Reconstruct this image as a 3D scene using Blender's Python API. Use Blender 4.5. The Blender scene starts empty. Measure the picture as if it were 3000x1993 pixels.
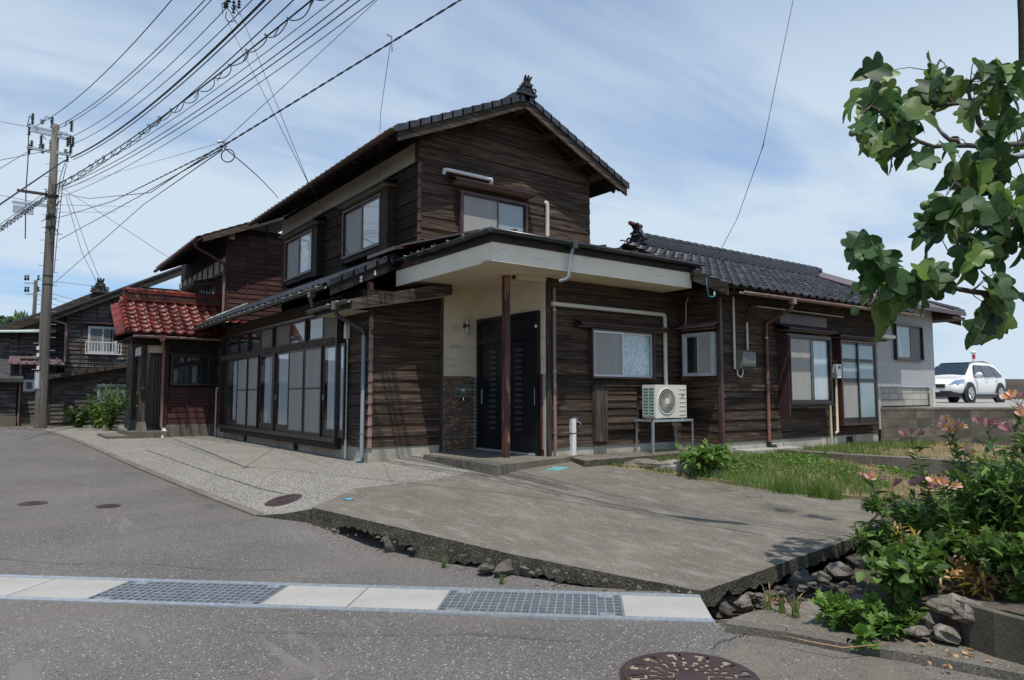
import bpy, math, random
import numpy as np
from mathutils import Vector, Matrix, noise as mnoise
from mathutils.geometry import delaunay_2d_cdt
R = random.Random(7)
PI = math.pi
# ------------------------------------------------------------------ camera, world, sun
scene = bpy.context.scene
COL = scene.collection
CXP, CYP = 1500.0, 996.5
FPX = 2063.31
TH = math.radians(4.5307)
CAM = np.array([-5.0425, -10.798, 1.1])
VR = np.array([0.80415, -0.59443]); VF = np.array([0.59443, 0.80415])   # image right / forward on the ground
cd = bpy.data.cameras.new('camera'); cam = bpy.data.objects.new('camera', cd); COL.objects.link(cam)
cam.location = CAM; cam.rotation_euler = (PI/2 + TH, 0, -math.atan2(VF[0], VF[1]))
cd.sensor_width = 36; cd.lens = FPX/3000*36; cd.clip_end = 3000; cd.clip_start = .05
scene.camera = cam
SUN = Vector((-.20, -.36, 1.0)).normalized()
w = bpy.data.worlds.new('World'); scene.world = w; w.use_nodes = True
nt = w.node_tree; nt.nodes.clear()
def N(t, ty, **k):
    n = t.nodes.new(ty)
    for a, b in k.items(): setattr(n, a, b)
    return n
sky = N(nt, 'ShaderNodeTexSky', sky_type='NISHITA', sun_disc=False)
sky.sun_elevation = math.asin(SUN.z); sky.sun_rotation = math.atan2(SUN.x, SUN.y)
sky.air_density = 1.0; sky.dust_density = .6; sky.ozone_density = 1.3
bg = N(nt, 'ShaderNodeBackground'); bg.inputs[1].default_value = .14
out = N(nt, 'ShaderNodeOutputWorld')
tc = N(nt, 'ShaderNodeTexCoord')
sx = N(nt, 'ShaderNodeSeparateXYZ'); nt.links.new(tc.outputs['Generated'], sx.inputs[0])
def wmath(op, a, b):
    m = N(nt, 'ShaderNodeMath', operation=op)
    for i, v in enumerate((a, b)):
        if isinstance(v, (int, float)): m.inputs[i].default_value = v
        else: nt.links.new(v, m.inputs[i])
    return m.outputs[0]
den = wmath('ADD', wmath('MAXIMUM', sx.outputs[2], 0), .16)
cx = N(nt, 'ShaderNodeCombineXYZ')
nt.links.new(wmath('DIVIDE', sx.outputs[0], den), cx.inputs[0]); nt.links.new(wmath('DIVIDE', sx.outputs[1], den), cx.inputs[1])
mp = N(nt, 'ShaderNodeMapping'); nt.links.new(cx.outputs[0], mp.inputs[0])
mp.inputs['Rotation'].default_value = (0, 0, math.radians(25)); mp.inputs['Scale'].default_value = (.62, 1.25, 1); mp.inputs['Location'].default_value = (1.3, 4.4, 0)
n1 = N(nt, 'ShaderNodeTexNoise'); n1.inputs['Scale'].default_value = .62; n1.inputs['Detail'].default_value = 9; n1.inputs['Roughness'].default_value = .52; n1.inputs['Distortion'].default_value = .5
nt.links.new(mp.outputs[0], n1.inputs[0])
n2 = N(nt, 'ShaderNodeTexNoise'); n2.inputs['Scale'].default_value = 2.6; n2.inputs['Detail'].default_value = 8; n2.inputs['Distortion'].default_value = .9
nt.links.new(mp.outputs[0], n2.inputs[0])
mixn = wmath('ADD', wmath('MULTIPLY', n1.outputs[0], .78), wmath('MULTIPLY', n2.outputs[0], .22))
cr = N(nt, 'ShaderNodeValToRGB'); nt.links.new(mixn, cr.inputs[0])
cr.color_ramp.elements[0].position = .35; cr.color_ramp.elements[0].color = (0.34, 0.34, 0.34, 1)
cr.color_ramp.elements[1].position = .51; cr.color_ramp.elements[1].color = (.97, .97, .97, 1)
el = N(nt, 'ShaderNodeMapRange', interpolation_type='SMOOTHSTEP'); nt.links.new(sx.outputs[2], el.inputs[0]); el.inputs[1].default_value = .30; el.inputs[2].default_value = .62; el.inputs[3].default_value = 1.0; el.inputs[4].default_value = .42
mx = N(nt, 'ShaderNodeMix', data_type='RGBA'); nt.links.new(wmath('MULTIPLY', cr.outputs[0], el.outputs[0]), mx.inputs[0])
sc_ = N(nt, 'ShaderNodeMix', data_type='RGBA', blend_type='MULTIPLY'); sc_.inputs[0].default_value = 1; nt.links.new(sky.outputs[0], sc_.inputs[6]); sc_.inputs[7].default_value = (.62, 1.0, 1.36, 1)
nt.links.new(sc_.outputs[2], mx.inputs[6])
mx.inputs[7].default_value = (5.75, 6.8, 7.85, 1)
nt.links.new(mx.outputs[2], bg.inputs[0]); nt.links.new(bg.outputs[0], out.inputs[0])
sl = bpy.data.lights.new('sun', 'SUN'); sl.energy = 5.0; sl.angle = math.radians(.53); sl.color = (1, .95, .865)
so = bpy.data.objects.new('sun', sl); COL.objects.link(so); so.rotation_euler = SUN.to_track_quat('Z', 'Y').to_euler(); so.location = (0, 0, 40)
scene.view_settings.view_transform = 'Standard'; scene.view_settings.look = 'None'
scene.view_settings.exposure = -.33; scene.view_settings.gamma = 1
scene.render.engine = 'CYCLES'
scene.cycles.max_bounces = 7; scene.cycles.transparent_max_bounces = 12; scene.cycles.caustics_reflective = False; scene.cycles.caustics_refractive = False
try: scene.cycles.sample_clamp_indirect = 4
except Exception: pass
# ------------------------------------------------------------------ measuring helpers: a sight line met with a real plane
def ray(px, py):
    u = px-CXP; wv = CYP-py
    fw = FPX*math.cos(TH)-wv*math.sin(TH); up = wv*math.cos(TH)+FPX*math.sin(TH)
    h = u*VR+fw*VF
    return np.array([h[0], h[1], up])
def onZ(px, py, z):
    r = ray(px, py); return CAM+r*((z-CAM[2])/r[2])
def onX(px, py, X):
    r = ray(px, py); return CAM+r*((X-CAM[0])/r[0])
def onY(px, py, Y):
    r = ray(px, py); return CAM+r*((Y-CAM[1])/r[1])
def onF(px, py, f):
    r = ray(px, py); return CAM+r*(f/(r[0]*VF[0]+r[1]*VF[1]))
def onS(px, py, zf):
    z = -.1
    for _ in range(25):
        p = onZ(px, py, z); z = .5*z+.5*zf(p[0], p[1])
    return onZ(px, py, z)
# ------------------------------------------------------------------ objects
def tag(o, label=None, cat=None, group=None, kind=None):
    if label: o['label'] = label
    if cat: o['category'] = cat
    if group: o['group'] = group
    if kind: o['kind'] = kind
    return o
def thing(name, loc, label, cat, group=None):
    o = bpy.data.objects.new(name, None); COL.objects.link(o); o.location = loc; o.empty_display_size = .1
    return tag(o, label, cat, group)
def wmat(o):
    m = Matrix.Identity(4)
    while o is not None: m = o.matrix_basis @ m; o = o.parent
    return m
def wloc(o): return wmat(o).translation
def attach(o, parent, loc, rz=0.):      # place o in world terms below a (possibly turned) parent
    o.parent = parent; W = Matrix.Translation(Vector(loc)) @ Matrix.Rotation(rz, 4, 'Z')
    o.matrix_basis = wmat(parent).inverted() @ W
class MB:
    def __init__(s): s.v = []; s.f = []; s.m = []; s.mi = 0; s.sm = []
    def add(s, vs, fs, smooth=False):
        o = len(s.v); s.v += [tuple(map(float, p)) for p in vs]
        for f in fs: s.f.append(tuple(i+o for i in f)); s.m.append(s.mi); s.sm.append(smooth)
    def box(s, x0, x1, y0, y1, z0, z1):
        if x1 < x0: x0, x1 = x1, x0
        if y1 < y0: y0, y1 = y1, y0
        if z1 < z0: z0, z1 = z1, z0
        s.add([(x0, y0, z0), (x1, y0, z0), (x1, y1, z0), (x0, y1, z0), (x0, y0, z1), (x1, y0, z1), (x1, y1, z1), (x0, y1, z1)],
              [(0, 3, 2, 1), (4, 5, 6, 7), (0, 1, 5, 4), (1, 2, 6, 5), (2, 3, 7, 6), (3, 0, 4, 7)])
        return s
    def hexa(s, a, b):      # two quads a (4 pts) and b (4 pts)
        s.add(list(a)+list(b), [(0, 3, 2, 1), (4, 5, 6, 7), (0, 1, 5, 4), (1, 2, 6, 5), (2, 3, 7, 6), (3, 0, 4, 7)]); return s
    def prism(s, pts, d):   # polygon swept along vector d
        n = len(pts); d = np.array(d, float); p = [np.array(q, float) for q in pts]
        s.add(p+[q+d for q in p], [tuple(range(n))[::-1], tuple(range(n, 2*n))]+[(i, (i+1) % n, n+(i+1) % n, n+i) for i in range(n)]); return s
    def beam(s, a, b, w, h):   # box beam from a to b, w wide, h high
        a = np.array(a, float); b = np.array(b, float); d = b-a; L = np.linalg.norm(d); d = d/L
        up = np.array([0, 0, 1.]) if abs(d[2]) < .95 else np.array([0, 1., 0])
        sd = np.cross(d, up); sd /= np.linalg.norm(sd); uu = np.cross(sd, d)
        q = lambda c: [c+sd*w/2*i+uu*h/2*j for i, j in ((-1, -1), (1, -1), (1, 1), (-1, 1))]
        return s.hexa(q(a), q(b))
    def tube(s, pts, r, n=8, cap=True):
        P = [np.array(p, float) for p in pts]; rr = r if isinstance(r, (list, tuple)) else [r]*len(P)
        rings = []; t0 = P[1]-P[0]; t0 /= np.linalg.norm(t0)
        ref = np.array([0, 0, 1.]) if abs(t0[2]) < .9 else np.array([1., 0, 0])
        u = np.cross(t0, ref); u /= np.linalg.norm(u)
        for i, p in enumerate(P):
            if i == 0: t = P[1]-P[0]
            elif i == len(P)-1: t = P[-1]-P[-2]
            else:
                a = P[i]-P[i-1]; b = P[i+1]-P[i]; t = a/np.linalg.norm(a)+b/np.linalg.norm(b)
            L = np.linalg.norm(t); t = t/L if L > 1e-9 else t0
            u = u-t*np.dot(u, t); u /= np.linalg.norm(u); v = np.cross(t, u)
            k = 1.0
            if 0 < i < len(P)-1:
                a = P[i]-P[i-1]; a /= np.linalg.norm(a); k = 1/max(.6, np.dot(a, t))
            rings.append([p+(u*math.cos(2*PI*j/n)+v*math.sin(2*PI*j/n))*rr[i]*k for j in range(n)])
        vs = [q for ring in rings for q in ring]; m = len(P)
        fs = [(i*n+j, i*n+(j+1) % n, (i+1)*n+(j+1) % n, (i+1)*n+j) for i in range(m-1) for j in range(n)]
        s.add(vs, fs, True)
        if cap: s.add(rings[0], [tuple(range(n))[::-1]]); s.add(rings[-1], [tuple(range(n))])
        return s
    def lathe(s, c, prof, n=16, axis='z', cap=True):   # prof: (r, h) pairs
        vs = []
        for r, h in prof:
            for j in range(n):
                a = 2*PI*j/n; x, y = r*math.cos(a), r*math.sin(a)
                vs.append((c[0]+x, c[1]+y, c[2]+h) if axis == 'z' else (c[0]+h, c[1]+x, c[2]+y) if axis == 'x' else (c[0]+x, c[1]+h, c[2]+y))
        s.add(vs, [(i*n+j, i*n+(j+1) % n, (i+1)*n+(j+1) % n, (i+1)*n+j) for i in range(len(prof)-1) for j in range(n)], True)
        if cap: s.add(vs[:n], [tuple(range(n))[::-1]]); s.add(vs[-n:], [tuple(range(n))])
        return s
    def build(s, name, mats, parent=None, rot=0.0, loc=None, kind=None, label=None, cat=None, group=None, flip=False):
        V = np.array(s.v, float)
        if loc is None:
            lo = V.min(0); hi = V.max(0); loc = np.array([(lo[0]+hi[0])/2, (lo[1]+hi[1])/2, lo[2] if cat else (lo[2]+hi[2])/2])
        loc = np.array(loc, float); V = V-loc
        if rot:
            c, q = math.cos(-rot), math.sin(-rot); V = np.stack([V[:, 0]*c-V[:, 1]*q, V[:, 0]*q+V[:, 1]*c, V[:, 2]], 1)
        me = bpy.data.meshes.new(name); me.from_pydata(V.tolist(), [], s.f)
        if not isinstance(mats, (list, tuple)): mats = [mats]
        for m in mats: me.materials.append(m)
        if len(mats) > 1: me.polygons.foreach_set('material_index', s.m)
        me.polygons.foreach_set('use_smooth', s.sm)
        me.update()
        o = bpy.data.objects.new(name, me); COL.objects.link(o)
        if parent is not None:
            attach(o, parent, loc, rot)
        else: o.location = loc; o.rotation_euler = (0, 0, rot)
        tag(o, label, cat, group, kind)
        return o
def fastmesh(name, V, F, mats, parent=None, loc=(0, 0, 0), nper=None, mi=None, smooth=False, **k):
    V = np.asarray(V, np.float32); F = np.asarray(F, np.int32); me = bpy.data.meshes.new(name)
    me.vertices.add(len(V)); me.vertices.foreach_set('co', (V-np.array(loc, np.float32)).ravel())
    n = F.shape[1]; me.loops.add(F.size); me.loops.foreach_set('vertex_index', F.ravel())
    me.polygons.add(len(F)); me.polygons.foreach_set('loop_start', np.arange(0, F.size, n, dtype=np.int32))
    if not isinstance(mats, (list, tuple)): mats = [mats]
    for m in mats: me.materials.append(m)
    if mi is not None: me.polygons.foreach_set('material_index', np.asarray(mi, np.int32))
    if smooth: me.polygons.foreach_set('use_smooth', np.ones(len(F), bool))
    me.update(calc_edges=True)
    o = bpy.data.objects.new(name, me); COL.objects.link(o)
    if parent is not None: o.parent = parent; o.location = Vector(loc)-wloc(parent)
    else: o.location = loc
    tag(o, **k); return o
def inst(o, name, parent, world, rot=None, scale=None):      # another object on the same mesh
    c = bpy.data.objects.new(name, o.data); COL.objects.link(c)
    if parent is not None: c.parent = parent; c.location = Vector(world)-wloc(parent)
    else: c.location = world
    if rot is not None: c.rotation_euler = rot
    if scale is not None: c.scale = scale
    return c
# ------------------------------------------------------------------ materials
def nm(name, cols, scale=(1, 1, 1), ns=5, det=6, nr=.55, rough=.8, rnd=0., bump=.0, bs=30, bdist=.01, metal=0, spec=.5, coord='Object', spots=None, stain=None, dist=0., rrough=None, trans=0, coat=0, cell=None):
    m = bpy.data.materials.new(name); m.use_nodes = True; t = m.node_tree; t.nodes.clear(); L = t.links.new
    o = N(t, 'ShaderNodeOutputMaterial'); b = N(t, 'ShaderNodeBsdfPrincipled'); L(b.outputs[0], o.inputs[0])
    b.inputs['Roughness'].default_value = rough; b.inputs['Metallic'].default_value = metal; b.inputs['Specular IOR Level'].default_value = spec
    if coat: b.inputs['Coat Weight'].default_value = coat; b.inputs['Coat Roughness'].default_value = .08
    c = N(t, 'ShaderNodeTexCoord'); info = N(t, 'ShaderNodeObjectInfo')
    ad = N(t, 'ShaderNodeVectorMath', operation='MULTIPLY_ADD'); L(info.outputs['Random'], ad.inputs[0]); ad.inputs[1].default_value = (17.3, 9.1, 5.7) if rnd else (0, 0, 0); L(c.outputs[coord], ad.inputs[2])
    mp = N(t, 'ShaderNodeMapping'); L(ad.outputs[0], mp.inputs[0]); mp.inputs['Scale'].default_value = scale
    n = N(t, 'ShaderNodeTexNoise'); L(mp.outputs[0], n.inputs[0]); n.inputs['Scale'].default_value = ns; n.inputs['Detail'].default_value = det; n.inputs['Roughness'].default_value = nr; n.inputs['Distortion'].default_value = dist
    r = N(t, 'ShaderNodeValToRGB'); L(n.outputs[0], r.inputs[0]); e = r.color_ramp.elements
    if len(cols[0]) == 3: cols = [(i/(max(1, len(cols)-1))*.5+.25,)+tuple(q) for i, q in enumerate(cols)]
    e[0].position = cols[0][0]; e[0].color = tuple(cols[0][1:])+(1,); 
    if len(cols) == 1: e.remove(e[1])
    else:
        e[1].position = cols[-1][0]; e[1].color = tuple(cols[-1][1:])+(1,)
        for q in cols[1:-1]: x = e.new(q[0]); x.color = tuple(q[1:])+(1,)
    colr = r.outputs[0]
    def mixc(fac, a, bcol, blend='MIX'):
        x = N(t, 'ShaderNodeMix', data_type='RGBA', blend_type=blend)
        if isinstance(fac, float): x.inputs[0].default_value = fac
        else: L(fac, x.inputs[0])
        L(a, x.inputs[6])
        if isinstance(bcol, tuple): x.inputs[7].default_value = bcol+(1,)
        else: L(bcol, x.inputs[7])
        return x.outputs[2]
    def ramp(src, p0, p1):
        x = N(t, 'ShaderNodeMapRange'); L(src, x.inputs[0]); x.inputs[1].default_value = p0; x.inputs[2].default_value = p1; return x.outputs[0]
    for sp in (spots or []):   # (scale, lo, hi, colour): speckles from a voronoi's cell colour
        v = N(t, 'ShaderNodeTexVoronoi'); L(mp.outputs[0] if len(sp) > 4 else c.outputs[coord], v.inputs[0]); v.inputs['Scale'].default_value = sp[0]
        s1 = N(t, 'ShaderNodeSeparateColor'); L(v.outputs['Color'], s1.inputs[0])
        f = N(t, 'ShaderNodeMath', operation='MULTIPLY'); L(ramp(s1.outputs[0], sp[1], sp[1]+.02), f.inputs[0]); L(ramp(v.outputs['Distance'], sp[2], sp[2]*.6), f.inputs[1])
        colr = mixc(f.outputs[0], colr, sp[3])
    for st in (stain or []):   # (scale vec, ns, lo, hi, colour)
        mp2 = N(t, 'ShaderNodeMapping'); L(ad.outputs[0], mp2.inputs[0]); mp2.inputs['Scale'].default_value = st[0]; mp2.inputs['Location'].default_value = (3.3, 1.1, 7.7)
        n3 = N(t, 'ShaderNodeTexNoise'); L(mp2.outputs[0], n3.inputs[0]); n3.inputs['Scale'].default_value = st[1]; n3.inputs['Detail'].default_value = 7; n3.inputs['Roughness'].default_value = .6
        colr = mixc(ramp(n3.outputs[0], st[2], st[3]), colr, st[4])
    if rnd:
        x = N(t, 'ShaderNodeMapRange'); L(info.outputs['Random'], x.inputs[0]); x.inputs[3].default_value = 1-rnd; x.inputs[4].default_value = 1+rnd
        cc = N(t, 'ShaderNodeCombineColor'); [L(x.outputs[0], cc.inputs[i]) for i in range(3)]
        colr = mixc(1.0, colr, cc.outputs[0], 'MULTIPLY')
    L(colr, b.inputs['Base Color'])
    if rrough: 
        x = N(t, 'ShaderNodeMapRange'); L(n.outputs[0], x.inputs[0]); x.inputs[1].default_value = .3; x.inputs[2].default_value = .7; x.inputs[3].default_value = rrough[0]; x.inputs[4].default_value = rrough[1]; L(x.outputs[0], b.inputs['Roughness'])
    if bump:
        nb = N(t, 'ShaderNodeTexNoise'); L(mp.outputs[0], nb.inputs[0]); nb.inputs['Scale'].default_value = bs; nb.inputs['Detail'].default_value = 4
        bp = N(t, 'ShaderNodeBump'); L(nb.outputs[0], bp.inputs['Height']); bp.inputs['Strength'].default_value = bump; bp.inputs['Distance'].default_value = bdist; L(bp.outputs[0], b.inputs['Normal'])
    if trans:
        tr = N(t, 'ShaderNodeBsdfTranslucent'); L(colr, tr.inputs[0]); ms = N(t, 'ShaderNodeMixShader'); ms.inputs[0].default_value = trans
        L(b.outputs[0], ms.inputs[1]); L(tr.outputs[0], ms.inputs[2]); L(ms.outputs[0], o.inputs[0])
    return m
def glass(name, tint=(.96, .98, .98), gl=.02, ior=1.5):
    m = bpy.data.materials.new(name); m.use_nodes = True; t = m.node_tree; t.nodes.clear(); L = t.links.new
    o = N(t, 'ShaderNodeOutputMaterial'); a = N(t, 'ShaderNodeBsdfTransparent'); a.inputs[0].default_value = tint+(1,)
    g = N(t, 'ShaderNodeBsdfGlossy'); g.inputs['Roughness'].default_value = gl; g.inputs[0].default_value = (1, 1, 1, 1)
    f = N(t, 'ShaderNodeFresnel'); f.inputs[0].default_value = ior
    ms = N(t, 'ShaderNodeMixShader'); k = N(t, 'ShaderNodeMath', operation='MULTIPLY_ADD'); L(f.outputs[0], k.inputs[0]); k.inputs[1].default_value = 1.3; k.inputs[2].default_value = .02; k.use_clamp = True
    ge = N(t, 'ShaderNodeNewGeometry'); iv = N(t, 'ShaderNodeMath', operation='SUBTRACT'); iv.inputs[0].default_value = 1; L(ge.outputs['Backfacing'], iv.inputs[1]); fm_ = N(t, 'ShaderNodeMath', operation='MULTIPLY'); L(k.outputs[0], fm_.inputs[0]); L(iv.outputs[0], fm_.inputs[1])
    L(fm_.outputs[0], ms.inputs[0]); L(a.outputs[0], ms.inputs[1]); L(g.outputs[0], ms.inputs[2]); L(ms.outputs[0], o.inputs[0]); return m
M = {}
WD = [(.25, .012, .0085, .0065), (.42, .032, .021, .0145), (.55, .070, .047, .033), (.67, .145, .106, .080), (.82, .29, .24, .20)]
WDK = [(.25, .008, .0065, .0055), (.48, .022, .015, .0115), (.64, .048, .032, .023), (.82, .105, .076, .056)]
WGR = [(.28, .028, .025, .023), (.48, .088, .077, .068), (.62, .18, .16, .143), (.8, .32, .295, .27)]
gr = (.55, 9, 20)
M['siding'] = nm('weathered_siding', WD, scale=gr, ns=2.2, det=7, nr=.62, rough=.85, rnd=.34, bump=.7, bs=3.2, bdist=.012, spec=.25, dist=.5, spots=[(3.2, .86, .13, (.26, .20, .15), 1)], stain=[((.5, 1.6, 3), 1.6, .54, .72, (.020, .014, .011)), ((.7, 2, 9), 2.0, .60, .70, (.17, .10, .055))])
M['siding_dark'] = nm('weathered_siding_dark', WDK, scale=gr, ns=2.4, det=9, nr=.62, rough=.85, rnd=.35, bump=.6, bs=3.2, bdist=.012, spec=.25, dist=.35, spots=[(5.5, .95, .12, (.13, .09, .06), 1)], stain=[((.4, 1, 1), 2, .58, .75, (.09, .045, .022))])
M['siding_far'] = nm('grey_weathered_siding', WGR, scale=(.7, 5, 8), ns=2.6, det=8, nr=.6, rough=.9, rnd=.3, bump=.5, bs=3, bdist=.015, spec=.15, dist=.3, stain=[((.4, 1, 1.2), 1.6, .54, .7, (.03, .024, .020))])
M['red_siding'] = nm('maroon_siding', [(.3, .034, .014, .012), (.5, .066, .028, .023), (.7, .115, .055, .045)], scale=gr, ns=2, det=8, rough=.8, rnd=.2, bump=.4, bs=3, bdist=.01, spec=.3)
M['red_batten'] = nm('maroon_batten', [(.3, .030, .012, .010), (.7, .070, .030, .024)], ns=6, rough=.8, rnd=.1)
M['timber'] = nm('grey_timber', [(.28, .018, .013, .010), (.5, .06, .046, .036), (.72, .16, .13, .105)], scale=(1, 9, 11), ns=2.2, det=8, nr=.6, rough=.85, rnd=.2, bump=.5, bs=3, spec=.25, dist=.3)
M['timber_y'] = nm('grey_timber_long', [(.28, .018, .013, .010), (.5, .06, .046, .036), (.72, .16, .13, .105)], scale=(9, 1, 11), ns=2.2, det=8, nr=.6, rough=.85, rnd=.2, bump=.5, bs=3, spec=.25, dist=.3)
M['timber_dark'] = nm('dark_painted_timber', [(.3, .012, .009, .008), (.6, .034, .023, .018), (.78, .11, .085, .06)], scale=(1.3, 5, 9), ns=2.5, det=8, rough=.75, rnd=.15, bump=.3, bs=4, spec=.3)
M['timber_vert'] = nm('upright_timber', [(.28, .018, .014, .012), (.5, .055, .043, .035), (.74, .13, .105, .085)], scale=(10, 10, 1), ns=2.2, det=8, rough=.85, rnd=.2, bump=.5, bs=3, spec=.25, dist=.3)
M['brown_metal'] = nm('brown_painted_metal', [(.3, .075, .030, .025), (.7, .12, .05, .04)], ns=4, rough=.45, rnd=.1)
M['purple_trim'] = nm('purple_brown_trim', [(.3, .055, .026, .027), (.7, .09, .042, .042)], ns=4, rough=.4, rnd=.1, bump=.1)
M['pinkpipe'] = nm('faded_pink_brown_pipe', [(.3, .20, .115, .10), (.7, .29, .18, .155)], scale=(1, 1, .3), ns=3, rough=.5)
M['copper_pipe'] = nm('red_brown_pipe', [(.3, .17, .065, .045), (.7, .25, .105, .075)], scale=(1, 1, .3), ns=3, rough=.4)
M['bluepipe'] = nm('blue_grey_pipe', [(.3, .10, .15, .17), (.5, .21, .27, .30), (.7, .30, .33, .36)], scale=(1, 1, .25), ns=2.5, rough=.4)
M['darkpipe'] = nm('dark_green_pipe', [(.3, .012, .020, .020), (.7, .035, .045, .045)], ns=4, rough=.28, spec=.6)
M['greygutter'] = nm('olive_grey_gutter', [(.3, .045, .048, .04), (.7, .10, .10, .085)], ns=4, rough=.35)
M['copper_gutter'] = nm('red_brown_gutter', [(.3, .06, .028, .021), (.7, .10, .05, .037)], ns=3, rough=.35)
M['wire_steel'] = nm('steel_wire', [(.25, .45, .45, .45)], rough=.35, metal=.8)
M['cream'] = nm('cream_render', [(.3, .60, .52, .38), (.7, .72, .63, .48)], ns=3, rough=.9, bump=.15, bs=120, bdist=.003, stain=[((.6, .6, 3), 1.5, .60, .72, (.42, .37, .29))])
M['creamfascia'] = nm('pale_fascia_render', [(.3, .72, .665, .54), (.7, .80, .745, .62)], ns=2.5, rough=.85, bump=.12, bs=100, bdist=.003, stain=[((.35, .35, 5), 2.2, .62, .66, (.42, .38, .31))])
M['plaster'] = nm('grey_plaster', [(.3, .36, .32, .25), (.7, .44, .39, .31)], ns=3, rough=.9)
M['found'] = nm('foundation_concrete', [(.3, .30, .27, .21), (.55, .42, .39, .33), (.75, .50, .48, .42)], ns=3, det=9, rough=.9, bump=.2, bs=60, stain=[((1, 1, .5), 2.2, .55, .72, (.22, .185, .11)), ((1, 1, 1), 5, .62, .75, (.15, .13, .09))])
M['concrete'] = nm('old_concrete', [(.28, .102, .088, .068), (.5, .138, .120, .094), (.72, .182, .160, .128)], ns=1.3, det=12, nr=.66, rough=.93, bump=.5, bs=55, bdist=.008, spots=[(95, .66, .5, (.24, .22, .185)), (80, .78, .5, (.055, .048, .038)), (48, .93, .4, (.32, .29, .25))], stain=[((2.6, .9, 1), 2.3, .52, .70, (.215, .196, .165)), ((9, 2.6, 1), 3, .62, .70, (.27, .245, .205)), ((.8, .6, 1), 1.3, .58, .76, (.095, .083, .065))])
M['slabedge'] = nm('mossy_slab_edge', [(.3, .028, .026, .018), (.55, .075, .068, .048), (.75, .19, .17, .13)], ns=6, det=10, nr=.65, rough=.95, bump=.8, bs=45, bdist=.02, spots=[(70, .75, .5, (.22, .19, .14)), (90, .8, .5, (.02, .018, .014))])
M['apron'] = nm('washed_gravel_concrete', [(.3, .17, .16, .137), (.7, .25, .236, .208)], ns=1.2, det=8, rough=.92, bump=.6, bs=70, bdist=.01, spots=[(52, .42, .6, (.42, .395, .35)), (60, .5, .6, (.075, .068, .058)), (40, .75, .5, (.24, .19, .13))], stain=[((1, .5, 1), .9, .6, .75, (.24, .20, .14))])
M['asphalt'] = nm('worn_asphalt', [(.28, .085, .077, .070), (.5, .118, .108, .100), (.72, .158, .145, .134)], ns=.55, det=10, nr=.6, rough=.9, bump=.5, bs=90, bdist=.008, spots=[(105, .60, .55, (.185, .165, .150)), (90, .70, .55, (.052, .046, .046)), (62, .90, .42, (.44, .40, .35)), (130, .92, .42, (.50, .46, .40)), (75, .93, .4, (.30, .20, .13))], stain=[((.35, 1.3, 1), .8, .54, .70, (.155, .132, .112)), ((.5, .25, 1), 1.1, .58, .66, (.078, .070, .066)), ((1.2, .2, 1), 2.0, .64, .70, (.17, .155, .14))])
M['lidconc'] = nm('pale_lid_concrete', [(.3, .33, .315, .285), (.7, .40, .385, .35)], ns=2.5, rough=.85, spots=[(70, .86, .3, (.25, .22, .18))], bump=.1, bs=80, stain=[((1, 1, 1), 2, .6, .72, (.29, .26, .215))])
M['galv'] = nm('galvanised_steel', [(.3, .36, .39, .42), (.7, .52, .56, .59)], ns=14, rough=.38, metal=.55)
M['dirt'] = nm('dark_soil', [(.3, .035, .026, .018), (.7, .11, .085, .06)], ns=8, det=8, rough=1, bump=.8, bs=30, bdist=.02, spots=[(60, .8, .5, (.2, .17, .13))])
M['stone'] = nm('rubble_stone', [(.3, .055, .050, .043), (.55, .12, .108, .09), (.75, .23, .21, .175)], ns=3, det=9, rough=.95, rnd=.3, bump=.8, bs=9, bdist=.03)
M['iron'] = nm('manhole_iron', [(.3, .055, .033, .032), (.7, .095, .060, .056)], ns=6, rough=.42, metal=.3, rnd=.1, bump=.15, bs=120)
M['sandfill'] = nm('sand_in_grooves', [(.3, .20, .165, .115), (.7, .34, .29, .21)], ns=12, rough=1)
M['rust'] = nm('rusty_iron', [(.3, .030, .013, .009), (.6, .070, .030, .020), (.8, .13, .06, .04)], scale=(1, 1, .4), ns=7, det=8, rough=.8, bump=.4, bs=30, stain=[((1, 1, .2), 6, .58, .66, (.20, .10, .07))])
M['rustpost'] = nm('rusty_red_post', [(.3, .030, .011, .008), (.5, .075, .024, .016), (.72, .15, .055, .038)], scale=(1, 1, .22), ns=6, det=8, rough=.6, bump=.3, bs=20, stain=[((1, 1, .18), 7, .56, .60, (.30, .14, .105))])
M['tile_black'] = nm('black_glazed_tile', [(.3, .018, .019, .024), (.55, .040, .042, .052), (.8, .105, .085, .075)], ns=9, rough=.4, rnd=.45, spec=.5, bump=.1, bs=40, rrough=(.28, .6))
M['tile_red'] = nm('red_glazed_tile', [(.3, .08, .011, .007), (.6, .165, .025, .014), (.8, .22, .085, .05)], ns=7, rough=.4, rnd=.35, spec=.45, rrough=(.3, .6))
M['redtile_roof2'] = nm('dull_red_tile', [(.3, .09, .018, .012), (.7, .16, .04, .028)], ns=7, rough=.4, rnd=.3)
M['tile_far'] = nm('grey_black_tile', [(.3, .028, .028, .030), (.7, .075, .072, .072)], ns=4, rough=.6, rnd=.2)
M['screen'] = nm('grey_insect_screen', [(.3, .30, .295, .275), (.7, .37, .36, .335)], scale=(4, 4, .3), ns=2, rough=.8)
M['screen_dk'] = nm('dark_grey_screen', [(.3, .13, .13, .125), (.7, .17, .17, .165)], scale=(4, 4, .3), ns=2, rough=.7)
M['paper'] = nm('paper_window', [(.3, .16, .145, .12), (.7, .22, .20, .165)], ns=3, rough=.85)
M['curtain'] = nm('white_curtain', [(.3, .66, .70, .74), (.7, .82, .85, .88)], scale=(6, 6, .4), ns=3, rough=.9, trans=.15)
M['lace'] = None
M['dark'] = nm('dark_interior', [(.3, .012, .011, .011), (.7, .022, .019, .018)], ns=2, rough=.9)
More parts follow.
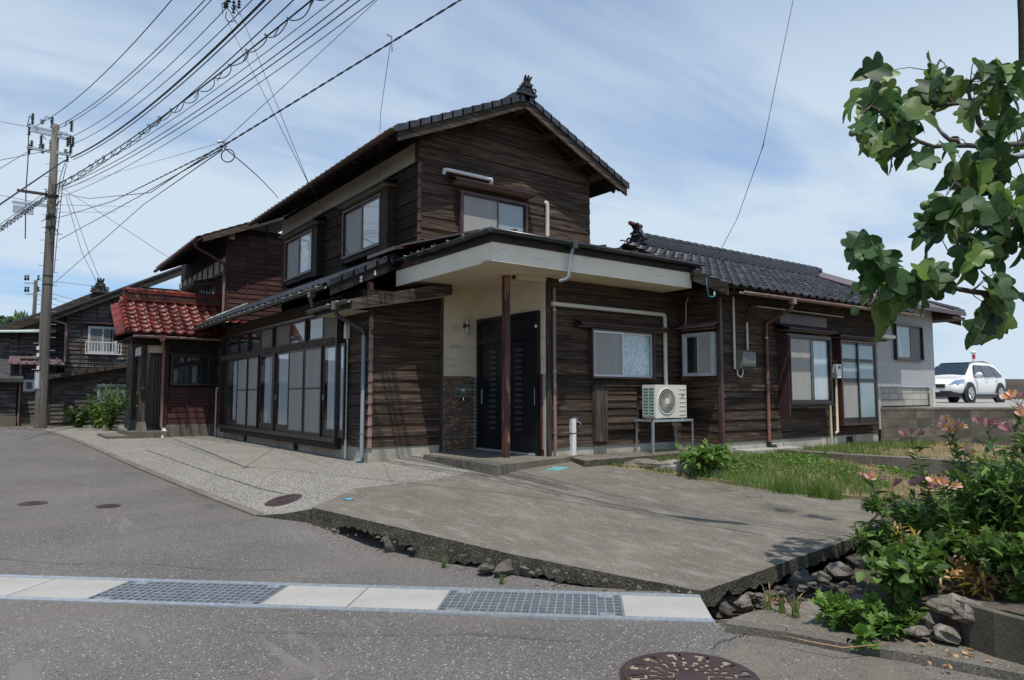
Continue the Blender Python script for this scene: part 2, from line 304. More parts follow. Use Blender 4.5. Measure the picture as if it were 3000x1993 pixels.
M['void'] = nm('black_gap', [(.3, .008, .007, .006), (.7, .016, .014, .012)], ns=2, rough=1)
M['frame'] = nm('dark_bronze_frame', [(.3, .022, .017, .016), (.7, .040, .031, .029)], ns=5, rough=.35, rnd=.1)
M['alu'] = nm('aluminium_frame', [(.3, .50, .53, .56), (.7, .62, .65, .68)], ns=6, rough=.35, metal=.35)
M['door'] = nm('black_door', [(.3, .006, .008, .012), (.7, .011, .014, .019)], ns=3, rough=.3)
M['glass'] = glass('window_glass'); M['frost'] = nm('frosted_glass', [(.3, .22, .30, .33), (.7, .30, .38, .41)], ns=2, rough=.22, spec=.9)
M['pvc'] = nm('cream_pvc', [(.3, .56, .535, .475), (.7, .66, .635, .57)], ns=3, rough=.5)
M['pvc_y'] = nm('yellowed_pvc', [(.3, .50, .42, .28), (.7, .58, .50, .35)], ns=3, rough=.5)
M['white'] = nm('white_paint', [(.3, .66, .66, .64), (.7, .76, .76, .74)], ns=3, rough=.5)
M['acbody'] = nm('ac_casing', [(.3, .62, .60, .53), (.7, .68, .66, .59)], ns=3, rough=.45)
M['meter'] = nm('grey_meter', [(.3, .10, .105, .085), (.7, .135, .14, .115)], ns=3, rough=.4)
M['mortar'] = nm('mortar', [(.3, .32, .30, .265), (.7, .42, .39, .345)], ns=9, rough=.95)
M['brick_a'] = nm('brown_ochre_tile', [(.3, .22, .105, .035), (.7, .32, .16, .06)], ns=9, rough=.4, rnd=.3)
M['brick_b'] = nm('dark_brown_tile', [(.3, .085, .036, .020), (.7, .125, .055, .03)], ns=9, rough=.4, rnd=.3)
M['brick_c'] = nm('charcoal_tile', [(.3, .026, .020, .019), (.7, .045, .034, .03)], ns=9, rough=.4, rnd=.3)
M['brick_red'] = nm('oxblood_tile', [(.3, .07, .014, .010), (.7, .10, .022, .015)], ns=9, rough=.35, rnd=.15)
M['brick_or'] = nm('orange_brick', [(.3, .26, .065, .035), (.7, .36, .10, .055)], ns=14, rough=.9, rnd=.2, bump=.2)
M['block'] = nm('stained_block', [(.28, .045, .042, .033), (.5, .10, .088, .066), (.75, .23, .20, .15)], ns=1.3, det=9, nr=.6, rough=.95, rnd=.18, bump=.4, bs=60, stain=[((1, 1, 3), 1.5, .56, .7, (.17, .14, .10))])
M['block_flake'] = nm('flaking_paint_block', [(.28, .045, .042, .033), (.5, .10, .088, .066), (.75, .20, .175, .13)], ns=1.3, det=9, rough=.95, rnd=.15, bump=.4, bs=60, stain=[((1, 1, 1.6), 14, .60, .66, (.42, .44, .45))])
M['block_lt'] = nm('pale_block', [(.3, .30, .28, .24), (.7, .42, .40, .35)], ns=2, det=8, rough=.95, rnd=.2, bump=.3, bs=60)
M['panel'] = nm('embossed_grey_panel', [(.3, .33, .33, .33), (.7, .44, .44, .44)], scale=(1, 1, 4), ns=4, rough=.7, bump=.45, bs=9, bdist=.015)
M['parking'] = nm('parking_surface', [(.3, .26, .245, .22), (.7, .38, .36, .33)], ns=1.5, rough=.95, spots=[(40, .6, .5, (.16, .15, .13))])
M['seawall'] = nm('sea_wall_concrete', [(.3, .085, .075, .06), (.7, .17, .15, .12)], ns=1.2, det=9, rough=.95, bump=.5, bs=8, bdist=.05)
M['bark'] = nm('grey_bark', [(.3, .055, .048, .040), (.7, .13, .115, .098)], scale=(1, 1, 1), ns=14, rough=.9, bump=.4, bs=40)
M['figleaf'] = nm('fig_leaf', [(.3, .026, .068, .017), (.7, .060, .125, .035)], ns=14, rough=.45, rnd=.45, spec=.4, trans=.42)
M['figleaf_y'] = nm('fig_leaf_light', [(.3, .09, .16, .025), (.7, .15, .23, .045)], ns=14, rough=.45, rnd=.3, trans=.4)
M['vein'] = nm('leaf_vein', [(.3, .085, .14, .045)], rough=.9, spec=.1)
M['fig'] = nm('green_fig', [(.3, .085, .15, .05), (.7, .14, .22, .085)], ns=9, rough=.5, rnd=.15)
def leafm(n, a, b, tr=.35, rnd=.3): return nm(n, [(.3,)+a, (.7,)+b], coord='Object', ns=3.5, rough=.5, rnd=rnd, trans=tr, spec=.4)
M['leaf'] = leafm('green_leaf', (.060, .13, .024), (.15, .25, .05)); M['leaf_dk'] = leafm('dark_green_leaf', (.030, .072, .018), (.085, .15, .035))
M['leaf_br'] = leafm('bright_leaf', (.10, .21, .03), (.20, .34, .06)); M['leaf_yel'] = leafm('yellow_leaf', (.50, .38, .03), (.72, .55, .08))
M['leaf_dead'] = leafm('dead_leaf', (.28, .155, .07), (.60, .40, .22), .3); M['stem'] = leafm('green_stem', (.06, .10, .03), (.12, .17, .05), .1)
M['petal'] = nm('pink_petal', [(.3, .68, .36, .33), (.7, .86, .62, .54)], ns=14, rough=.6, rnd=.2, trans=.25)
M['petal_dk'] = nm('mauve_petal', [(.3, .38, .16, .19), (.7, .56, .30, .31)], ns=14, rough=.6, rnd=.2, trans=.4)
M['petal_y'] = nm('yellow_petal', [(.3, .68, .36, .04), (.7, .78, .50, .10)], ns=14, rough=.6, trans=.4)
M['grass'] = leafm('grass_blade', (.085, .155, .028), (.18, .28, .06), .45); M['grass_dry'] = leafm('dry_grass', (.36, .26, .14), (.55, .42, .25), .3)
M['lawn_soil'] = nm('lawn_soil', [(.3, .10, .11, .04), (.5, .20, .155, .085), (.7, .33, .24, .14)], ns=1.6, det=9, rough=1, bump=.6, bs=40, bdist=.02)
M['hill'] = nm('wooded_hill', [(.3, .018, .042, .012), (.7, .06, .11, .03)], ns=.12, det=8, rough=1)
M['polec'] = nm('pole_concrete', [(.3, .11, .098, .082), (.7, .175, .16, .135)], scale=(1, 1, .2), ns=2.5, det=8, rough=.85, stain=[((1, 1, .12), 3.5, .6, .68, (.25, .23, .2))])
M['black'] = nm('black_rubber', [(.3, .010, .010, .011), (.7, .016, .016, .018)], ns=3, rough=.5)
M['ins'] = nm('brown_black_insulator', [(.3, .015, .016, .02), (.7, .03, .03, .036)], ns=3, rough=.25)
M['ceramic'] = nm('white_ceramic', [(.3, .5, .5, .5)], rough=.25)
M['carpaint'] = nm('white_car_paint', [(.3, .80, .79, .75)], rough=.25, coat=.8)
M['carblack'] = nm('black_car_plastic', [(.3, .018, .018, .02)], rough=.45)
M['carglass'] = nm('dark_car_glass', [(.3, .012, .022, .032)], rough=.04, spec=1)
M['tyre'] = nm('tyre_rubber', [(.3, .014, .014, .015)], rough=.8)
M['alloy'] = nm('alloy_rim', [(.3, .55, .56, .57)], rough=.3, metal=.6)
M['chrome'] = nm('chrome', [(.3, .7, .7, .7)], rough=.15, metal=1)
M['lamp'] = nm('lamp_glass', [(.3, .42, .42, .40)], rough=.2, spec=.7)
M['teal'] = nm('teal_lid', [(.3, .10, .30, .31), (.7, .15, .38, .38)], ns=9, rough=.6)
M['bluelid'] = nm('blue_lid', [(.3, .06, .28, .45), (.7, .10, .38, .55)], ns=9, rough=.5)
M['redp'] = nm('red_paint', [(.3, .45, .04, .04)], rough=.5)
M['verdigris'] = nm('verdigris_sheet', [(.3, .40, .50, .42), (.7, .60, .68, .60)], scale=(1, 1, 1), ns=2.2, det=7, rough=.5, stain=[((2, .4, 1), 3, .58, .66, (.5, .55, .5))])
M['mauve_sheet'] = nm('mauve_sheet_metal', [(.3, .14, .085, .09), (.7, .19, .12, .125)], ns=2, rough=.4)
M['grit'] = nm('tan_grit', [(.3, .20, .16, .11), (.7, .34, .29, .22)], ns=20, rough=1)
M['patch'] = nm('brown_worn_concrete', [(.28, .085, .074, .060), (.5, .120, .106, .088), (.72, .165, .148, .124)], ns=1.6, det=12, nr=.66, rough=.95, bump=.6, bs=60, bdist=.008, spots=[(110, .62, .5, (.22, .20, .165)), (95, .72, .5, (.045, .040, .034)), (60, .93, .4, (.34, .31, .26))], stain=[((1, 1, 1), 2.2, .56, .72, (.17, .145, .105))])
M['forest_dk'] = leafm('dark_forest', (.010, .026, .012), (.026, .052, .020), .1)
M['forest'] = leafm('mid_forest', (.030, .060, .015), (.070, .115, .028), .15)
# ------------------------------------------------------------------ ground levels
def sm(t): t = max(0., min(1., t)); return t*t*(3-2*t)
def zroad(x, y):
    z = -.30+.28*sm((y+5)/17)
    d = abs((x+2.14)*.985+(y+3.4)*.1735) if y > -8 else 9      # shallow hollow along the broken slab edge
    return z-.13*sm(1-d/1.1)*sm((y+7.6)/1.2)*sm((-3.3-y)/1.0)
KERB = [onS(px, py, zroad)[:2] for px, py in ((752, 1513), (640, 1470), (560, 1438), (470, 1401), (400, 1371), (340, 1345), (285, 1319), (240, 1300), (190, 1281), (135, 1264), (80, 1257.5), (0, 1253))]
def dkerb(x, y):          # distance inside (house side of) the kerb line
    best = 9
    for (a, b) in zip(KERB[:-1], KERB[1:]):
        d = b-a; t = max(0, min(1, np.dot((x-a[0], y-a[1]), d)/np.dot(d, d))); q = a+d*t
        best = min(best, math.hypot(x-q[0], y-q[1]))
    return best
def zin(x, y):
    b = float(np.interp(y, [-12, -8.4, -5.9, -4.9, -3.3, -1.5, 0, 3], [-.30, -.285, -.24, -.19, -.11, -.055, 0, 0]))
    return b+.125*sm((x+.1)/1.5)*sm((y+4.6)/2.5)
def zap(x, y):
    k = sm(dkerb(x, y)/1.15); return (zroad(x, y)+.012)*(1-k)+zin(x, y)*k
# slab corners (top)
SLA = onZ(915, 1487, -.105)[:2]; SLB = onZ(2058, 1741, -.285)[:2]; SLC = onZ(2512, 1572, -.26)[:2]; SLD = onZ(2600, 1462, -.23)[:2]
def sheet(name, poly, zf, mat, step=.25, thick=None, kind='structure', parent=None, mats_edge=None, edgefn=None, hole=None, **kw):
    P = [Vector((float(p[0]), float(p[1]))) for p in poly]; dens = []
    for a, b in zip(P, P[1:]+P[:1]):
        n = max(1, int((b-a).length/(step if edgefn is None else .05)))
        dens += [a+(b-a)*(i/n) for i in range(n)]
    if edgefn: dens = [p+Vector((mnoise.noise(Vector((p.x*9, p.y*9, 1)))*.012, mnoise.noise(Vector((p.x*9, p.y*9, 5)))*.012)) for p in dens]
    n = len(dens); pts = list(dens); edges = [(i, (i+1) % n) for i in range(n)]
    xs = [p.x for p in P]; ys = [p.y for p in P]
    x = min(xs)+step/2
    while x < max(xs):
        y = min(ys)+step/2
        while y < max(ys):
            pts.append(Vector((x+R.uniform(-.1, .1)*step, y+R.uniform(-.1, .1)*step))); y += step
        x += step
    vv, ee, ff, *_ = delaunay_2d_cdt(pts, edges, [list(range(n))], 1, 1e-5)
    mb = MB(); mb.add([(p.x, p.y, zf(p.x, p.y)) for p in vv], [tuple(f) for f in ff], True)
    if thick is not None:
        mb.mi = 1; top = [(p.x, p.y, zf(p.x, p.y)) for p in dens]
        bot = [(p[0], p[1], p[2]-(thick if edgefn is None else edgefn(i, p))) for i, p in enumerate(top)]
        mb.add(top+bot, [(i, n+i, n+(i+1) % n, (i+1) % n) for i in range(n)])
        if edgefn:   # underside lip going inwards
            c = np.mean([(p.x, p.y) for p in P], axis=0); inn = [(p[0]+(c[0]-p[0])*.12, p[1]+(c[1]-p[1])*.12, p[2]-.03) for p in bot]
            mb.add(bot+inn, [(i, n+i, n+(i+1) % n, (i+1) % n) for i in range(n)])
    return mb.build(name, [mat, mats_edge or mat], parent, kind=kind, loc=(0, 0, 0), **kw)
# ---- road in drain coordinates
D0 = onZ(2050, 1745, -.30)[:2]; DL = onZ(0, 1686, -.30)[:2]
DS = (D0-DL)/np.linalg.norm(D0-DL); DT = np.array([DS[1], -DS[0]])     # along the drain to the right, across it towards the camera
if np.dot(DT, -VF) < 0: DT = -DT
DWID = .606
def dp(s, t, z): p = D0+DS*s+DT*t; return (p[0], p[1], z)
def road_part(ss, ts, skip=None):
    V = []; F = []; n = len(ts)
    for s in ss:
        for t in ts:
            p = D0+DS*s+DT*t; V.append((p[0], p[1], zroad(p[0], p[1])+.004*mnoise.noise(Vector((p[0]*.8, p[1]*.8, 0)))))
    for i in range(len(ss)-1):
        for j in range(n-1):
            if skip and skip((ss[i]+ss[i+1])/2, (ts[j]+ts[j+1])/2): continue
            F.append((i*n+j, i*n+j+1, (i+1)*n+j+1, (i+1)*n+j))
    return V, F
ss = list(np.concatenate([np.arange(-60, -10, 2.), np.arange(-10, 0, .25), np.arange(0, 3, .15), np.arange(3, 40, 2.)]))
ts = list(np.concatenate([np.arange(-60, -8, 2.), np.arange(-8, 0, .25), [0, DWID], np.arange(DWID+.2, 9, .5)]))
ss = sorted(set([round(float(a), 4) for a in ss]+[0.02])); ts = sorted(set(round(float(a), 4) for a in ts))
def rskip(s, t):
    if s < .02 and 0 < t < DWID: return True
    p = D0+DS*s+DT*t
    if s > .02 and -1.9 < t < DWID*.93 and s < 2.6: return True      # broken pit beside the slab
    if s > -3.3 and -1.6 < t < 0 and (p[0]-SLA[0])*(SLB[1]-SLA[1])-(p[1]-SLA[1])*(SLB[0]-SLA[0]) < -.55: return True
    return False
V_, F_ = road_part(ss, ts, rskip)
fastmesh('road', V_, F_, M['asphalt'], kind='structure', smooth=True)
mb = MB(); mb.add([dp(-3.6, -2.2, -.56), dp(3.2, -2.4, -.56), dp(3.2, DWID*.95, -.50), dp(.02, DWID*.95, -.50), dp(.02, -.02, -.52), dp(-3.6, -.02, -.54)], [(5, 4, 3, 2, 1, 0)])
mb.build('pit_floor', M['dirt'], kind='structure')
mb = MB(); g = 900; mb.add([(-g, -g, -1.2), (g, -g, -1.2), (g, g, -1.2), (-g, g, -1.2)], [(0, 1, 2, 3)]); mb.build('ground', M['lawn_soil'], kind='structure')
mb = MB(); mb.add([(60, -900, -1.0), (2500, -900, -1.0), (2500, 1600, -1.0), (60, 1600, -1.0)], [(0, 1, 2, 3)])
mb.build('sea', nm('sea_water', [(.3, .02, .06, .10), (.7, .04, .09, .13)], ns=.05, rough=.25, bump=.3, bs=.6), kind='structure')
# ---- apron beside the house
ap = [tuple(k) for k in KERB]+[(-4.7, 20.2), (.5, 20.2), (.5, 9.9), (.5, .3), (3.0, .3), (3.0, -2.35), tuple(onS(1300, 1400, zin)[:2]), tuple(onS(1040, 1432, zin)[:2]), tuple(SLA+np.array([.03, .10]))]
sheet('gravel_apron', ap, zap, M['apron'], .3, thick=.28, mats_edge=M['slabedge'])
# road kerb strip: narrow concrete edging along the road side
mb = MB()
for i in range(len(KERB)-2):
    a, b = KERB[i], KERB[i+1]; d = (b-a)/np.linalg.norm(b-a); nrm = np.array([-d[1], d[0]]); nrm = nrm if np.dot(nrm, (1, 0)) > 0 else -nrm
    za, zb = zroad(*a), zroad(*b)
    mb.hexa([(a[0]-nrm[0]*.02, a[1]-nrm[1]*.02, za-.05), (a[0]+nrm[0]*.10, a[1]+nrm[1]*.10, za-.05), (a[0]+nrm[0]*.10, a[1]+nrm[1]*.10, za+.026), (a[0]-nrm[0]*.02, a[1]-nrm[1]*.02, za+.020)],
            [(b[0]-nrm[0]*.02, b[1]-nrm[1]*.02, zb-.05), (b[0]+nrm[0]*.10, b[1]+nrm[1]*.10, zb-.05), (b[0]+nrm[0]*.10, b[1]+nrm[1]*.10, zb+.026), (b[0]-nrm[0]*.02, b[1]-nrm[1]*.02, zb+.020)])
mb.build('kerb_edging', M['concrete'], kind='structure')
# sandy strip and crack lines on apron/road
mb = MB()
J = [onS(px, py, zap) for px, py in ((425, 1318), (520, 1352), (640, 1394), (760, 1432), (832, 1447))]
for a, b in zip(J[:-1], J[1:]):
    d = (b-a)[:2]; d /= np.linalg.norm(d); nn = np.array([-d[1], d[0]])*.010
    for k in range(4):
        p = a+(b-a)*k/4; q = a+(b-a)*(k+1)/4
        mb.add([(p[0]-nn[0], p[1]-nn[1], zap(p[0], p[1])+.004), (q[0]-nn[0], q[1]-nn[1], zap(q[0], q[1])+.004), (q[0]+nn[0], q[1]+nn[1], zap(q[0], q[1])+.004), (p[0]+nn[0], p[1]+nn[1], zap(p[0], p[1])+.004)], [(0, 1, 2, 3)])
mb.build('apron_joint', M['slabedge'], kind='structure')
# ---- the big concrete slab with the broken edge
sl_poly = [tuple(SLA), tuple(SLB), tuple(SLC), tuple(SLD), tuple(onS(2500, 1463, zin)[:2]), tuple(onS(2344, 1450, zin)[:2]), tuple(onS(2110, 1416, zin)[:2]), tuple(onS(1846, 1375, zin)[:2]), tuple(onS(1700, 1358, zin)[:2]), (2.6, -1.97), (1.1, -1.9), tuple(onS(1300, 1400, zin)[:2]), tuple(onS(1040, 1432, zin)[:2])]
def slab_z(x, y): return zin(x, y)+.004+.004*mnoise.noise(Vector((x*1.3, y*1.3, 3)))
AB = SLB-SLA; LAB = np.linalg.norm(AB)
def edge_th(i, p):
    q = np.array(p[:2]); s = np.dot(q-SLA, AB)/LAB; dd = abs(np.cross(AB, q-SLA))/LAB
    nz = mnoise.noise(Vector((p[0]*4, p[1]*4, 2))); nf = mnoise.noise(Vector((p[0]*17, p[1]*17, 8)))
    if dd < .12 and -.1 < s < LAB:
        f = s/LAB
        full = .46
        for c, w_, th in ((.16, .07, .10), (.245, .11, .11), (.56, .10, .15), (.68, .08, .13), (.80, .14, .12)):
            if abs(f-c) < w_: full = min(full, th+.03*nf+.05*(abs(f-c)/w_)**2)
        return full+.02*nf
    return .11+.05*nz+.035*nf
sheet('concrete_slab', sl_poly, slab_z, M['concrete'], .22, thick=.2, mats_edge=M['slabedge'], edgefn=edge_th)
def rock(name, c, r, seed, mat, cat=None, label=None, group=None, parent=None, flat=.7, kind=None):
    rr = random.Random(seed); mb = MB(); n = 9; m = 6; vs = []
    sx_, sy_, sz_ = rr.uniform(.7, 1.3), rr.uniform(.6, 1.1), flat*rr.uniform(.7, 1.1)
    for i in range(m+1):
        ph = PI*i/m
        for j in range(n):
            a = 2*PI*j/n; d = Vector((math.sin(ph)*math.cos(a), math.sin(ph)*math.sin(a), math.cos(ph)))
            k = 1+.45*mnoise.noise(d*1.4+Vector((seed*3.1, 0, 0)))
            k = k*(1+.35*mnoise.noise(d*3.3+Vector((0, seed*2.3, 0)))); k = round(k*6)/6*.6+k*.4
            vs.append((c[0]+d.x*r*sx_*k, c[1]+d.y*r*sy_*k, c[2]+d.z*r*sz_*k))
    mb.add(vs, [(i*n+j, (i+1)*n+j, (i+1)*n+(j+1) % n, i*n+(j+1) % n) for i in range(m) for j in range(n)])
    return mb.build(name, mat, parent, rot=rr.uniform(0, 3), label=label, cat=cat, group=group, kind=kind)
stones = [(1068, 1560, .10), (1045, 1540, .06), (1020, 1535, .05), (1085, 1590, .07), (1150, 1612, .16), (1205, 1632, .08), (1490, 1690, .12), (1555, 1700, .10), (1420, 1690, .09), (985, 1530, .05),
          (2130, 1792, .10), (2185, 1775, .11), (2240, 1765, .11), (2300, 1735, .12), (2365, 1715, .12), (2420, 1700, .13), (2475, 1680, .11), (2520, 1650, .12), (2340, 1770, .08), (2270, 1790, .07), (2440, 1740, .10)]
rs_ = random.Random(2)
stones += [(2150+i*31, 1800-i*5-rs_.uniform(0, 22), rs_.uniform(.03, .06)) for i in range(12)]
left_ = sorted([q for q in stones if q[0] < 1700], key=lambda q: -q[0]); right_ = sorted([q for q in stones if q[0] >= 1700], key=lambda q: q[0])
ORD = 'first second third fourth fifth sixth seventh eighth ninth tenth eleventh twelfth thirteenth fourteenth fifteenth sixteenth seventeenth eighteenth nineteenth twentieth twenty-first twenty-second twenty-third twenty-fourth'.split()
for side, lst in (('left', left_), ('right', right_)):
    for i, (px, py, r_) in enumerate(lst):
        zz = -.36 if px < 1700 else -.47; p = onZ(px, py, zz); q = p.copy(); q[:2] += (VF*.30 if px < 1700 else VF*.05-VR*.02)
        word = 'large' if r_ > .105 else 'medium' if r_ > .065 else 'small'
        rock('rubble_stone', (q[0], q[1], zz+(.05 if r_ < .06 and px > 1700 else 0)), r_*rs_.uniform(.8, 1.05), i*7+int(px) % 13, M['stone'], 'stone', '%s rubble stone under the %s slab edge, %s from the front corner' % (word, side, ORD[i]), 'stones under the broken slab', flat=rs_.uniform(.45, .9))
for i in range(46):      # small chips along the slab foot
    t = R.random(); p = SLA+AB*t-VF*.02+np.array([R.uniform(-.12, .02), R.uniform(-.12, .02)])
    if i == 0: chips = MB()
    c = (p[0], p[1], -.29); r_ = R.uniform(.008, .024); a = R.random()*3
    chips.add([(c[0]+r_*math.cos(a+k*2.09)*(1.2), c[1]+r_*math.sin(a+k*2.09), c[2]) for k in range(3)]+[(c[0], c[1], c[2]+r_)], [(0, 1, 3), (1, 2, 3), (2, 0, 3)])
chips.build('gravel_chips', M['stone'], kind='stuff', label='loose stone chips scattered along the foot of the slab', cat='gravel')
# ---- drain strip
def sof(px): 
    q = onZ(px[0], px[1], -.30)[:2]; return float(np.dot(q-D0, DS))
bs_ = [sof(p) for p in ((2050, 1745), (1818, 1744), (1320, 1731), (1085, 1719), (853, 1713), (390, 1700), (180, 1692))]
bs_ += [bs_[-1]-1.25, bs_[-1]-1.95, bs_[-1]-2.6, bs_[-1]-3.9, bs_[-1]-4.6, bs_[-1]-5.9]
ZT = -.292
dr = thing('drain_channel', dp(-3, .3, -.5), 'roadside drain with steel grates and pale concrete lids crossing the asphalt', 'drain')
mb = MB()
L0 = bs_[-1]
mb.hexa([dp(L0, .06, -.62), dp(L0, DWID-.06, -.62), dp(0, DWID-.06, -.62), dp(0, .06, -.62)], [dp(L0, .06, -.60), dp(L0, DWID-.06, -.60), dp(0, DWID-.06, -.60), dp(0, .06, -.60)])
for a, b in ((.0, .07), (DWID-.07, DWID)):
    mb.hexa([dp(L0, a, -.62), dp(L0, b, -.62), dp(0, b, -.62), dp(0, a, -.62)], [dp(L0, a, -.31), dp(L0, b, -.31), dp(0, b, -.31), dp(0, a, -.31)])
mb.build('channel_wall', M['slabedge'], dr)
for a, b in ((0, .062), (DWID-.062, DWID)):
    mb = MB(); mb.hexa([dp(L0, a, -.31), dp(L0, b, -.31), dp(0, b, -.31), dp(0, a, -.31)], [dp(L0, a, ZT), dp(L0, b, ZT), dp(0, b, ZT), dp(0, a, ZT)])
    nst = 170
    for i in range(nst):      # checker ribs
        s = L0*(i+.5)/nst*.75; c = (a+b)/2
        for sgn in (-1, 1):
            cc = c+sgn*.014; e = .006*(1 if (i+sgn) % 2 else -1)
            p0 = dp(s-.012, cc-e, ZT); p1 = dp(s+.012, cc+e, ZT); q = DT*.002
            mb.add([(p0[0]-q[0], p0[1]-q[1], ZT), (p0[0]+q[0], p0[1]+q[1], ZT), (p1[0]+q[0], p1[1]+q[1], ZT), (p1[0]-q[0], p1[1]-q[1], ZT), ((p0[0]+p1[0])/2, (p0[1]+p1[1])/2, ZT+.0012)], [(0, 1, 4), (1, 2, 4), (2, 3, 4), (3, 0, 4)])
    mb.build('steel_frame', M['galv'], dr)
kinds = 'CGCCGCCGCCGC'
for i, k in enumerate(kinds[:len(bs_)-1]):
    s1, s0 = bs_[i]-.004, bs_[i+1]+.004; a, b = .064, DWID-.064
    if k == 'C':
        mb = MB(); mb.hexa([dp(s0, a, -.40), dp(s1, a, -.40), dp(s1, b, -.40), dp(s0, b, -.40)], [dp(s0, a, ZT-.003), dp(s1, a, ZT-.003), dp(s1, b, ZT-.003), dp(s0, b, ZT-.003)])
        mb.build('concrete_lid', M['lidconc'], dr, rot=math.atan2(DS[1], DS[0]))
    else:
        mb = MB(); n = 22; zt = ZT-.002; zb = zt-.05
        for j in range(n+1):
            s = s0+(s1-s0)*j/n; h = .0045; mb.hexa([dp(s-h, a, zb), dp(s+h, a, zb), dp(s+h, b, zb), dp(s-h, b, zb)], [dp(s-h, a, zt), dp(s+h, a, zt), dp(s+h, b, zt), dp(s-h, b, zt)])
        for j in range(8):
            t = a+(b-a)*j/7; h = .0045; mb.hexa([dp(s0, t-h, zb+.01), dp(s1, t-h, zb+.01), dp(s1, t+h, zb+.01), dp(s0, t+h, zb+.01)], [dp(s0, t-h, zt-.001), dp(s1, t-h, zt-.001), dp(s1, t+h, zt-.001), dp(s0, t+h, zt-.001)])
        for sc2 in (s0+.10, s1-.10):
            for tc2 in (a+.03, b-.03):
                mb.hexa([dp(sc2-.05, tc2-.024, zt-.02), dp(sc2+.05, tc2-.024, zt-.02), dp(sc2+.05, tc2+.024, zt-.02), dp(sc2-.05, tc2+.024, zt-.02)], [dp(sc2-.05, tc2-.024, zt-.004), dp(sc2+.05, tc2-.024, zt-.004), dp(sc2+.05, tc2+.024, zt-.004), dp(sc2-.05, tc2+.024, zt-.004)])
        mb.build('steel_grate', M['galv'], dr)
# crack in the sand joint between lids
# ---- right foreground: gutter edging, concrete strip, low walls
def strip(name, pts, w_, z0, z1, mat, side=1, kind='structure', **k):
    mb = MB()
    for a, b in zip(pts[:-1], pts[1:]):
        a = np.array(a); b = np.array(b); d = (b-a)/np.linalg.norm(b-a); nn = np.array([-d[1], d[0]])*w_*side
        mb.hexa([(a[0], a[1], z0), (b[0], b[1], z0), (b[0]+nn[0], b[1]+nn[1], z0), (a[0]+nn[0], a[1]+nn[1], z0)], [(a[0], a[1], z1), (b[0], b[1], z1), (b[0]+nn[0], b[1]+nn[1], z1), (a[0]+nn[0], a[1]+nn[1], z1)])
    return mb.build(name, mat, kind=kind, **k)
g1 = [onZ(px, py, -.27)[:2] for px, py in ((2128, 1838), (2300, 1862), (2480, 1898), (2700, 1930), (2900, 1968), (3150, 2020))]
strip('kerb', g1, .11, -.36, -.25, M['patch'])
g2 = [a+VF*.12 for a in g1]
ped = [tuple(a) for a in g2]+[tuple(onZ(3150, 1850, -.27)[:2]), tuple(onZ(2750, 1800, -.27)[:2]), tuple(onZ(2520, 1745, -.27)[:2]), tuple(onZ(2300, 1772, -.27)[:2]), tuple(onZ(2140, 1815, -.27)[:2])]
sheet('concrete_pad', ped, lambda x, y: -.262+.012*mnoise.noise(Vector((x*5, y*5, 0))), M['concrete'], .12, thick=.12)
pp2 = [onZ(px, py, -.27)[:2] for px, py in ((2085, 1905), (2205, 1850), (2300, 1866), (2480, 1902), (2700, 1934), (2900, 1972), (3150, 2024), (3150, 2200), (2500, 2200))]
sheet('road_edge_patch', [tuple(p) for p in pp2], lambda x, y: zroad(x, y)+.008+.004*mnoise.noise(Vector((x*3, y*3, 0))), M['patch'], .15, thick=.02, mats_edge=M['slabedge'])
rc = random.Random(8)
for nm2, pts in (('road_crack', [(2205, 1848), (2180, 1862), (2150, 1872), (2118, 1880), (2082, 1903)]), ('road_crack', [(1085, 1716), (1060, 1745), (1030, 1790)]), ('road_crack', [(0, 1640), (180, 1655), (420, 1652), (640, 1672), (900, 1668)]), ('road_crack', [(700, 1850), (1000, 1862), (1380, 1858), (1700, 1880)])):
    mb = MB(); P = [onZ(*q, -.296) for q in pts]; Q = []
    for a, b in zip(P[:-1], P[1:]):
        for k in range(7): Q.append(a+(b-a)*k/7+np.array([rc.uniform(-.012, .012), rc.uniform(-.012, .012), 0]))
    Q.append(P[-1])
    for a, b in zip(Q[:-1], Q[1:]):
        d = (b-a)[:2]; d = d/np.linalg.norm(d); w2 = rc.uniform(.0015, .004); n_ = (-d[1]*w2, d[0]*w2); za, zb = zroad(*a[:2])+.009, zroad(*b[:2])+.009
        mb.add([(a[0]-n_[0], a[1]-n_[1], za), (b[0]-n_[0], b[1]-n_[1], zb), (b[0]+n_[0], b[1]+n_[1], zb), (a[0]+n_[0], a[1]+n_[1], za)], [(0, 1, 2, 3)])
    if pts[0][0] not in (1085,): mb.build(nm2, M['void'] if pts[0][0] == 2205 else M['slabedge'], kind='structure')
# dust and gravel gathered beside the kerb
V3 = []
for k in range(2600):
    i_ = rc.randrange(len(KERB)-3); t = rc.random(); q = KERB[i_]+(KERB[i_+1]-KERB[i_])*t+np.array([-abs(rc.gauss(0, .22))-.02, rc.gauss(0, .05)]); z = zroad(*q)+.002; r_ = rc.uniform(.004, .012); a = rc.random()*6
    V3 += [(q[0]+r_*math.cos(a+j*2.09), q[1]+r_*math.sin(a+j*2.09), z+r_*.3) for j in range(3)]
fastmesh('road_grit', V3, np.arange(len(V3)).reshape(-1, 3), M['grit'], kind='stuff', label='tan grit gathered on the road beside the apron edge', cat='grit')
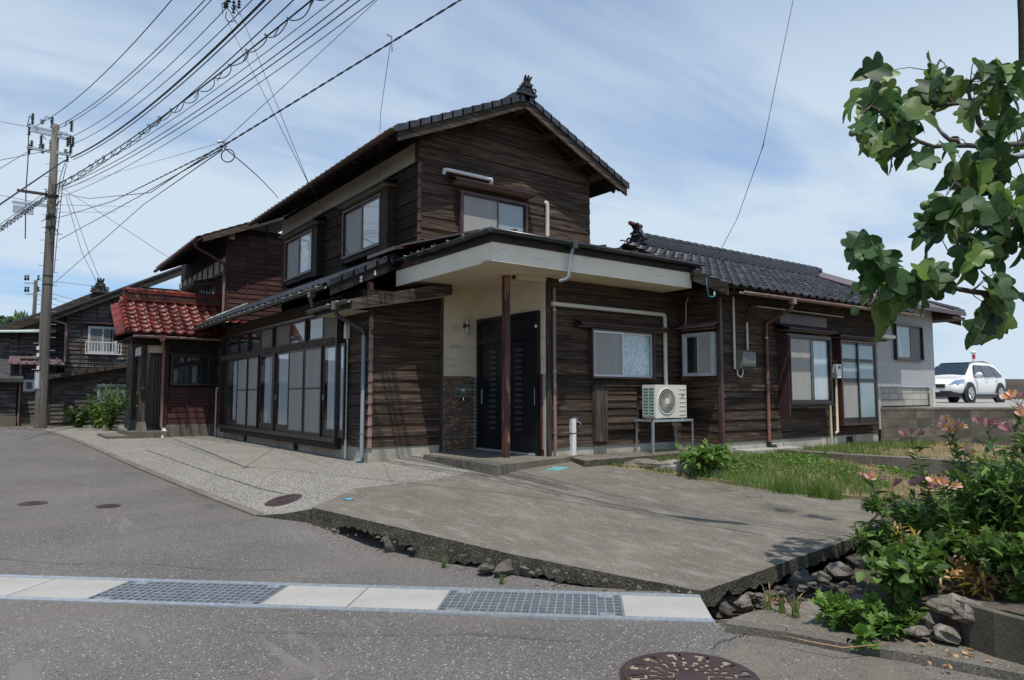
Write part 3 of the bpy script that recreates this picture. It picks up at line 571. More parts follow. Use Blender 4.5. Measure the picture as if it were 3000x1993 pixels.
# manholes
def manhole(name, px, py, r_, zf, label, big=False, cat='manhole cover'):
    c = onS(px, py, zf); z = max(zf(c[0]+dx*r_*.9, c[1]+dy*r_*.9) for dx, dy in ((0, 0), (1, 0), (-1, 0), (0, 1), (0, -1)))+.006; t = thing(name, (c[0], c[1], z), label, cat)
    mb = MB(); mb.lathe((c[0], c[1], z-.03), [(r_*1.07, 0), (r_*1.07, .032)], 40); mb.build('rim', M['iron'], t)
    mb = MB(); mb.lathe((c[0], c[1], z-.01), [(r_, 0), (r_, .0135)], 40); mb.build('lid', M['sandfill'] if big else M['iron'], t)
    z2 = z+.0035; mb = MB()
    def arc(r0, r1, a0, a1, n=6, h=.006):
        for i in range(n):
            p, q = a0+(a1-a0)*i/n, a0+(a1-a0)*(i+1)/n
            P = lambda rr, a, zz: (c[0]+rr*math.cos(a), c[1]+rr*math.sin(a), zz)
            mb.hexa([P(r0, p, z2), P(r1, p, z2), P(r1, q, z2), P(r0, q, z2)], [P(r0, p, z2+h), P(r1, p, z2+h), P(r1, q, z2+h), P(r0, q, z2+h)])
    if big:
        arc(r_*.93, r_, 0, 2*PI, 48); arc(r_*.62, r_*.66, 0, 2*PI, 40); arc(r_*.36, r_*.40, 0, 2*PI, 30); arc(0.01, r_*.25, 0, 2*PI, 24)
        for k in range(12):      # outer ring of petals
            a = 2*PI*k/12
            arc(r_*.66, r_*.80, a+.02, a+.30, 3); arc(r_*.80, r_*.93, a+.10, a+.40, 3); arc(r_*.70, r_*.90, a+.36, a+.46, 2)
        for k in range(20):
            a = 2*PI*k/20; arc(r_*.49, r_*.62, a, a+.17, 2); arc(r_*.40, r_*.49, a+.08, a+.26, 2)
        for k in range(12):
            a = 2*PI*k/12; arc(r_*.27, r_*.36, a, a+.30, 2)
    else:
        for rr in (.25, .5, .75): arc(r_*rr, r_*(rr+.08), 0, 2*PI, 24, .003)
    mb.build('raised_pattern', M['iron'], t)
    gx_, gy_ = (zf(c[0]+r_, c[1])-zf(c[0]-r_, c[1]))/(2*r_), (zf(c[0], c[1]+r_)-zf(c[0], c[1]-r_))/(2*r_)
    t.location.z = zf(c[0], c[1])+.006; t.rotation_euler = (math.atan(gy_), -math.atan(gx_), 0)
manhole('manhole_cover', 2025, 1990, .33, zroad, 'large dark iron manhole cover with ornate sand-filled pattern in the near asphalt', True)
manhole('manhole_cover', 830, 1467, .21, zap, 'plain dark iron manhole cover in the concrete at the left slab corner')
manhole('manhole_cover', 97, 1476, .15, zroad, 'small iron cover in the road nearer the left picture edge')
manhole('manhole_cover', 317, 1484, .13, zroad, 'small iron cover in the road to the right of its twin')
def zslab(x, y): return slab_z(x, y)
c = onS(1022, 1464, zslab); t = thing('water_lid', (c[0], c[1], zslab(c[0], c[1])), 'small round blue lid set in the concrete slab', 'lid')
mb = MB(); mb.lathe((c[0], c[1], zslab(c[0], c[1])-.02), [(.062, 0), (.062, .025)], 20); mb.build('rim', M['black'], t)
mb = MB(); mb.lathe((c[0], c[1], zslab(c[0], c[1])-.015), [(.052, 0), (.052, .024), (.045, .026)], 20); mb.build('cap', M['bluelid'], t)
mb = MB(); q = [onS(px, py, zslab) for px, py in ((1598, 1378), (1640, 1380), (1668, 1371), (1628, 1368))]
mb.hexa([(p[0], p[1], p[2]-.02) for p in q], [(p[0], p[1], p[2]+.008) for p in q]); mb.build('meter_lid', M['teal'], label='flat teal rectangular lid in front of the entrance step', cat='lid')
# shallow scratches on the slab, exposed pale aggregate
# ---- entrance step, walk along the B2 wall
ST = [(1.36, .02), (1.36, -.6), tuple(onZ(1245, 1337, .10)[:2]), tuple(onZ(1457, 1365, .14)[:2]), tuple(onZ(1662, 1338, .14)[:2]), (3.62, -1.93), (2.19, -1.93), (2.19, .02)]
def flatz(z): return lambda x, y: z
stp = [(1.36, .0), tuple(onZ(1240, 1333, .13)[:2]), tuple(onZ(1456, 1364, .13)[:2]), tuple(onZ(1662, 1340, .13)[:2]), (3.0, -1.96), (2.24, -1.96), (2.24, 0.0)]
mb = MB(); mb.prism([(p[0], p[1], -.05) for p in stp], (0, 0, .18)); mb.build('entrance_step', M['concrete'], kind='structure')
wk = [(2.9, -1.96), tuple(onZ(1672, 1341, .11)[:2]), tuple(onZ(1712, 1350, .115)[:2]), tuple(onZ(2092, 1320, .115)[:2]), (5.44, -2.87), (5.44, -1.96)]
sheet('side_walk', wk, lambda x, y: .115, M['concrete'], .25, thick=.2, mats_edge=M['slabedge'], edgefn=lambda i, p: .17+.02*mnoise.noise(Vector((p[0]*9, p[1]*9, 0))))
# ---- lawn
def zlawn(x, y): k = sm((x-3.0)/1.6)*sm((y+6.7)/3.2); return (zin(x, y)+.008)*(1-k)+.045*k+.02*mnoise.noise(Vector((x*.6, y*.6, 0)))
lw = [tuple(onS(1700, 1358, zin)[:2]), (5.4, -2.6), (5.5, -2.86), (14.6, -2.86), (14.6, -12), tuple(onZ(3300, 1500, -.05)[:2]), tuple(onZ(2700, 1540, -.05)[:2]), tuple(SLD), tuple(onS(2500, 1463, zin)[:2]), tuple(onS(2344, 1450, zin)[:2]), tuple(onS(2110, 1416, zin)[:2]), tuple(onS(1846, 1375, zin)[:2])]
sheet('lawn', lw, zlawn, M['lawn_soil'], .35, thick=.3)
# concrete kerb strips in the lawn
a = onZ(2212, 1310, .14); b = onZ(2470, 1332, .12); c = onZ(2760, 1352, .10); d = onZ(3100, 1385, .09)
strip('garden_kerb', [a[:2], b[:2], c[:2], d[:2]], .26, -.1, .125, M['concrete'], side=1)
mb = MB(); mb.box(5.75, 7.4, -3.25, -2.89, -.1, .135); mb.build('paving_pad', M['lidconc'], kind='structure')
for i, (px, py, r_, m_, l) in enumerate([(1885, 1372, .25, 'concrete', 'brownish end stone of the low edging between slab and grass'), (1965, 1382, .30, 'block_lt', 'long pale grey stone in the middle of the low edging'), (2060, 1400, .26, 'block_lt', 'pale broken stone at the right end of the low edging')]):
    p = onS(px, py, zin); o = rock('edging_stone', (p[0]+.10, p[1], p[2]+.03), r_*1.25, 40+i, M[m_], 'stone', l, flat=.42); o.rotation_euler = (0, 0, math.radians(-72)); o.scale = (1.25, .55, 1)
for i, (px, py, r_, l) in enumerate([(2040, 1348, .2, 'flat stone left of the leafy bush'), (2250, 1330, .22, 'flat stone right of the leafy bush'), (2310, 1345, .2, 'stone block beside the white paving pad')]):
    p = onZ(px, py, .0); rock('garden_stone', (p[0], p[1], 0.02), r_, 50+i, M['concrete'], 'stone', l, flat=.45)
# planting bed: soil mound at the right
def zbed(x, y):
    return -.24+.16*sm((np.dot((x-CAM[0], y-CAM[1]), VR)-1.35)/.8)*1.0+.05*mnoise.noise(Vector((x*2, y*2, 5)))
bd = [tuple(onZ(px, py, -.26)[:2]) for px, py in ((2500, 1772), (2650, 1850), (2850, 1880), (3200, 1960), (3400, 1560), (2900, 1480), (2600, 1520), (2560, 1640))]
sheet('planting_bed', bd, zbed, M['dirt'], .15)
# ------------------------------------------------------------------ building helpers
class Face:
    def __init__(s, kind, plane): s.k = kind; s.p = plane; s.rot = 0. if kind == 'B' else -PI/2
    def P(s, u, v, o=0.): return (u, s.p-o, v) if s.k == 'B' else (s.p-o, u, v)
    def at(s, px, py, o=0.):
        if s.k == 'B': q = onY(px, py, s.p-o); return q[0], q[2]
        q = onX(px, py, s.p-o); return q[1], q[2]
def fb(f, mb, u0, u1, v0, v1, o0, o1):
    a = f.P(u0, v0, o0); b = f.P(u1, v1, o1); mb.box(a[0], b[0], a[1], b[1], a[2], b[2]); return mb
def fpart(name, f, mat, parent, *boxes, **k):
    mb = MB()
    for b in boxes: fb(f, mb, *b)
    return mb.build(name, mat, parent, rot=f.rot, **k)
def board(f, parent, ul0, ur0, ul1, ur1, v0, v1, mat, name='siding_board', ot=.002, ob=.024, th=.001):
    a = [f.P(ul0, v0, th), f.P(ur0, v0, th), f.P(ur0, v0, ob), f.P(ul0, v0, ob)]
    b = [f.P(ul1, v1, th), f.P(ur1, v1, th), f.P(ur1, v1, ot+.004), f.P(ul1, v1, ot+.004)]
    return MB().hexa(a, b).build(name, mat, parent, rot=f.rot)
def siding(f, parent, u0, u1, v0, v1, step, mat, joints=2.2, lim=None, jit=.006, name='siding_board', ob=.024):
    n = max(1, round((v1-v0)/step)); h = (v1-v0)/n; cnt = 0
    for i in range(n):
        a, b = v0+h*i, v0+h*(i+1)+.012
        L0, R0 = (u0, u1) if lim is None else lim(a); L1, R1 = (u0, u1) if lim is None else lim(min(b, v1))
        if R0-L0 < .08: continue
        if R1 < L1: m_ = (L1+R1)/2; L1, R1 = m_-.02, m_+.02
        cuts = [0.]
        if joints and (R0-L0) > joints*1.2:
            x = R.uniform(.4, 1)*joints
            while x < (R0-L0)-.5: cuts.append(x/(R0-L0)); x += joints*R.uniform(.75, 1.1)
        cuts.append(1.)
        for p, q in zip(cuts[:-1], cuts[1:]):
            g_ = .0025; l0 = L0+(R0-L0)*p+g_; r0 = L0+(R0-L0)*q-g_
            l1 = max(L1, l0) if p > 0 else L1; r1 = min(R1, r0) if q < 1 else R1
            if r1 <= l1: r1 = l1+.01
            j = R.uniform(-jit, jit); board(f, parent, l0, r0, l1, r1, a+j, b+j*.5, mat, name, ob=ob+R.uniform(-.004, .011)); cnt += 1
    return cnt
def curtain(f, parent, u0, u1, v0, v1, o, mat, amp=.012, per=.085):
    n = max(6, int(abs(u1-u0)/.02)); vs = []; ph = R.random()*6
    for i in range(n+1):
        u = u0+(u1-u0)*i/n; oo = o+amp*math.sin(2*PI*u/per+ph+.8*math.sin(u*9))
        vs += [f.P(u, v0, oo), f.P(u, v1, oo)]
    mb = MB(); mb.add(vs, [(2*i, 2*i+2, 2*i+3, 2*i+1) for i in range(n)], True); return mb.build('curtain', mat, parent)
def ring(f, mb, u0, u1, v0, v1, w_, o0, o1, wb=None):
    wb = wb or w_
    fb(f, mb, u0, u0+w_, v0, v1, o0, o1); fb(f, mb, u1-w_, u1, v0, v1, o0, o1); fb(f, mb, u0+w_, u1-w_, v1-w_, v1, o0, o1); fb(f, mb, u0+w_, u1-w_, v0, v0+wb, o0, o1); return mb
def window(parent, f, u0, u1, v0, v1, prot, fmat, leaves, fw=.04, sash=None, name='window', bar=.028, label=None, wb=None, curt=None, back='dark'):
    if u1 < u0: u0, u1 = u1, u0
    mb = MB(); ring(f, mb, u0, u1, v0, v1, fw, .0, prot); w_ = mb.build(name, fmat, parent, rot=f.rot, label=label)
    fpart('backing', f, M[back], w_, (u0+fw*.5, u1-fw*.5, v0+fw*.5, v1-fw*.5, .026, .031))
    W = u1-u0-2*fw; a0 = u0+fw
    for i, (a, b, k) in enumerate(leaves):
        l, r = a0+W*a, a0+W*b; o = prot-.035-(.022 if i % 2 else 0); vb, vt = v0+fw, v1-fw
        mb = MB(); ring(f, mb, l, r, vb, vt, bar, o-.010, o+.012, wb=wb); mb.build('sash', sash or fmat, w_, rot=f.rot)
        pl, pr, pb, pt = l+bar, r-bar, vb+(wb or bar), vt-bar
        m = {'clear': M['glass'], 'dark': M['glass'], 'lace': M['glass'], 'half': M['glass'], 'screen': M['screen'], 'screen_dk': M['screen_dk'], 'frost': M['frost'], 'paper': M['paper'], 'blue': M['frost']}[k]
        fpart('pane', f, m, w_, (pl, pr, pb, pt, o-.002, o+.002))
        if k == 'clear': curtain(f, w_, pl-.0, pr, pb, pt, (o+.031)/2, M['curtain'], amp=max(.002, min(.012, (o-.031)/2-.003)))
        elif k == 'half': curtain(f, w_, pl+(pr-pl)*.22, pr, pb, pt, (o+.031)/2, M['curtain'], amp=max(.002, min(.012, (o-.031)/2-.003)))
        elif k == 'lace': fpart('lace_curtain', f, M['lace'], w_, (pl, pr, pb, pt, .036, .04))
    return w_
def hood(parent, f, u0, u1, v, depth, drop, over=.1, mat=None, name='window_hood', th=.05, soff='plaster'):
    mat = mat or M['purple_trim']; mb = MB(); a, b = u0-over, u1+over
    A = [f.P(a, v+drop, 0), f.P(b, v+drop, 0), f.P(b, v, depth), f.P(a, v, depth)]
    mb.hexa([(p[0], p[1], p[2]-.012) for p in A], A); h = mb.build(name, mat, parent)
    fpart('hood_fascia', f, M['timber_dark'], h, (a+.01, b-.01, v-th, v-.013, depth-.03, depth-.004), (a+.01, a+.035, v-th, v-.013, .0, depth-.031), (b-.035, b-.01, v-th, v-.013, .0, depth-.031))
    fpart('hood_soffit', f, M[soff], h, (a+.036, b-.036, v-th+.002, v-th+.012, .0, depth-.031))
    return h
def gutter(name, pts, r_, mat, parent, hooks=.45, brk=True, hookmat='wire_steel'):
    mb = MB(); a = np.array(pts[0], float)
    for p, q in zip(pts[:-1], pts[1:]):
        p = np.array(p, float); q = np.array(q, float); d = q-p; L = np.linalg.norm(d); d /= L; s_ = np.cross(d, (0, 0, 1)); s_ /= np.linalg.norm(s_); n = 9; vs = []
        for c in (p, q):
            for rr in (r_, r_-.006):
                for j in range(n+1):
                    t = PI*j/n; vs.append(c+s_*math.cos(t)*rr+np.array([0, 0, -math.sin(t)*rr]))
        m = n+1; fs = []
        for j in range(n): fs += [(j, j+1, 2*m+j+1, 2*m+j), (m+j+1, m+j, 3*m+j, 3*m+j+1), (j+1, j, m+j, m+j+1), (2*m+j, 2*m+j+1, 3*m+j+1, 3*m+j)]
        fs += [(0, 2*m, 3*m, m), (n, m+n, 3*m+n, 2*m+n)]
        mb.add(vs, fs, True)
        # joint sleeves
        k = 1
        while k*1.8 < L:
            c = p+d*k*1.8; vs = []
            for e in (-.02, .02):
                for j in range(n+1): t = PI*j/n; vs.append(c+d*e+s_*math.cos(t)*(r_+.004)+np.array([0, 0, -math.sin(t)*(r_+.004)]))
            mb.add(vs, [(j, j+1, m+j+1, m+j) for j in range(n)], True); k += 1
    g = mb.build(name, mat, parent)
    if hooks:
        first = None
        for p, q in zip(pts[:-1], pts[1:]):
            p = np.array(p, float); q = np.array(q, float); d = q-p; L = np.linalg.norm(d); d /= L; s_ = np.cross(d, (0, 0, 1)); s_ /= np.linalg.norm(s_)
            x = hooks*.4
            while x < L:
                c = p+d*x
                ps = [c+s_*math.cos(t)*(r_+.004)+np.array([0, 0, -math.sin(t)*(r_+.004)]) for t in np.linspace(0, PI, 7)]+[c-s_*(r_+.004)+np.array([0, 0, .02]), c+s_*(r_+.004)+np.array([0, 0, .012]), c+s_*(r_+.004)]
                MB().tube(ps, .0035, 4).build('bracket', M[hookmat], g); x += hooks
    return g
def pipe(name, pts, r_, mat, parent, clamps=(), seg=10, **k):
    o = MB().tube(pts, r_, seg).build(name, mat, parent, **k)
    for c in clamps: MB().lathe((c[0], c[1], c[2]-.008), [(r_+.006, 0), (r_+.006, .016)], 10).build('clamp', M['wire_steel'], o)
    return o
# roof tile mesh (shared)
def tile_mesh(name, mat, w_=.27, l=.27, hump=.034, pan=.012, lip=.028):
    n = 9; V = []
    xs = np.linspace(0, w_*1.03, n)
    def pz(x):
        h = w_*.34
        return hump*math.sin(PI*x/h) if x < h else -pan*math.sin(PI*(x-h)/(w_*1.03-h))
    for y, up in ((0, .028), (l, 0.)):
        for x in xs: V.append((x-w_/2, y, pz(x)+up))
    for x in xs: V.append((x-w_/2, .004, pz(x)+.028-lip))
    F = [(i, i+1, n+i+1, n+i) for i in range(n-1)]+[(2*n+i, 2*n+i+1, i+1, i) for i in range(n-1)]
    me = bpy.data.meshes.new(name); me.from_pydata(V, [], F); me.materials.append(mat)
    me.polygons.foreach_set('use_smooth', [True]*(n-1)+[False]*(n-1)); me.update(); return me, np.array(V), np.array(F)
def tile_field(o, du, dup, nu, nv, w_=.265, ex=.235, skip=None, wt=1., lift=.01):
    """o: eave start point; du: unit along eave; dup: unit up the slope. returns placements"""
    o = np.array(o, float); du = np.array(du, float); dup = np.array(dup, float); nrm = np.cross(du, dup); nrm *= np.sign(nrm[2]); out_ = []
    for j in range(nv):
        for i in range(nu):
            p = o+du*w_*(i+.5)+dup*ex*j+nrm*lift
            if skip and skip(p): continue
            out_.append((p, wt/np.linalg.norm(p-CAM)))
    return out_
def place_tiles(pl, tm, parent, name, limit=300, rots=None):
    """pl: list of (pos, rot, weight)"""
    me, TV, TF = tm; pl = sorted(pl, key=lambda q: -q[2]); base = wloc(parent)
    for k, (p, rot, w_) in enumerate(pl[:limit]):
        c = bpy.data.objects.new(name, me); COL.objects.link(c); c.parent = parent; c.location = Vector(p)-base
        c.rotation_euler = (rot[0]+R.uniform(-.012, .012), R.uniform(-.015, .015), rot[2]+R.uniform(-.006, .006))
    rest = pl[limit:]
    if rest:
        Vs = []; Fs = []
        for k, (p, rot, w_) in enumerate(rest):
            m3 = np.array(Matrix.Rotation(rot[2]+R.uniform(-.006, .006), 3, 'Z') @ Matrix.Rotation(rot[0]+R.uniform(-.012, .012), 3, 'X'))
            Vs.append(TV @ m3.T+p); Fs.append(TF+len(TV)*k)
        fastmesh('roof_tiles', np.concatenate(Vs), np.concatenate(Fs), me.materials[0], parent, loc=tuple(rest[0][0]), kind='stuff')
TB = tile_mesh('roof_tile', M['tile_black']); TR = tile_mesh('red_tile', M['tile_red'], hump=.042, pan=.018, lip=.032); TR2 = tile_mesh('red_roof_tile', M['redtile_roof2'])
def slab_roof(name, parent, pts, th, mat):     # pts: top quad, thickness downwards
    return MB().hexa([(p[0], p[1], p[2]-th) for p in pts], pts).build(name, mat, parent)
def ornament(parent, c, s, mat, along='x', name='ridge_ornament'):
    """onigawara: shaped end tile with scrolls at both sides and curling horns on top; faces -y (along='x' spreads in x)"""
    mb = MB()
    ax = (lambda a, b, h: (c[0]+a*s, c[1]+b*s, c[2]+h*s)) if along == 'x' else (lambda a, b, h: (c[0]+b*s, c[1]+a*s, c[2]+h*s))
    prof = [(-.30, 0), (-.34, .08), (-.24, .13), (-.19, .24), (-.13, .36), (-.06, .42), (.06, .42), (.13, .36), (.19, .24), (.24, .13), (.34, .08), (.30, 0)]
    p0 = [ax(a, -.05, h) for a, h in prof]; d = np.array(ax(0, .07, 0))-np.array(ax(0, -.05, 0)); mb.prism(p0, d)
    for sg in (-1, 1):
        mb.tube([ax(sg*(.26+.07*math.cos(t)), -.08, .10+.07*math.sin(t)) for t in np.linspace(0, 5.5, 9)], .028*s, 6)
        mb.tube([ax(sg*(.14+.05*math.cos(t)), -.08, .25+.05*math.sin(t)) for t in np.linspace(0, 5, 8)], .022*s, 6)
    for k in (-1, 0, 1):
        mb.tube([ax(k*.07, -.0, .36), ax(k*.09, -.04, .44), ax(k*.11, -.09, .51), ax(k*.12, -.13, .55-.03*abs(k))], [.05*s, .045*s, .035*s, .026*s], 7)
    mb.lathe(ax(0, -.09, .18), [(.001, 0), (.07*s, .01), (.05*s, .05*s), (.001, .07*s)], 8)
    mb.box(*[v for pr in zip(ax(-.36, -.1, -.08), ax(.36, .12, .0)) for v in pr])
    return mb.build(name, mat, parent)
# ------------------------------------------------------------------ THE HOUSE
X2, Y2F, XR = .91, .05, 5.02          # second floor: left face, gable face, right end
YB2, XD, X3, Y4, XE = -1.94, 2.19, 5.47, -2.87, 11.02
H = thing('wooden_house', (2.0, 1.0, 0), 'old two-storey Japanese house with dark weathered board walls, black tiles and cream entrance canopy', 'house')
fA = Face('A', 0.); fB1 = Face('B', 0.); fD = Face('A', XD); fB2 = Face('B', YB2); fB3 = Face('A', X3); fB4 = Face('B', Y4); fG = Face('B', Y2F); fA2 = Face('A', X2)
# cores (solid bodies behind the cladding)
def core(x0, x1, y0, y1, z0, z1, mat='void', name='wall'): return MB().box(x0, x1, y0, y1, z0, z1).build(name, M[mat], H)
core(.004, 2.6, .32, 9.72, .0, 2.93); core(.004, 2.18, .004, .318, .0, 2.62); core(2.62, 12, -.0, 9.72, 0, 3.3)
core(XD+.004, 5.465, YB2+.004, -.004, .0, 3.04); core(X3+.004, XE, Y4+.004, -.004, 0, 3.12); core(X2+.004, XR-.004, Y2F+.004, 7.28, 2.94, 5.75)
MB().prism([(X2+.004, Y2F+.004, 5.75), (XR-.004, Y2F+.004, 5.75), (2.96, Y2F+.004, 6.70)], (0, 7.2, 0)).build('wall', M['void'], H)
# foundations
def found(f, u0, u1, v0, v1, vents=()):
    x = sorted([u0]+[q for v in vents for q in (v-.14, v+.14)]+[u1]); mb = MB()
    for i in range(0, len(x)-1, 2): fb(f, mb, x[i], x[i+1], v0, v1, -.12, .012)
    for v in vents: fb(f, mb, v-.14, v+.14, v0, v0+.06, -.12, .012); fb(f, mb, v-.14, v+.14, v1-.035, v1, -.12, .012); fb(f, mb, v-.14, v+.14, v0+.06, v1-.035, -.12, -.10)
    return mb.build('foundation', M['found'], H)
v1_ = fA.at(720, 1268)[0]; v2_ = fA.at(868, 1306)[0]
found(fA, -.01, 9.72, -.15, .245, (v1_, v2_)); found(fB1, .013, 1.375, -.15, .25); found(fB2, XD+.09, X3-.01, -.05, .255)
found(fB3, Y4+.01, YB2-.013, -.05, .255); found(fB4, X3+.0, XE, -.1, .27, (fB4.at(2487, 1259)[0],))
for v in (v1_, v2_): fpart('vent', fA, M['void'], H, (v-.138, v+.138, -.09, .21, -.098, -.09))
# first floor, long street face A ------------------------------------------------
uL, uR = fA.at(664, 1100)[0], fA.at(1004, 1100)[0]
siding(fA, H, -.0, uR-.02, .245, 2.74, .18, M['siding'], joints=0); siding(fA, H, uL+.02, 9.72, .245, 2.74, .18, M['siding'], joints=0)
fpart('eave_board', fA, M['timber_y'], H, (uR, uL, 2.62, 2.92, .0, .03))
fpart('upper_infill', fA, nm('brown_board', [(.3, .07, .032, .018), (.7, .12, .058, .032)], scale=(1, 8, 9), ns=2, rough=.8), H, (uR, uL, 2.585, 2.82, .031, .04))
# the projecting glazed bay: head, sill, posts
bo = .15
vb0 = .33; vmid = 2.02; vtop = 2.60
bay = fpart('window_bay', fA, M['frame'], H, (uR-.05, uL+.05, vb0-.05, vb0+.03, 0, bo+.02), (uR-.05, uL+.05, vtop, vtop+.05, 0, bo), (uR-.05, uR, vb0+.03, vtop, 0, bo), (uL, uL+.05, vb0+.03, vtop, 0, bo), label='dark bronze frame of the wide sliding window wall facing the street')
fpart('bay_apron', fA, M['timber_dark'], bay, (uR-.03, uL+.03, vb0-.17, vb0-.053, 0, bo-.02))
fpart('transom', fA, M['timber_y'], bay, (uR, uL, vmid, vmid+.13, 0, bo+.004))
fpart('backing', fA, M['dark'], bay, (uR, uL, vb0, vtop, .033, .042))
# ground sashes measured from the photo: px edges right to left, kind
lo_ = [(1004, 942, 'half'), (940, 890, 'screen'), (888, 844, 'screen'), (842, 804, 'half'), (797, 757, 'half'), (755, 725, 'screen'), (723, 694, 'screen'), (692, 664, 'half')]
for i, (pa, pb, k) in enumerate(lo_):
    a = fA.at(pa, 1100, .14)[0]; b = fA.at(pb, 1100, .14)[0]; o = .125 if i in (1, 2, 5, 6) else .10
    if k == 'half' and i in (3, 4): pass
    mb = MB(); wbt = .05 if k == 'screen' else .14
    ring(fA, mb, a+.004, b-.004, vb0+.032, vmid-.002, .042, o-.012, o+.012, wb=wbt); sh = mb.build('sash', M['frame'], bay, rot=fA.rot)
    if k == 'screen':
        fb(fA, MB(), 0, 1, 0, 1, 0, 1)
        md = vb0+.032+(vmid-vb0)*.52
        fpart('rail', fA, M['frame'], bay, (a+.047, b-.047, md-.012, md+.012, o-.010, o+.011))
        fpart('insect_screen', fA, M['screen'], bay, (a+.046, b-.046, vb0+.032+wbt, vmid-.044, o-.002, o+.002))
    else:
        fpart('pane', fA, M['glass'], bay, (a+.046, b-.046, vb0+.032+wbt, vmid-.044, o-.002, o+.002))
        w_ = b-a; c0, c1 = {0: (a+.045, b-.16*w_), 3: (a+.05, b-.12*w_), 4: (a+.05, a+.72*w_), 7: (a+.05, a+.5*w_)}[i]
        curtain(fA, bay, c0, c1, vb0+.1, vmid-.05, .068, M['curtain'], amp=.014)
        fpart('handle', fA, M['alu'], bay, (b-.034, b-.014, 1.02, 1.12, o+.013, o+.02)) if i in (0, 3) else None
# central mullion
c = fA.at(800.5, 1100, .14)[0]; fpart('mullion', fA, M['frame'], bay, (c-.07, c+.07, vb0+.031, vmid-.001, .05, bo-.004))
up_ = [(998, 948, 'paper'), (946, 902, 'clear'), (896, 850, 'clear'), (848, 808, 'paper'), (798, 765, 'paper'), (763, 736, 'clear'), (729, 701, 'clear'), (699, 672, 'clear')]
for i, (pa, pb, k) in enumerate(up_):
    a = fA.at(pa, 960, .10)[0]; b = fA.at(pb, 960, .10)[0]
    mb = MB(); ring(fA, mb, a, b, vmid+.132, vtop-.002, .035, .07, .095); mb.build('transom_sash', M['frame'], bay, rot=fA.rot)
    fpart('transom_pane', fA, M['paper'] if k == 'paper' else M['glass'], bay, (a+.036, b-.036, vmid+.168, vtop-.038, .082, .086))
    if k != 'paper': fpart('paper_blind', fA, M['screen_dk'], bay, (a+.036, b-.036, vmid+.168, vtop-.2, .06, .063))
for q in (899, 803, 732): c = fA.at(q, 960, .10)[0]; fpart('post', fA, M['timber_dark'], bay, (c-.045, c+.045, vmid+.131, vtop-.001, .03, bo-.02))
# second sheet: small white stickers on lintel are left to the wood grain
# B1 wall -------------------------------------------------------------------------
siding(fB1, H, .0, 1.335, .25, 2.86, .181, M['siding'], joints=0)
fpart('edge_post', fB1, M['timber_vert'], H, (1.337, 1.395, .12, 3.0, 0, .04))
n = 14
for i in range(n):
    z0 = .25+.181*i
    mb = MB(); mb.prism([(-.035, -.038, z0), (.030, -.040, z0), (.014, -.016, z0+.176), (-.014, -.014, z0+.176)], (0, 0, 0.0001)) if 0 else mb.hexa([(-.040, -.040, z0), (.045, -.040, z0), (.045, -.006, z0), (-.006, .045, z0)], [(-.018, -.018, z0+.178), (.045, -.018, z0+.178), (.045, -.001, z0+.178), (-.001, .045, z0+.178)])
    mb.build('corner_cap', M['pinkpipe'] if i < 12 else M['timber_vert'], H)
# cream entrance wall + tiles ------------------------------------------------------
fpart('cream_wall', fB1, M['cream'], H, (1.397, XD-.001, 1.452, 3.05, 0, .03))
fpart('tile_bed', fB1, M['mortar'], H, (1.397, XD-.001, .10, 1.450, 0, .032))
# door wall (faces -X)
fpart('cream_wall', fD, M['cream'], H, (YB2+.0, -.031, 2.50, 3.05, 0, .03)); fpart('cream_wall', fD, M['cream'], H, (YB2+.0, YB2+.1, 1.452, 2.499, 0, .03))
fpart('tile_bed', fD, M['mortar'], H, (YB2+.0, YB2+.1, .12, 1.450, 0, .032))
rows = 37; rh = (1.448-.132)/rows; bw = .0855
bm = {}
def brick(mat, w_, h_, f, u, v, par):
    key = (mat, round(w_, 3), round(h_, 3), f.k)
    if key in bm: return inst(bm[key], 'brick', par, f.P(u, v, .0355))
    o = fpart('brick', f, M[mat], par, (u-w_/2, u+w_/2, v-h_/2, v+h_/2, .0325, .0385)); bm[key] = o; return o
rb = random.Random(3)
for r_ in range(rows):
    v = .135+rh*(r_+.5); off = 0 if r_ % 2 else bw/2; u = 1.402+off; 
    if r_ % 2 == 0: brick(rb.choice(['brick_a', 'brick_b']), bw/2-.008, rh-.008, fB1, 1.402+bw/4-.002, v, H)
    while u+bw < 2.118:
        brick(rb.choice(['brick_a', 'brick_a', 'brick_b', 'brick_b', 'brick_c', 'brick_c']), bw-.008, rh-.008, fB1, u+bw/2, v, H); u += bw
for r_ in range(12):
    h_ = 1.316/12; brick('brick_red', .052, h_-.008, fB1, 2.155, .135+h_*(r_+.5), H); brick('brick_red', .075, h_-.008, fD, YB2+.052, .135+h_*(r_+.5), H)
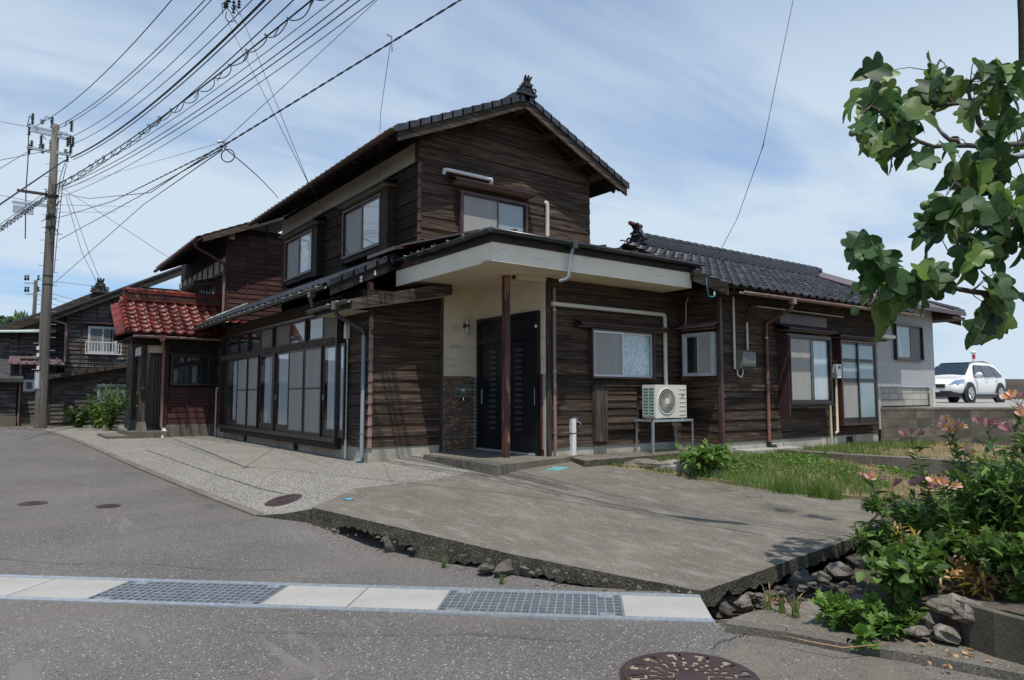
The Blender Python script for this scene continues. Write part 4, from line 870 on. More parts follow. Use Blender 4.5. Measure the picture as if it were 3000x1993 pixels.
# entrance door
du0, du1, dv0, dv1 = YB2+.105, -.035, .135, 2.495
D = fpart('entrance_door', fD, M['door'], H, (du0, du0+.07, dv0, dv1, 0, .09), (du1-.07, du1, dv0, dv1, 0, .09), (du0+.07, du1-.07, dv1-.08, dv1, 0, .09), (du0+.07, du1-.07, 2.03, 2.13, 0, .085), label='black sliding entrance door with louvred glass columns')
fpart('sill', fD, M['alu'], D, (du0+.07, du1-.07, dv0, dv0+.03, 0, .12)); fpart('transom_pane', fD, M['door'], D, (du0+.07, du1-.07, 2.131, dv1-.081, .02, .05))
mid = (du0+du1)/2
for k, (a, b) in enumerate(((du0+.071, mid+.03), (mid-.03, du1-.071))):
    o = .055 if k == 0 else .025; lf = fpart('door_leaf', fD, M['door'], D, (a, b, dv0+.031, 2.029, o-.018, o+.012)); wc = (a+b)/2+.05
    fpart('louvre_glass', fD, nm('louvre_glass', [(.3, .05, .055, .055), (.7, .08, .085, .085)], ns=9, rough=.2), D, (wc-.1, wc+.1, dv0+.33, 1.93, o+.0125, o+.014))
    for j in range(17):
        v = dv0+.33+j*.096; fpart('louvre_bar', fD, M['door'], D, (wc-.11, wc+.11, v, v+.044, o+.0145, o+.03))
fpart('handle', fD, M['alu'], D, (du0+.09, du0+.105, .95, 1.22, .068, .08)); fpart('handle', fD, M['alu'], D, (du1-.12, du1-.105, .95, 1.22, .04, .052))
MB().lathe(fD.P(du0+.035, 2.24, .091), [(.03, 0), (.03, -.008)], 12, axis='x').build('badge', M['white'], D)
# B2 wall ----------------------------------------------------------------------------
fpart('edge_post', fB2, M['timber_vert'], H, (XD-.002, XD+.085, .14, 3.04, 0, .045))
siding(fB2, H, XD+.087, X3, .255, 3.04, .198, M['siding'], joints=3.2)
u0, v0 = fB2.at(1735, 1112, .1); u1, v1 = fB2.at(1917, 968, .1)
M['lace'] = nm('lace_curtain', [(.30, .50, .56, .60), (.46, .54, .61, .65), (.5, .70, .76, .80), (.7, .76, .81, .84)], scale=(7, 7, 5), ns=1.3, det=1, dist=2.2, rough=.9)
window(H, fB2, u0, u1, 1.40, 2.245, .12, M['purple_trim'], [(0, .49, 'screen'), (.46, .995, 'lace')], fw=.03, sash=M['alu'], bar=.034, label='white aluminium sliding window with a lace pattern curtain', back='screen_dk')
ul, vl = fB2.at(1706, 950, .2); ur, _ = fB2.at(1962, 960, .2)
hood(H, fB2, ul, ur, 2.315, .2, .1, over=0)
# gas / utility box panel boards below the window
ua, va = fB2.at(1731, 1130); ub, _ = fB2.at(1768, 1130); uc, _ = fB2.at(1857, 1130)
fpart('wall_panel', fB2, M['timber_vert'], H, (ua, ub, .33, 1.27, .03, .10), label='grey upright plank under the lace window')
siding(Face('B', YB2-.055), H, ub+.003, uc-.02, .52, 1.26, .125, M['siding'], joints=0, name='louvre_board', ob=.03)
fpart('box_side', fB2, M['timber_vert'], H, (uc-.018, uc, .42, 1.27, .03, .085)); fpart('box_top', fB2, M['timber'], H, (ua-.02, uc+.06, 1.272, 1.285, .02, .13)); fpart('box_inner', fB2, M['void'], H, (ub, uc-.02, .45, 1.26, .03, .052))
# B3 wall (faces -X) --------------------------------------------------------------------
siding(fB3, H, Y4+.04, YB2-.03, .255, 3.04, .198, M['siding'], joints=0)
a, _ = fB3.at(2003, 1100, .1); b, _ = fB3.at(2092, 1100, .1)
window(H, fB3, b, a, 1.46, 2.25, .13, M['alu'], [(0, .53, 'screen'), (.5, 1, 'dark')], fw=.035, bar=.03, label='small aluminium sliding window beside the air conditioner')
hood(H, fB3, b, a, 2.36, .2, .09, over=.07, mat=M['pinkpipe'])
fpart('corner_post', fB4, M['purple_trim'], H, (X3-.035, X3+.03, .27, 3.02, -.04, .035))
# B4 wall -----------------------------------------------------------------------------------
siding(fB4, H, X3+.032, XE, .27, 3.05, .205, M['siding'], joints=3.4)
# bay window and glazed door on B4
u0, v0 = fB4.at(2312, 1185, .25); u1, v1 = fB4.at(2431, 990, .25)
bx = fpart('bay_box', fB4, M['purple_trim'], H, (7.2, 7.235, .72, 2.30, 0, .25), (u1+.0, u1+.035, .95, 2.30, 0, .25), (7.236, u1-.001, 2.262, 2.30, 0, .25), (7.236, u1-.001, .93, .965, 0, .25), label='maroon box bay around the right-hand window')
window(bx, Face('B', Y4-.16), 7.236, u1-.001, .966, 2.26, .115, M['frame'], [(0, .52, 'screen'), (.5, 1, 'half')], fw=.03)
bx2 = fpart('bay_beam', fB4, M['timber'], H, (7.25, u1-.02, .86, .928, 0, .2))
hood(H, fB4, 7.2, u1+.03, 2.40, .36, .13, over=.09)
hood(H, fB4, u1+.38, 11.0, 2.36, .3, .12, over=.04)
d0, _ = fB4.at(2470, 1100, .2); d1, _ = fB4.at(2566, 1100, .2)
gd = fpart('glazed_door', fB4, M['purple_trim'], H, (d0-.045, d0, .48, 2.28, 0, .2), (d1, d1+.045, .48, 2.28, 0, .2), (d0, d1, 2.235, 2.28, 0, .2), (d0, d1, .48, .53, 0, .2), label='tall sliding glass door beside the bay window')
fpart('backing', fB4, M['dark'], gd, (d0, d1, .53, 2.235, .034, .04))
for i, (a, b) in enumerate(((d0, (d0+d1)/2+.03), ((d0+d1)/2-.03, d1))):
    o = .175 if i else .15; hs = [.53, 1.44, 1.86, 2.234] if i else [.53, 1.44, 1.86, 2.234]
    for j in range(3):
        mb = MB(); ring(fB4, mb, a+.002, b-.002, hs[j]+.001, hs[j+1]-.001, .045, o-.012, o+.012, wb=.11 if j == 0 else .03); mb.build('sash', M['frame'], gd)
        mt = M['screen'] if (i == 0 and j == 0) else M['frost']; fpart('pane', fB4, mt, gd, (a+.048, b-.048, hs[j]+(.112 if j == 0 else .032), hs[j+1]-.047, o-.002, o+.002))
# second floor: street face A2 ---------------------------------------------------------------
siding(fA2, H, Y2F, 7.28, 3.45, 5.25, .222, M['siding_dark'], joints=2.6)
fpart('cream_band', fA2, M['plaster'], H, (Y2F+.06, 7.28, 5.26, 5.62, 0, .035)); fpart('band_edge', fA2, M['timber_dark'], H, (Y2F-.03, 7.3, 5.235, 5.259, 0, .05)); fpart('corner_board', fA2, M['timber_dark'], H, (Y2F-.03, Y2F+.058, 5.262, 5.62, 0, .045))
# gable face
def glim(v):
    hw = max(.0, (6.74-v)/.46); return (max(X2, 2.96-hw), min(XR, 2.96+hw))
siding(fG, H, X2, XR, 3.45, 6.62, .215, M['siding'], joints=3.6, lim=glim)
for i in range(8):
    z0 = 3.55+.215*i
    MB().hexa([(X2-.036, Y2F-.036, z0), (X2+.04, Y2F-.036, z0), (X2+.04, Y2F-.006, z0), (X2-.006, Y2F+.04, z0)], [(X2-.018, Y2F-.018, z0+.21), (X2+.04, Y2F-.018, z0+.21), (X2+.04, Y2F, z0+.21), (X2, Y2F+.04, z0+.21)]).build('corner_cap', M['brown_metal'], H)
# windows of the second floor: deep boxed windows on A2
for (pl, pr, lab) in ((835, 913, 'left'), (1003, 1112, 'right')):
    py = 700 if pl < 900 else 640
    b = fA2.at(pl, py, .2)[0]; a = fA2.at(pr, py, .2)[0]; zb = 3.93; zt = 4.93 if pl > 900 else 4.93
    bxx = fpart('window_box', fA2, M['timber_dark'], H, (a-.30, a-.005, zb-.14, zt+.04, 0, .19), (b+.006, b+.05, zb-.14, zt+.04, 0, .19), (a-.004, b+.005, zt+.002, zt+.04, 0, .19), label='%s upstairs boxed window over the street' % lab)
    window(bxx, Face('A', X2-.10), a, b, zb, zt, .10, M['purple_trim'], [(0, .49, 'clear'), (.46, 1, 'screen')], fw=.035, bar=.035)
    fpart('window_sill', fA2, M['timber_dark'], bxx, (a-.0, b, zb-.10, zb-.002, 0, .17)); hood(H, fA2, a-.3, b, 5.06, .34, .1, over=.1)
# gable window
u0, _ = fG.at(1349, 620, .12); u1, _ = fG.at(1546, 620, .12)
window(H, fG, u0, u1, 3.85, 4.86, .13, M['purple_trim'], [(0, .56, 'screen'), (.53, 1, 'blue')], fw=.05, sash=M['frame'], bar=.03, label='gable window above the entrance canopy')
a, va = fG.at(1338, 541, .3); b, _ = fG.at(1572, 594, .3); hood(H, fG, a, b, 5.02, .30, .12, over=0)
a, va = fG.at(1302, 508, .05); b, vb = fG.at(1436, 534, .05)
pipe('duct_cover', [fG.P(a, 5.13, .02), fG.P(a, 5.19, .06), fG.P(a+.05, 5.2, .07), fG.P(b, 5.2, .07), fG.P(b+.02, 5.17, .06), fG.P(b+.02, 5.11, .03)], .038, M['white'], H)
a, _ = fG.at(1600, 600, .05); pipe('duct_cover', [fG.P(a-.04, 4.98, .04), fG.P(a, 4.97, .06), fG.P(a+.02, 4.9, .06), fG.P(a+.02, 4.0, .06)], .042, M['pvc'], H)
# side window box seen edge-on at the right end of the gable wall
mb = MB(); mb.box(XR+.0, XR+.28, 1.4, 2.9, 3.6, 4.45); e_ = mb.build('side_window_box', M['purple_trim'], H); mb = MB(); mb.hexa([(XR, 1.25, 4.5), (XR+.5, 1.25, 4.46), (XR+.5, 3.05, 4.46), (XR, 3.05, 4.5)], [(XR, 1.25, 4.62), (XR+.5, 1.25, 4.52), (XR+.5, 3.05, 4.52), (XR, 3.05, 4.62)]); mb.build('side_window_hood', M['timber_dark'], H)
# ---- second floor roof
SL = .46; YV = -.42; YE = 7.72; XW, XEa = .28, 5.66
def zr2(x): return 6.84-SL*abs(x-2.96)
ca = math.atan(SL)
for sg, xe in ((-1, XW), (1, XEa)):
    slab_roof('roof_deck', H, [(xe, YV+.03, zr2(xe)), (2.96, YV+.03, zr2(2.96)), (2.96, YE, zr2(2.96)), (xe, YE, zr2(xe))] if sg < 0 else [(2.96, YV+.03, zr2(2.96)), (xe, YV+.03, zr2(xe)), (xe, YE, zr2(xe)), (2.96, YE, zr2(2.96))], .05, M['timber_dark'])
    # bargeboard
    n = 8; up = []; dn = []
    for i in range(n+1):
        x = 2.96+(xe+.02*sg-2.96)*i/n; z = zr2(x)-.0; hgt = .235+.02*math.sin(PI*i/n); up.append((x, YV, z+.0)); dn.append((x, YV, z-hgt))
    mb = MB()
    for i in range(n): q = [up[i], up[i+1], dn[i+1], dn[i]]; mb.prism(q if sg > 0 else q[::-1], (0, .045, 0))
    mb.build('bargeboard', M['timber'], H)
    if sg > 0:
        mb = MB()
        for yy in (-.24, -.08): mb.beam((3.1, yy, zr2(3.1)-.09), (xe-.02, yy, zr2(xe)-.09), .05, .07)
        mb.build('rafter', M['timber'], H)
for i, x in enumerate((1.12, 2.1, 2.96, 3.75, 4.55, 5.02)):
    z = zr2(x)-.17; y1 = YV+.045 if i in (0, 5) else YV+.045
    MB().box(x-.06, x+.06, y1, Y2F, z-.10, z+.05).build('purlin', M['timber_y'], H)
for i in range(27):      # rafters of the street-side eave
    y = YV+.2+i*.295; MB().beam((XW+.03, y, zr2(XW+.03)-.085), (X2+.05, y, zr2(X2+.05)-.085), .045, .06).build('rafter', M['timber_dark'], H)
# tiles: street slope; gable verge course on both slopes
pl = []
dupW = np.array([math.cos(ca), 0, math.sin(ca)]); dupE = np.array([-math.cos(ca), 0, math.sin(ca)])
nW = int((2.96-XW)/math.cos(ca)/.235)+1
for p, w_ in tile_field((XW-.05, YE, zr2(XW)-.02), (0, -1, 0), dupW, int((YE-YV)/.265), nW): pl.append((p, (ca, 0, -PI/2), w_*(2 if p[0] < XW+.1 else .55)))
for p, w_ in tile_field((XEa+.05, YV, zr2(XEa)-.02), (0, 1, 0), dupE, int((YE-YV)/.265), nW): pl.append((p, (ca, 0, PI/2), w_*(.3)))
for sg in (-1, 1):          # verge end tiles, facing the gable
    for j in range(nW):
        xe = XW-.06 if sg < 0 else XEa+.06; x = xe-sg*math.cos(ca)*.235*j; x1 = x-sg*math.cos(ca)*.27
        z, z1 = zr2(x)+.055, zr2(x1)+.03
        MB().hexa([(x, YV-.035, z-.13), (x1, YV-.035, z1-.105), (x1, YV-.012, z1-.105), (x, YV-.012, z-.13)], [(x, YV-.035, z), (x1, YV-.035, z1), (x1, YV+.16, z1), (x, YV+.16, z)]).build('verge_tile', M['tile_black'], H)
for j in range(int((YE-YV)/.25)):
    y = YV+.12+j*.25; MB().tube([(2.96, y, 6.96+.008*(j % 2)), (2.96, y+.27, 6.95+.008*(j % 2))], .075, 8).build('ridge_cap', M['tile_black'], H)
MB().box(2.84, 3.08, YV+.1, YE, 6.80, 6.93).build('ridge_course', M['tile_black'], H)
ornament(H, (2.96, YV-.02, 6.88), .60, M['tile_black'])
# ---- street lean-to roof (first floor)
LS = .5; LX0, LZ0 = -.56, 2.98
def zl(x): return LZ0+LS*(x-LX0)
la = math.atan(LS); LY0, LY1 = .33, 10.02
slab_roof('roof_deck', H, [(LX0, LY0, zl(LX0)), (X2, LY0, zl(X2)), (X2, LY1, zl(X2)), (LX0, LY1, zl(LX0))], .05, M['timber_dark'])
for p, w_ in tile_field((LX0-.06, LY1, zl(LX0)-.03), (0, -1, 0), (math.cos(la), 0, math.sin(la)), int((LY1-LY0)/.265), 7): pl.append((p, (la, 0, -PI/2), w_*(2.2 if p[0] < LX0+.1 else .9)))
for i in range(33):
    y = LY0+.15+i*.295; MB().beam((LX0+.03, y, zl(LX0+.03)-.085), (-.0, y, zl(0)-.085), .045, .055).build('rafter', M['timber_dark'], H)
MB().hexa([(LX0-.02, LY0-.03, zl(LX0)-.22), (X2+.1, LY0-.03, zl(X2)-.20), (X2+.1, LY0, zl(X2)-.20), (LX0-.02, LY0, zl(LX0)-.22)], [(LX0-.02, LY0-.03, zl(LX0)+.01), (X2+.1, LY0-.03, zl(X2)+.06), (X2+.1, LY0, zl(X2)+.06), (LX0-.02, LY0, zl(LX0)+.01)]).build('bargeboard', M['timber_dark'], H)
for j in range(7):
    x = LX0-.06+math.cos(la)*.235*j; x1 = x+.24; MB().hexa([(x, LY0-.06, zl(x)-.04), (x1, LY0-.06, zl(x1)-.04), (x1, LY0-.035, zl(x1)-.04), (x, LY0-.035, zl(x)-.04)], [(x, LY0-.06, zl(x)+.07), (x1, LY0-.06, zl(x1)+.055), (x1, LY0+.12, zl(x1)+.055), (x, LY0+.12, zl(x)+.07)]).build('verge_tile', M['tile_black'], H)
MB().tube([(LX0+.25, LY1-.1, zl(LX0+.25)+.06), (X2-.1, LY1-.1, zl(X2-.1)+.06)], .07, 8).build('hip_ridge', M['tile_black'], H)
gutter('gutter', [(LX0-.10, LY1+.02, 2.90), (LX0-.10, LY0+.05, 2.93)], .055, M['greygutter'], H, hooks=.42)
gutter('gutter', [(XW-.10, YE, zr2(XW)-.06), (XW-.10, YV-.0, zr2(XW)-.04)], .058, M['copper_gutter'], H, hooks=.0)
MB().hexa([(X2-.5, Y2F-.1, 3.60), (X2+.1, Y2F-.1, 3.72), (X2+.1, Y2F+1.0, 3.72), (X2-.5, Y2F+1., 3.60)], [(X2-.5, Y2F-.1, 3.66), (X2+.1, Y2F-.1, 3.80), (X2+.1, Y2F+1.0, 3.80), (X2-.5, Y2F+1.0, 3.66)]).build('flashing', M['purple_trim'], H)
# ---- small awning roof over the corner
aw = [(-.50, 2.60), (1.33, 3.06)]; AY0, AY1 = -.38, 1.25
def zaw(x): return 2.62+.235*(x+.5)
slab_roof('awning_roof', H, [(-.5, AY0, zaw(-.5)+.02), (1.36, AY0, zaw(1.36)+.02), (1.36, .3, zaw(1.36)+.02), (-.5, .3, zaw(-.5)+.02)], .03, M['purple_trim'])
slab_roof('awning_roof', H, [(-.5, .301, zaw(-.5)+.02), (.02, .301, zaw(.02)+.02), (.02, AY1, zaw(.02)+.02), (-.5, AY1, zaw(-.5)+.02)], .03, M['purple_trim'])
MB().hexa([(-.5, AY0-.03, zaw(-.5)-.14), (1.345, AY0-.03, zaw(1.345)-.2), (1.345, AY0, zaw(1.345)-.2), (-.5, AY0, zaw(-.5)-.14)], [(-.5, AY0-.03, zaw(-.5)+.01), (1.345, AY0-.03, zaw(1.345)+.015), (1.345, AY0, zaw(1.345)+.015), (-.5, AY0, zaw(-.5)+.01)]).build('bargeboard', M['timber'], H)
MB().hexa([(-.48, AY0+.0, 2.475), (1.34, AY0, 2.84), (1.34, -.03, 2.84), (-.48, -.03, 2.475)], [(-.48, AY0, 2.485), (1.34, AY0, 2.85), (1.34, -.03, 2.85), (-.48, -.03, 2.485)]).build('soffit', M['plaster'], H)
MB().box(-.48, -.04, -.03, AY1, 2.50, 2.51).build('soffit', M['plaster'], H)
MB().box(-.5, -.47, AY0, AY1, 2.50, 2.62).build('fascia', M['timber_dark'], H)
MB().box(-.03, .05, .0, .08, 2.6, 3.0).build('short_post', M['purple_trim'], H)
gutter('gutter', [(-.56, AY1+.1, 2.59), (-.56, AY0-.0, 2.62)], .05, M['greygutter'], H, hooks=.4)
p_ = onX(975, 845, -.62); 
MB().box(-.70, -.60, .92, 1.04, 2.80, 2.94).build('gutter_box', M['greygutter'], H)
pipe('downpipe', [(-.66, .98, 2.84), (-.66, .98, 2.75), (-.60, 1.05, 2.68), (-.56, 1.1, 2.62)], .035, M['greygutter'], H)
MB().box(-.62, -.50, .02, .16, 2.50, 2.64).build('gutter_box', M['greygutter'], H)
q = fA.at(1066, 960, .07)[0]; q0 = fA.at(1060, 1350, .07)[0]
pipe('downpipe', [(-.56, .09, 2.52), (-.56, .09, 2.44), (-.50, .12, 2.40), (-.10, q+.03, 2.22), (-.07, q, 2.15), (-.07, q, 2.0)], .032, M['darkpipe'], H)
pipe('downpipe', [(-.07, q, 2.10), (-.07, q, .12), (-.09, q+.0, .04), (-.14, q+.05, .03)], .034, M['bluepipe'], H, clamps=[(-.07, q, z) for z in (1.26, .48)])
q2 = fA.at(1016, 1100, .05)[0]
pipe('conduit', [(-.05, q2, 2.1), (-.05, q2, .05)], .016, M['pvc'], H, clamps=[(-.05, q2, z) for z in (1.75, 1.15, .45)]); pipe('conduit', [(-.05, q2, .33), (-.05, q2, .02)], .022, M['white'], H)
MB().box(-.10, -.03, q2-.05, q2+.05, 2.10, 2.34).build('cable_box', M['pvc'], H); MB().box(-.08, -.035, q2+.02, q2+.07, 2.34, 2.46).build('junction_box', M['pvc_y'], H)
# ---- cream entrance canopy
CXL, CYF, CXR = .66, -2.62, 4.98; CZ = 3.03; CH = .30
mb = MB(); mb.box(CXL+.0, CXR, CYF+.0, -.0, CZ, CZ+.02); mb.build('soffit', M['cream'], H)
MB().box(CXL, 1.39, .001, .3, CZ, CZ+.02).build('soffit', M['cream'], H)
MB().box(CXL-.03, CXR, CYF-.03, CYF, CZ-.008, CZ+CH).build('canopy_fascia', M['creamfascia'], H)
MB().box(CXL-.03, CXL, CYF+.001, .32, CZ-.008, CZ+CH).build('canopy_fascia', M['creamfascia'], H)
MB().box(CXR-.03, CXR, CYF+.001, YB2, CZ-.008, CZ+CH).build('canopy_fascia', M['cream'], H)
MB().box(CXL-.05, CXR, CYF-.05, CYF-.031, CZ+CH-.03, CZ+CH+.13).build('fascia_board', M['timber_dark'], H)
MB().box(CXL-.05, CXL-.031, CYF-.03, .32, CZ+CH-.03, CZ+CH+.13).build('fascia_board', M['timber_dark'], H)
slab_roof('canopy_roof', H, [(CXL-.10, CYF-.10, 3.49), (CXR+.4, CYF-.10, 3.49), (CXR+.4, Y2F, 3.72), (CXL-.10, Y2F, 3.72)], .03, M['purple_trim'])
MB().box(CXL, CXR, CYF, -.0, CZ+CH, 3.46).build('canopy_body', M['void'], H)
for i in range(13):
    x = CXL+.35+i*.36; MB().hexa([(x-.018, CYF-.09, 3.485), (x+.018, CYF-.09, 3.485), (x+.018, Y2F, 3.715), (x-.018, Y2F, 3.715)], [(x-.018, CYF-.09, 3.525), (x+.018, CYF-.09, 3.525), (x+.018, Y2F, 3.755), (x-.018, Y2F, 3.755)]).build('roof_batten', M['purple_trim'], H)
for i in range(6): y = CYF+.3+i*.4; MB().box(CXL-.09, CXL+.1, y-.018, y+.018, 3.50, 3.53).build('roof_batten', M['purple_trim'], H)
gutter('gutter', [(CXR+.12, CYF-.13, 3.45), (CXL-.13, CYF-.13, 3.46)], .052, M['darkpipe'], H, hooks=.46)
gutter('gutter', [(CXL-.13, CYF-.13, 3.46), (CXL-.13, .35, 3.44)], .052, M['darkpipe'], H, hooks=.46)
xg = onY(1678, 720, CYF-.13)[0]
MB().box(xg-.05, xg+.05, CYF-.20, CYF-.08, 3.36, 3.47).build('gutter_box', M['darkpipe'], H)
pipe('downpipe', [(xg, CYF-.14, 3.38), (xg-.01, CYF-.12, 3.3), (xg-.04, CYF-.09, 3.05), (xg-.045, CYF-.09, 2.93), (xg-.06, CYF-.06, 2.89), (xg-.14, CYF+.03, 2.86)], .028, M['bluepipe'], H)
pipe('downpipe', [fB2.P(XD+.13, 2.86, .06), fB2.P(XD+.13, 1.6, .06), fB2.P(XD+.14, .22, .06)], .030, M['pinkpipe'], H, clamps=[fB2.P(XD+.13, z, .06) for z in (2.5, 1.5, .5)])
MB().box(XD-.55, XD+.0, YB2-.02, YB2+.10, CZ-.07, CZ-.001).build('beam', M['cream'], H); MB().box(CXL+1.0, XD, -1.62, -1.5, CZ-.05, CZ-.001).build('beam', M['cream'], H)
MB().box(1.62, 1.68, -1.85, -1.79, CZ-.06, CZ).build('light_fitting', M['timber_dark'], H)
pp = onZ(1482, 1341, .13); mb = MB(); mb.box(pp[0]-.048, pp[0]+.048, pp[1]-.048, pp[1]+.048, .13, CZ-.0)
post = mb.build('porch_post', M['rustpost'], H, label='rusty red square steel post holding the entrance canopy')
for z in (.9, 1.12): MB().box(pp[0]-.052, pp[0]+.052, pp[1]-.052, pp[1]+.052, z, z+.006).build('band', M['rust'], post)
# ---- east wing roof (black tiles)
EZ, EY, ES = 3.0, -3.42, .47; ea = math.atan(ES); EX0, EX1 = 4.98, 11.9; EYR = -1.0
def ze(y): return EZ+ES*(y-EY)
slab_roof('roof_deck', H, [(EX0, EY, EZ), (EX1, EY, EZ), (EX1, EYR, ze(EYR)), (EX0, EYR, ze(EYR))], .05, M['timber_dark'])
slab_roof('roof_deck', H, [(EX0, EYR, ze(EYR)), (EX1, EYR, ze(EYR)), (EX1, .9, ze(EYR)-ES*1.9), (EX0, .9, ze(EYR)-ES*1.9)], .05, M['timber_dark'])
MB().prism([(X3+.02, Y4, 3.0), (X3+.02, -.02, 3.0), (X3+.02, EYR, ze(EYR)-.06)], (5.5, 0, 0)).build('wall', M['siding_dark'], H)
nE = int((EYR-EY)/math.cos(ea)/.235)+1
for p, w_ in tile_field((EX0-.03, EY-.06, EZ-.03), (1, 0, 0), (0, math.cos(ea), math.sin(ea)), int((EX1-EX0)/.265), nE): pl.append((p, (ea, 0, 0), w_*1.6))
MB().hexa([(EX0-.03, CYF-.02, ze(CYF)-.20), (EX0-.03, EY-.02, EZ-.19), (EX0, EY-.02, EZ-.19), (EX0, CYF-.02, ze(CYF)-.20)], [(EX0-.03, CYF-.02, ze(CYF)+.03), (EX0-.03, EY-.02, EZ+.02), (EX0, EY-.02, EZ+.02), (EX0, CYF-.02, ze(CYF)+.03)]).build('bargeboard', M['timber_y'], H)
MB().box(EX0, X3, EY+.05, Y4, EZ-.12, EZ-.11).build('soffit', M['timber_dark'], H)
for i in range(22): x = EX0+.2+i*.3; MB().beam((x, EY+.02, ze(EY)-.085), (x, Y4+.0, ze(Y4)-.085), .045, .055).build('rafter', M['timber_dark'], H)
for k in range(3): MB().box(EX0+.35, EX1, EYR-.13+.012*k, EYR+.13-.012*k, ze(EYR)+.0+.06*k, ze(EYR)+.052+.06*k).build('ridge_course', M['tile_black'], H)
for j in range(27): x = EX0+.4+j*.25; MB().tube([(x, EYR, ze(EYR)+.20+.008), (x+.265, EYR, ze(EYR)+.20)], [.085, .075], 8).build('ridge_cap', M['tile_black'], H)
ornament(H, (EX0+.38, EYR, ze(EYR)+.05), .72, M['tile_black'], along='y')
MB().tube([(EX0+.16, EYR, ze(EYR)+.43), (EX0+.50, EYR, ze(EYR)+.40)], .045, 8).build('ridge_cap', M['brown_metal'], H)
gb = onY(2170, 850, EY-.10)[0]
gutter('gutter', [(EX0+.28, EY-.12, 2.90), (gb, EY-.12, 2.88)], .05, M['copper_gutter'], H, hooks=.4); gutter('gutter', [(gb, EY-.12, 2.88), (EX1, EY-.12, 2.93)], .05, M['pinkpipe'], H, hooks=.5)
xg = onY(2322, 868, EY-.12)[0]; MB().box(xg-.05, xg+.05, EY-.17, EY-.07, 2.78, 2.90).build('gutter_box', M['pinkpipe'], H)
xd = fB4.at(2247, 1100, .06)[0]
pipe('downpipe', [(xg, EY-.12, 2.80), (xg, EY-.10, 2.72), (xg-.05, EY-.05, 2.66), (xd+.08, Y4-.09, 2.52), (xd, Y4-.07, 2.44), (xd, Y4-.07, 1.5)], .032, M['brown_metal'], H)
pipe('downpipe', [(xd, Y4-.07, 1.6), (xd, Y4-.07, .22)], .034, M['copper_pipe'], H, clamps=[(xd, Y4-.07, z) for z in (2.2, 1.35, .55)]); pipe('pipe_shoe', [(xd, Y4-.07, .24), (xd, Y4-.07, .17), (xd+.03, Y4-.10, .155), (xd+.10, Y4-.15, .15)], .04, M['black'], H)
# conduits and duct on B2/B4
a, va = fB2.at(1617, 893, .07); b, vb = fB2.at(1947, 918, .07)
dk = pipe('duct_cover', [fB2.P(a+.0, 2.60, .07), fB2.P(b-.04, 2.60, .07), fB2.P(b, 2.56, .07), fB2.P(b, 1.22, .07)], .038, M['pvc'], H, label='pale pipe cover running over the lace window down to the air conditioner')
for (px, py0, py1, r_) in ((2153, 865, 1082, .022), (2190, 945, 1025, .02)):
    u, z1 = fB4.at(px, py1, .05); _, z0 = fB4.at(px, py0, .05); pipe('conduit', [fB4.P(u, min(z0, 2.9), .05), fB4.P(u, z1, .05)], r_, M['pvc'], H)
u, z = fB4.at(2190, 945, .05); u2, z2 = fB4.at(2200, 895, .05); u3, z3 = fB4.at(2472, 930, .05)
pipe('conduit', [fB4.P(u, z, .05), fB4.P(u, z2-.1, .05), fB4.P(u2, z2, .05), fB4.P(u2+.2, z2, .05)], .012, M['black'], H); pipe('conduit', [fB4.P(u2+.1, z2, .04), fB4.P(u3, z2+.0, .04)], .014, M['pvc'], H)
u, z = fB3.at(2003, 865, .05); pipe('conduit', [(X3-.02, YB2-.25, 2.95), (X3-.05, YB2-.22, 2.85), (X3-.05, YB2-.20, 2.35), (X3-.06, YB2-.22, 2.30)], .008, M['alu'], H)
fpart('patch_panel', fB4, M['purple_trim'], H, (7.3, 9.0, 2.52, 2.72, .02, .034))
place_tiles(pl, TB, H, 'roof_tile', 300)
# ------------------------------------------------------------------ things on and beside the house
# wall lamp
u, v = fB1.at(1366, 955, .05); L_ = thing('wall_lamp', fB1.P(u, v-.16, .03), 'frosted double wall lamp on the cream entrance wall', 'lamp')
MB().box(u-.055, u+.055, -.075, -.031, v-.035, v+.035).build('bracket', M['timber_vert'], L_)
for sg in (-1, 1): MB().lathe((u, -.09, v+.02*sg if sg > 0 else v-.155), [(.022, 0), (.036, .03), (.040, .07), (.034, .12), (.026, .135)] if sg > 0 else [(.026, 0), (.034, .015), (.040, .07), (.036, .11), (.022, .135)], 12).build('lamp_shade', M['lamp'], L_)
# mailbox
a, va = fB1.at(1328, 1125, .1); b, vb = fB1.at(1378, 1165, .1); mbx = thing('mailbox', fB1.P((a+b)/2, vb, .04), 'grey steel mailbox with a white name card on the brown tiled wall', 'mailbox')
MB().prism([((a), -.045, vb), ((a), -.16, vb), (a, -.16, va-.07), (a, -.13, va), (a, -.045, va)], (b-a, 0, 0)).build('box', M['meter'], mbx)
MB().box(a-.01, b+.01, -.165, -.161, va-.10, va-.092).build('flap_edge', M['alu'], mbx); MB().box((a+b)/2-.045, (a+b)/2+.025, -.164, -.1605, (va+vb)/2-.01, (va+vb)/2+.035).build('name_card', M['white'], mbx)
for c in (a+.07, b-.07): MB().box(c-.03, c+.03, -.163, -.1605, vb+.05, vb+.075).build('slot', M['void'], mbx)
MB().tube([((a+b)/2, -.15, vb), ((a+b)/2, -.155, vb-.05)], .012, 6).build('lock', M['chrome'], mbx)
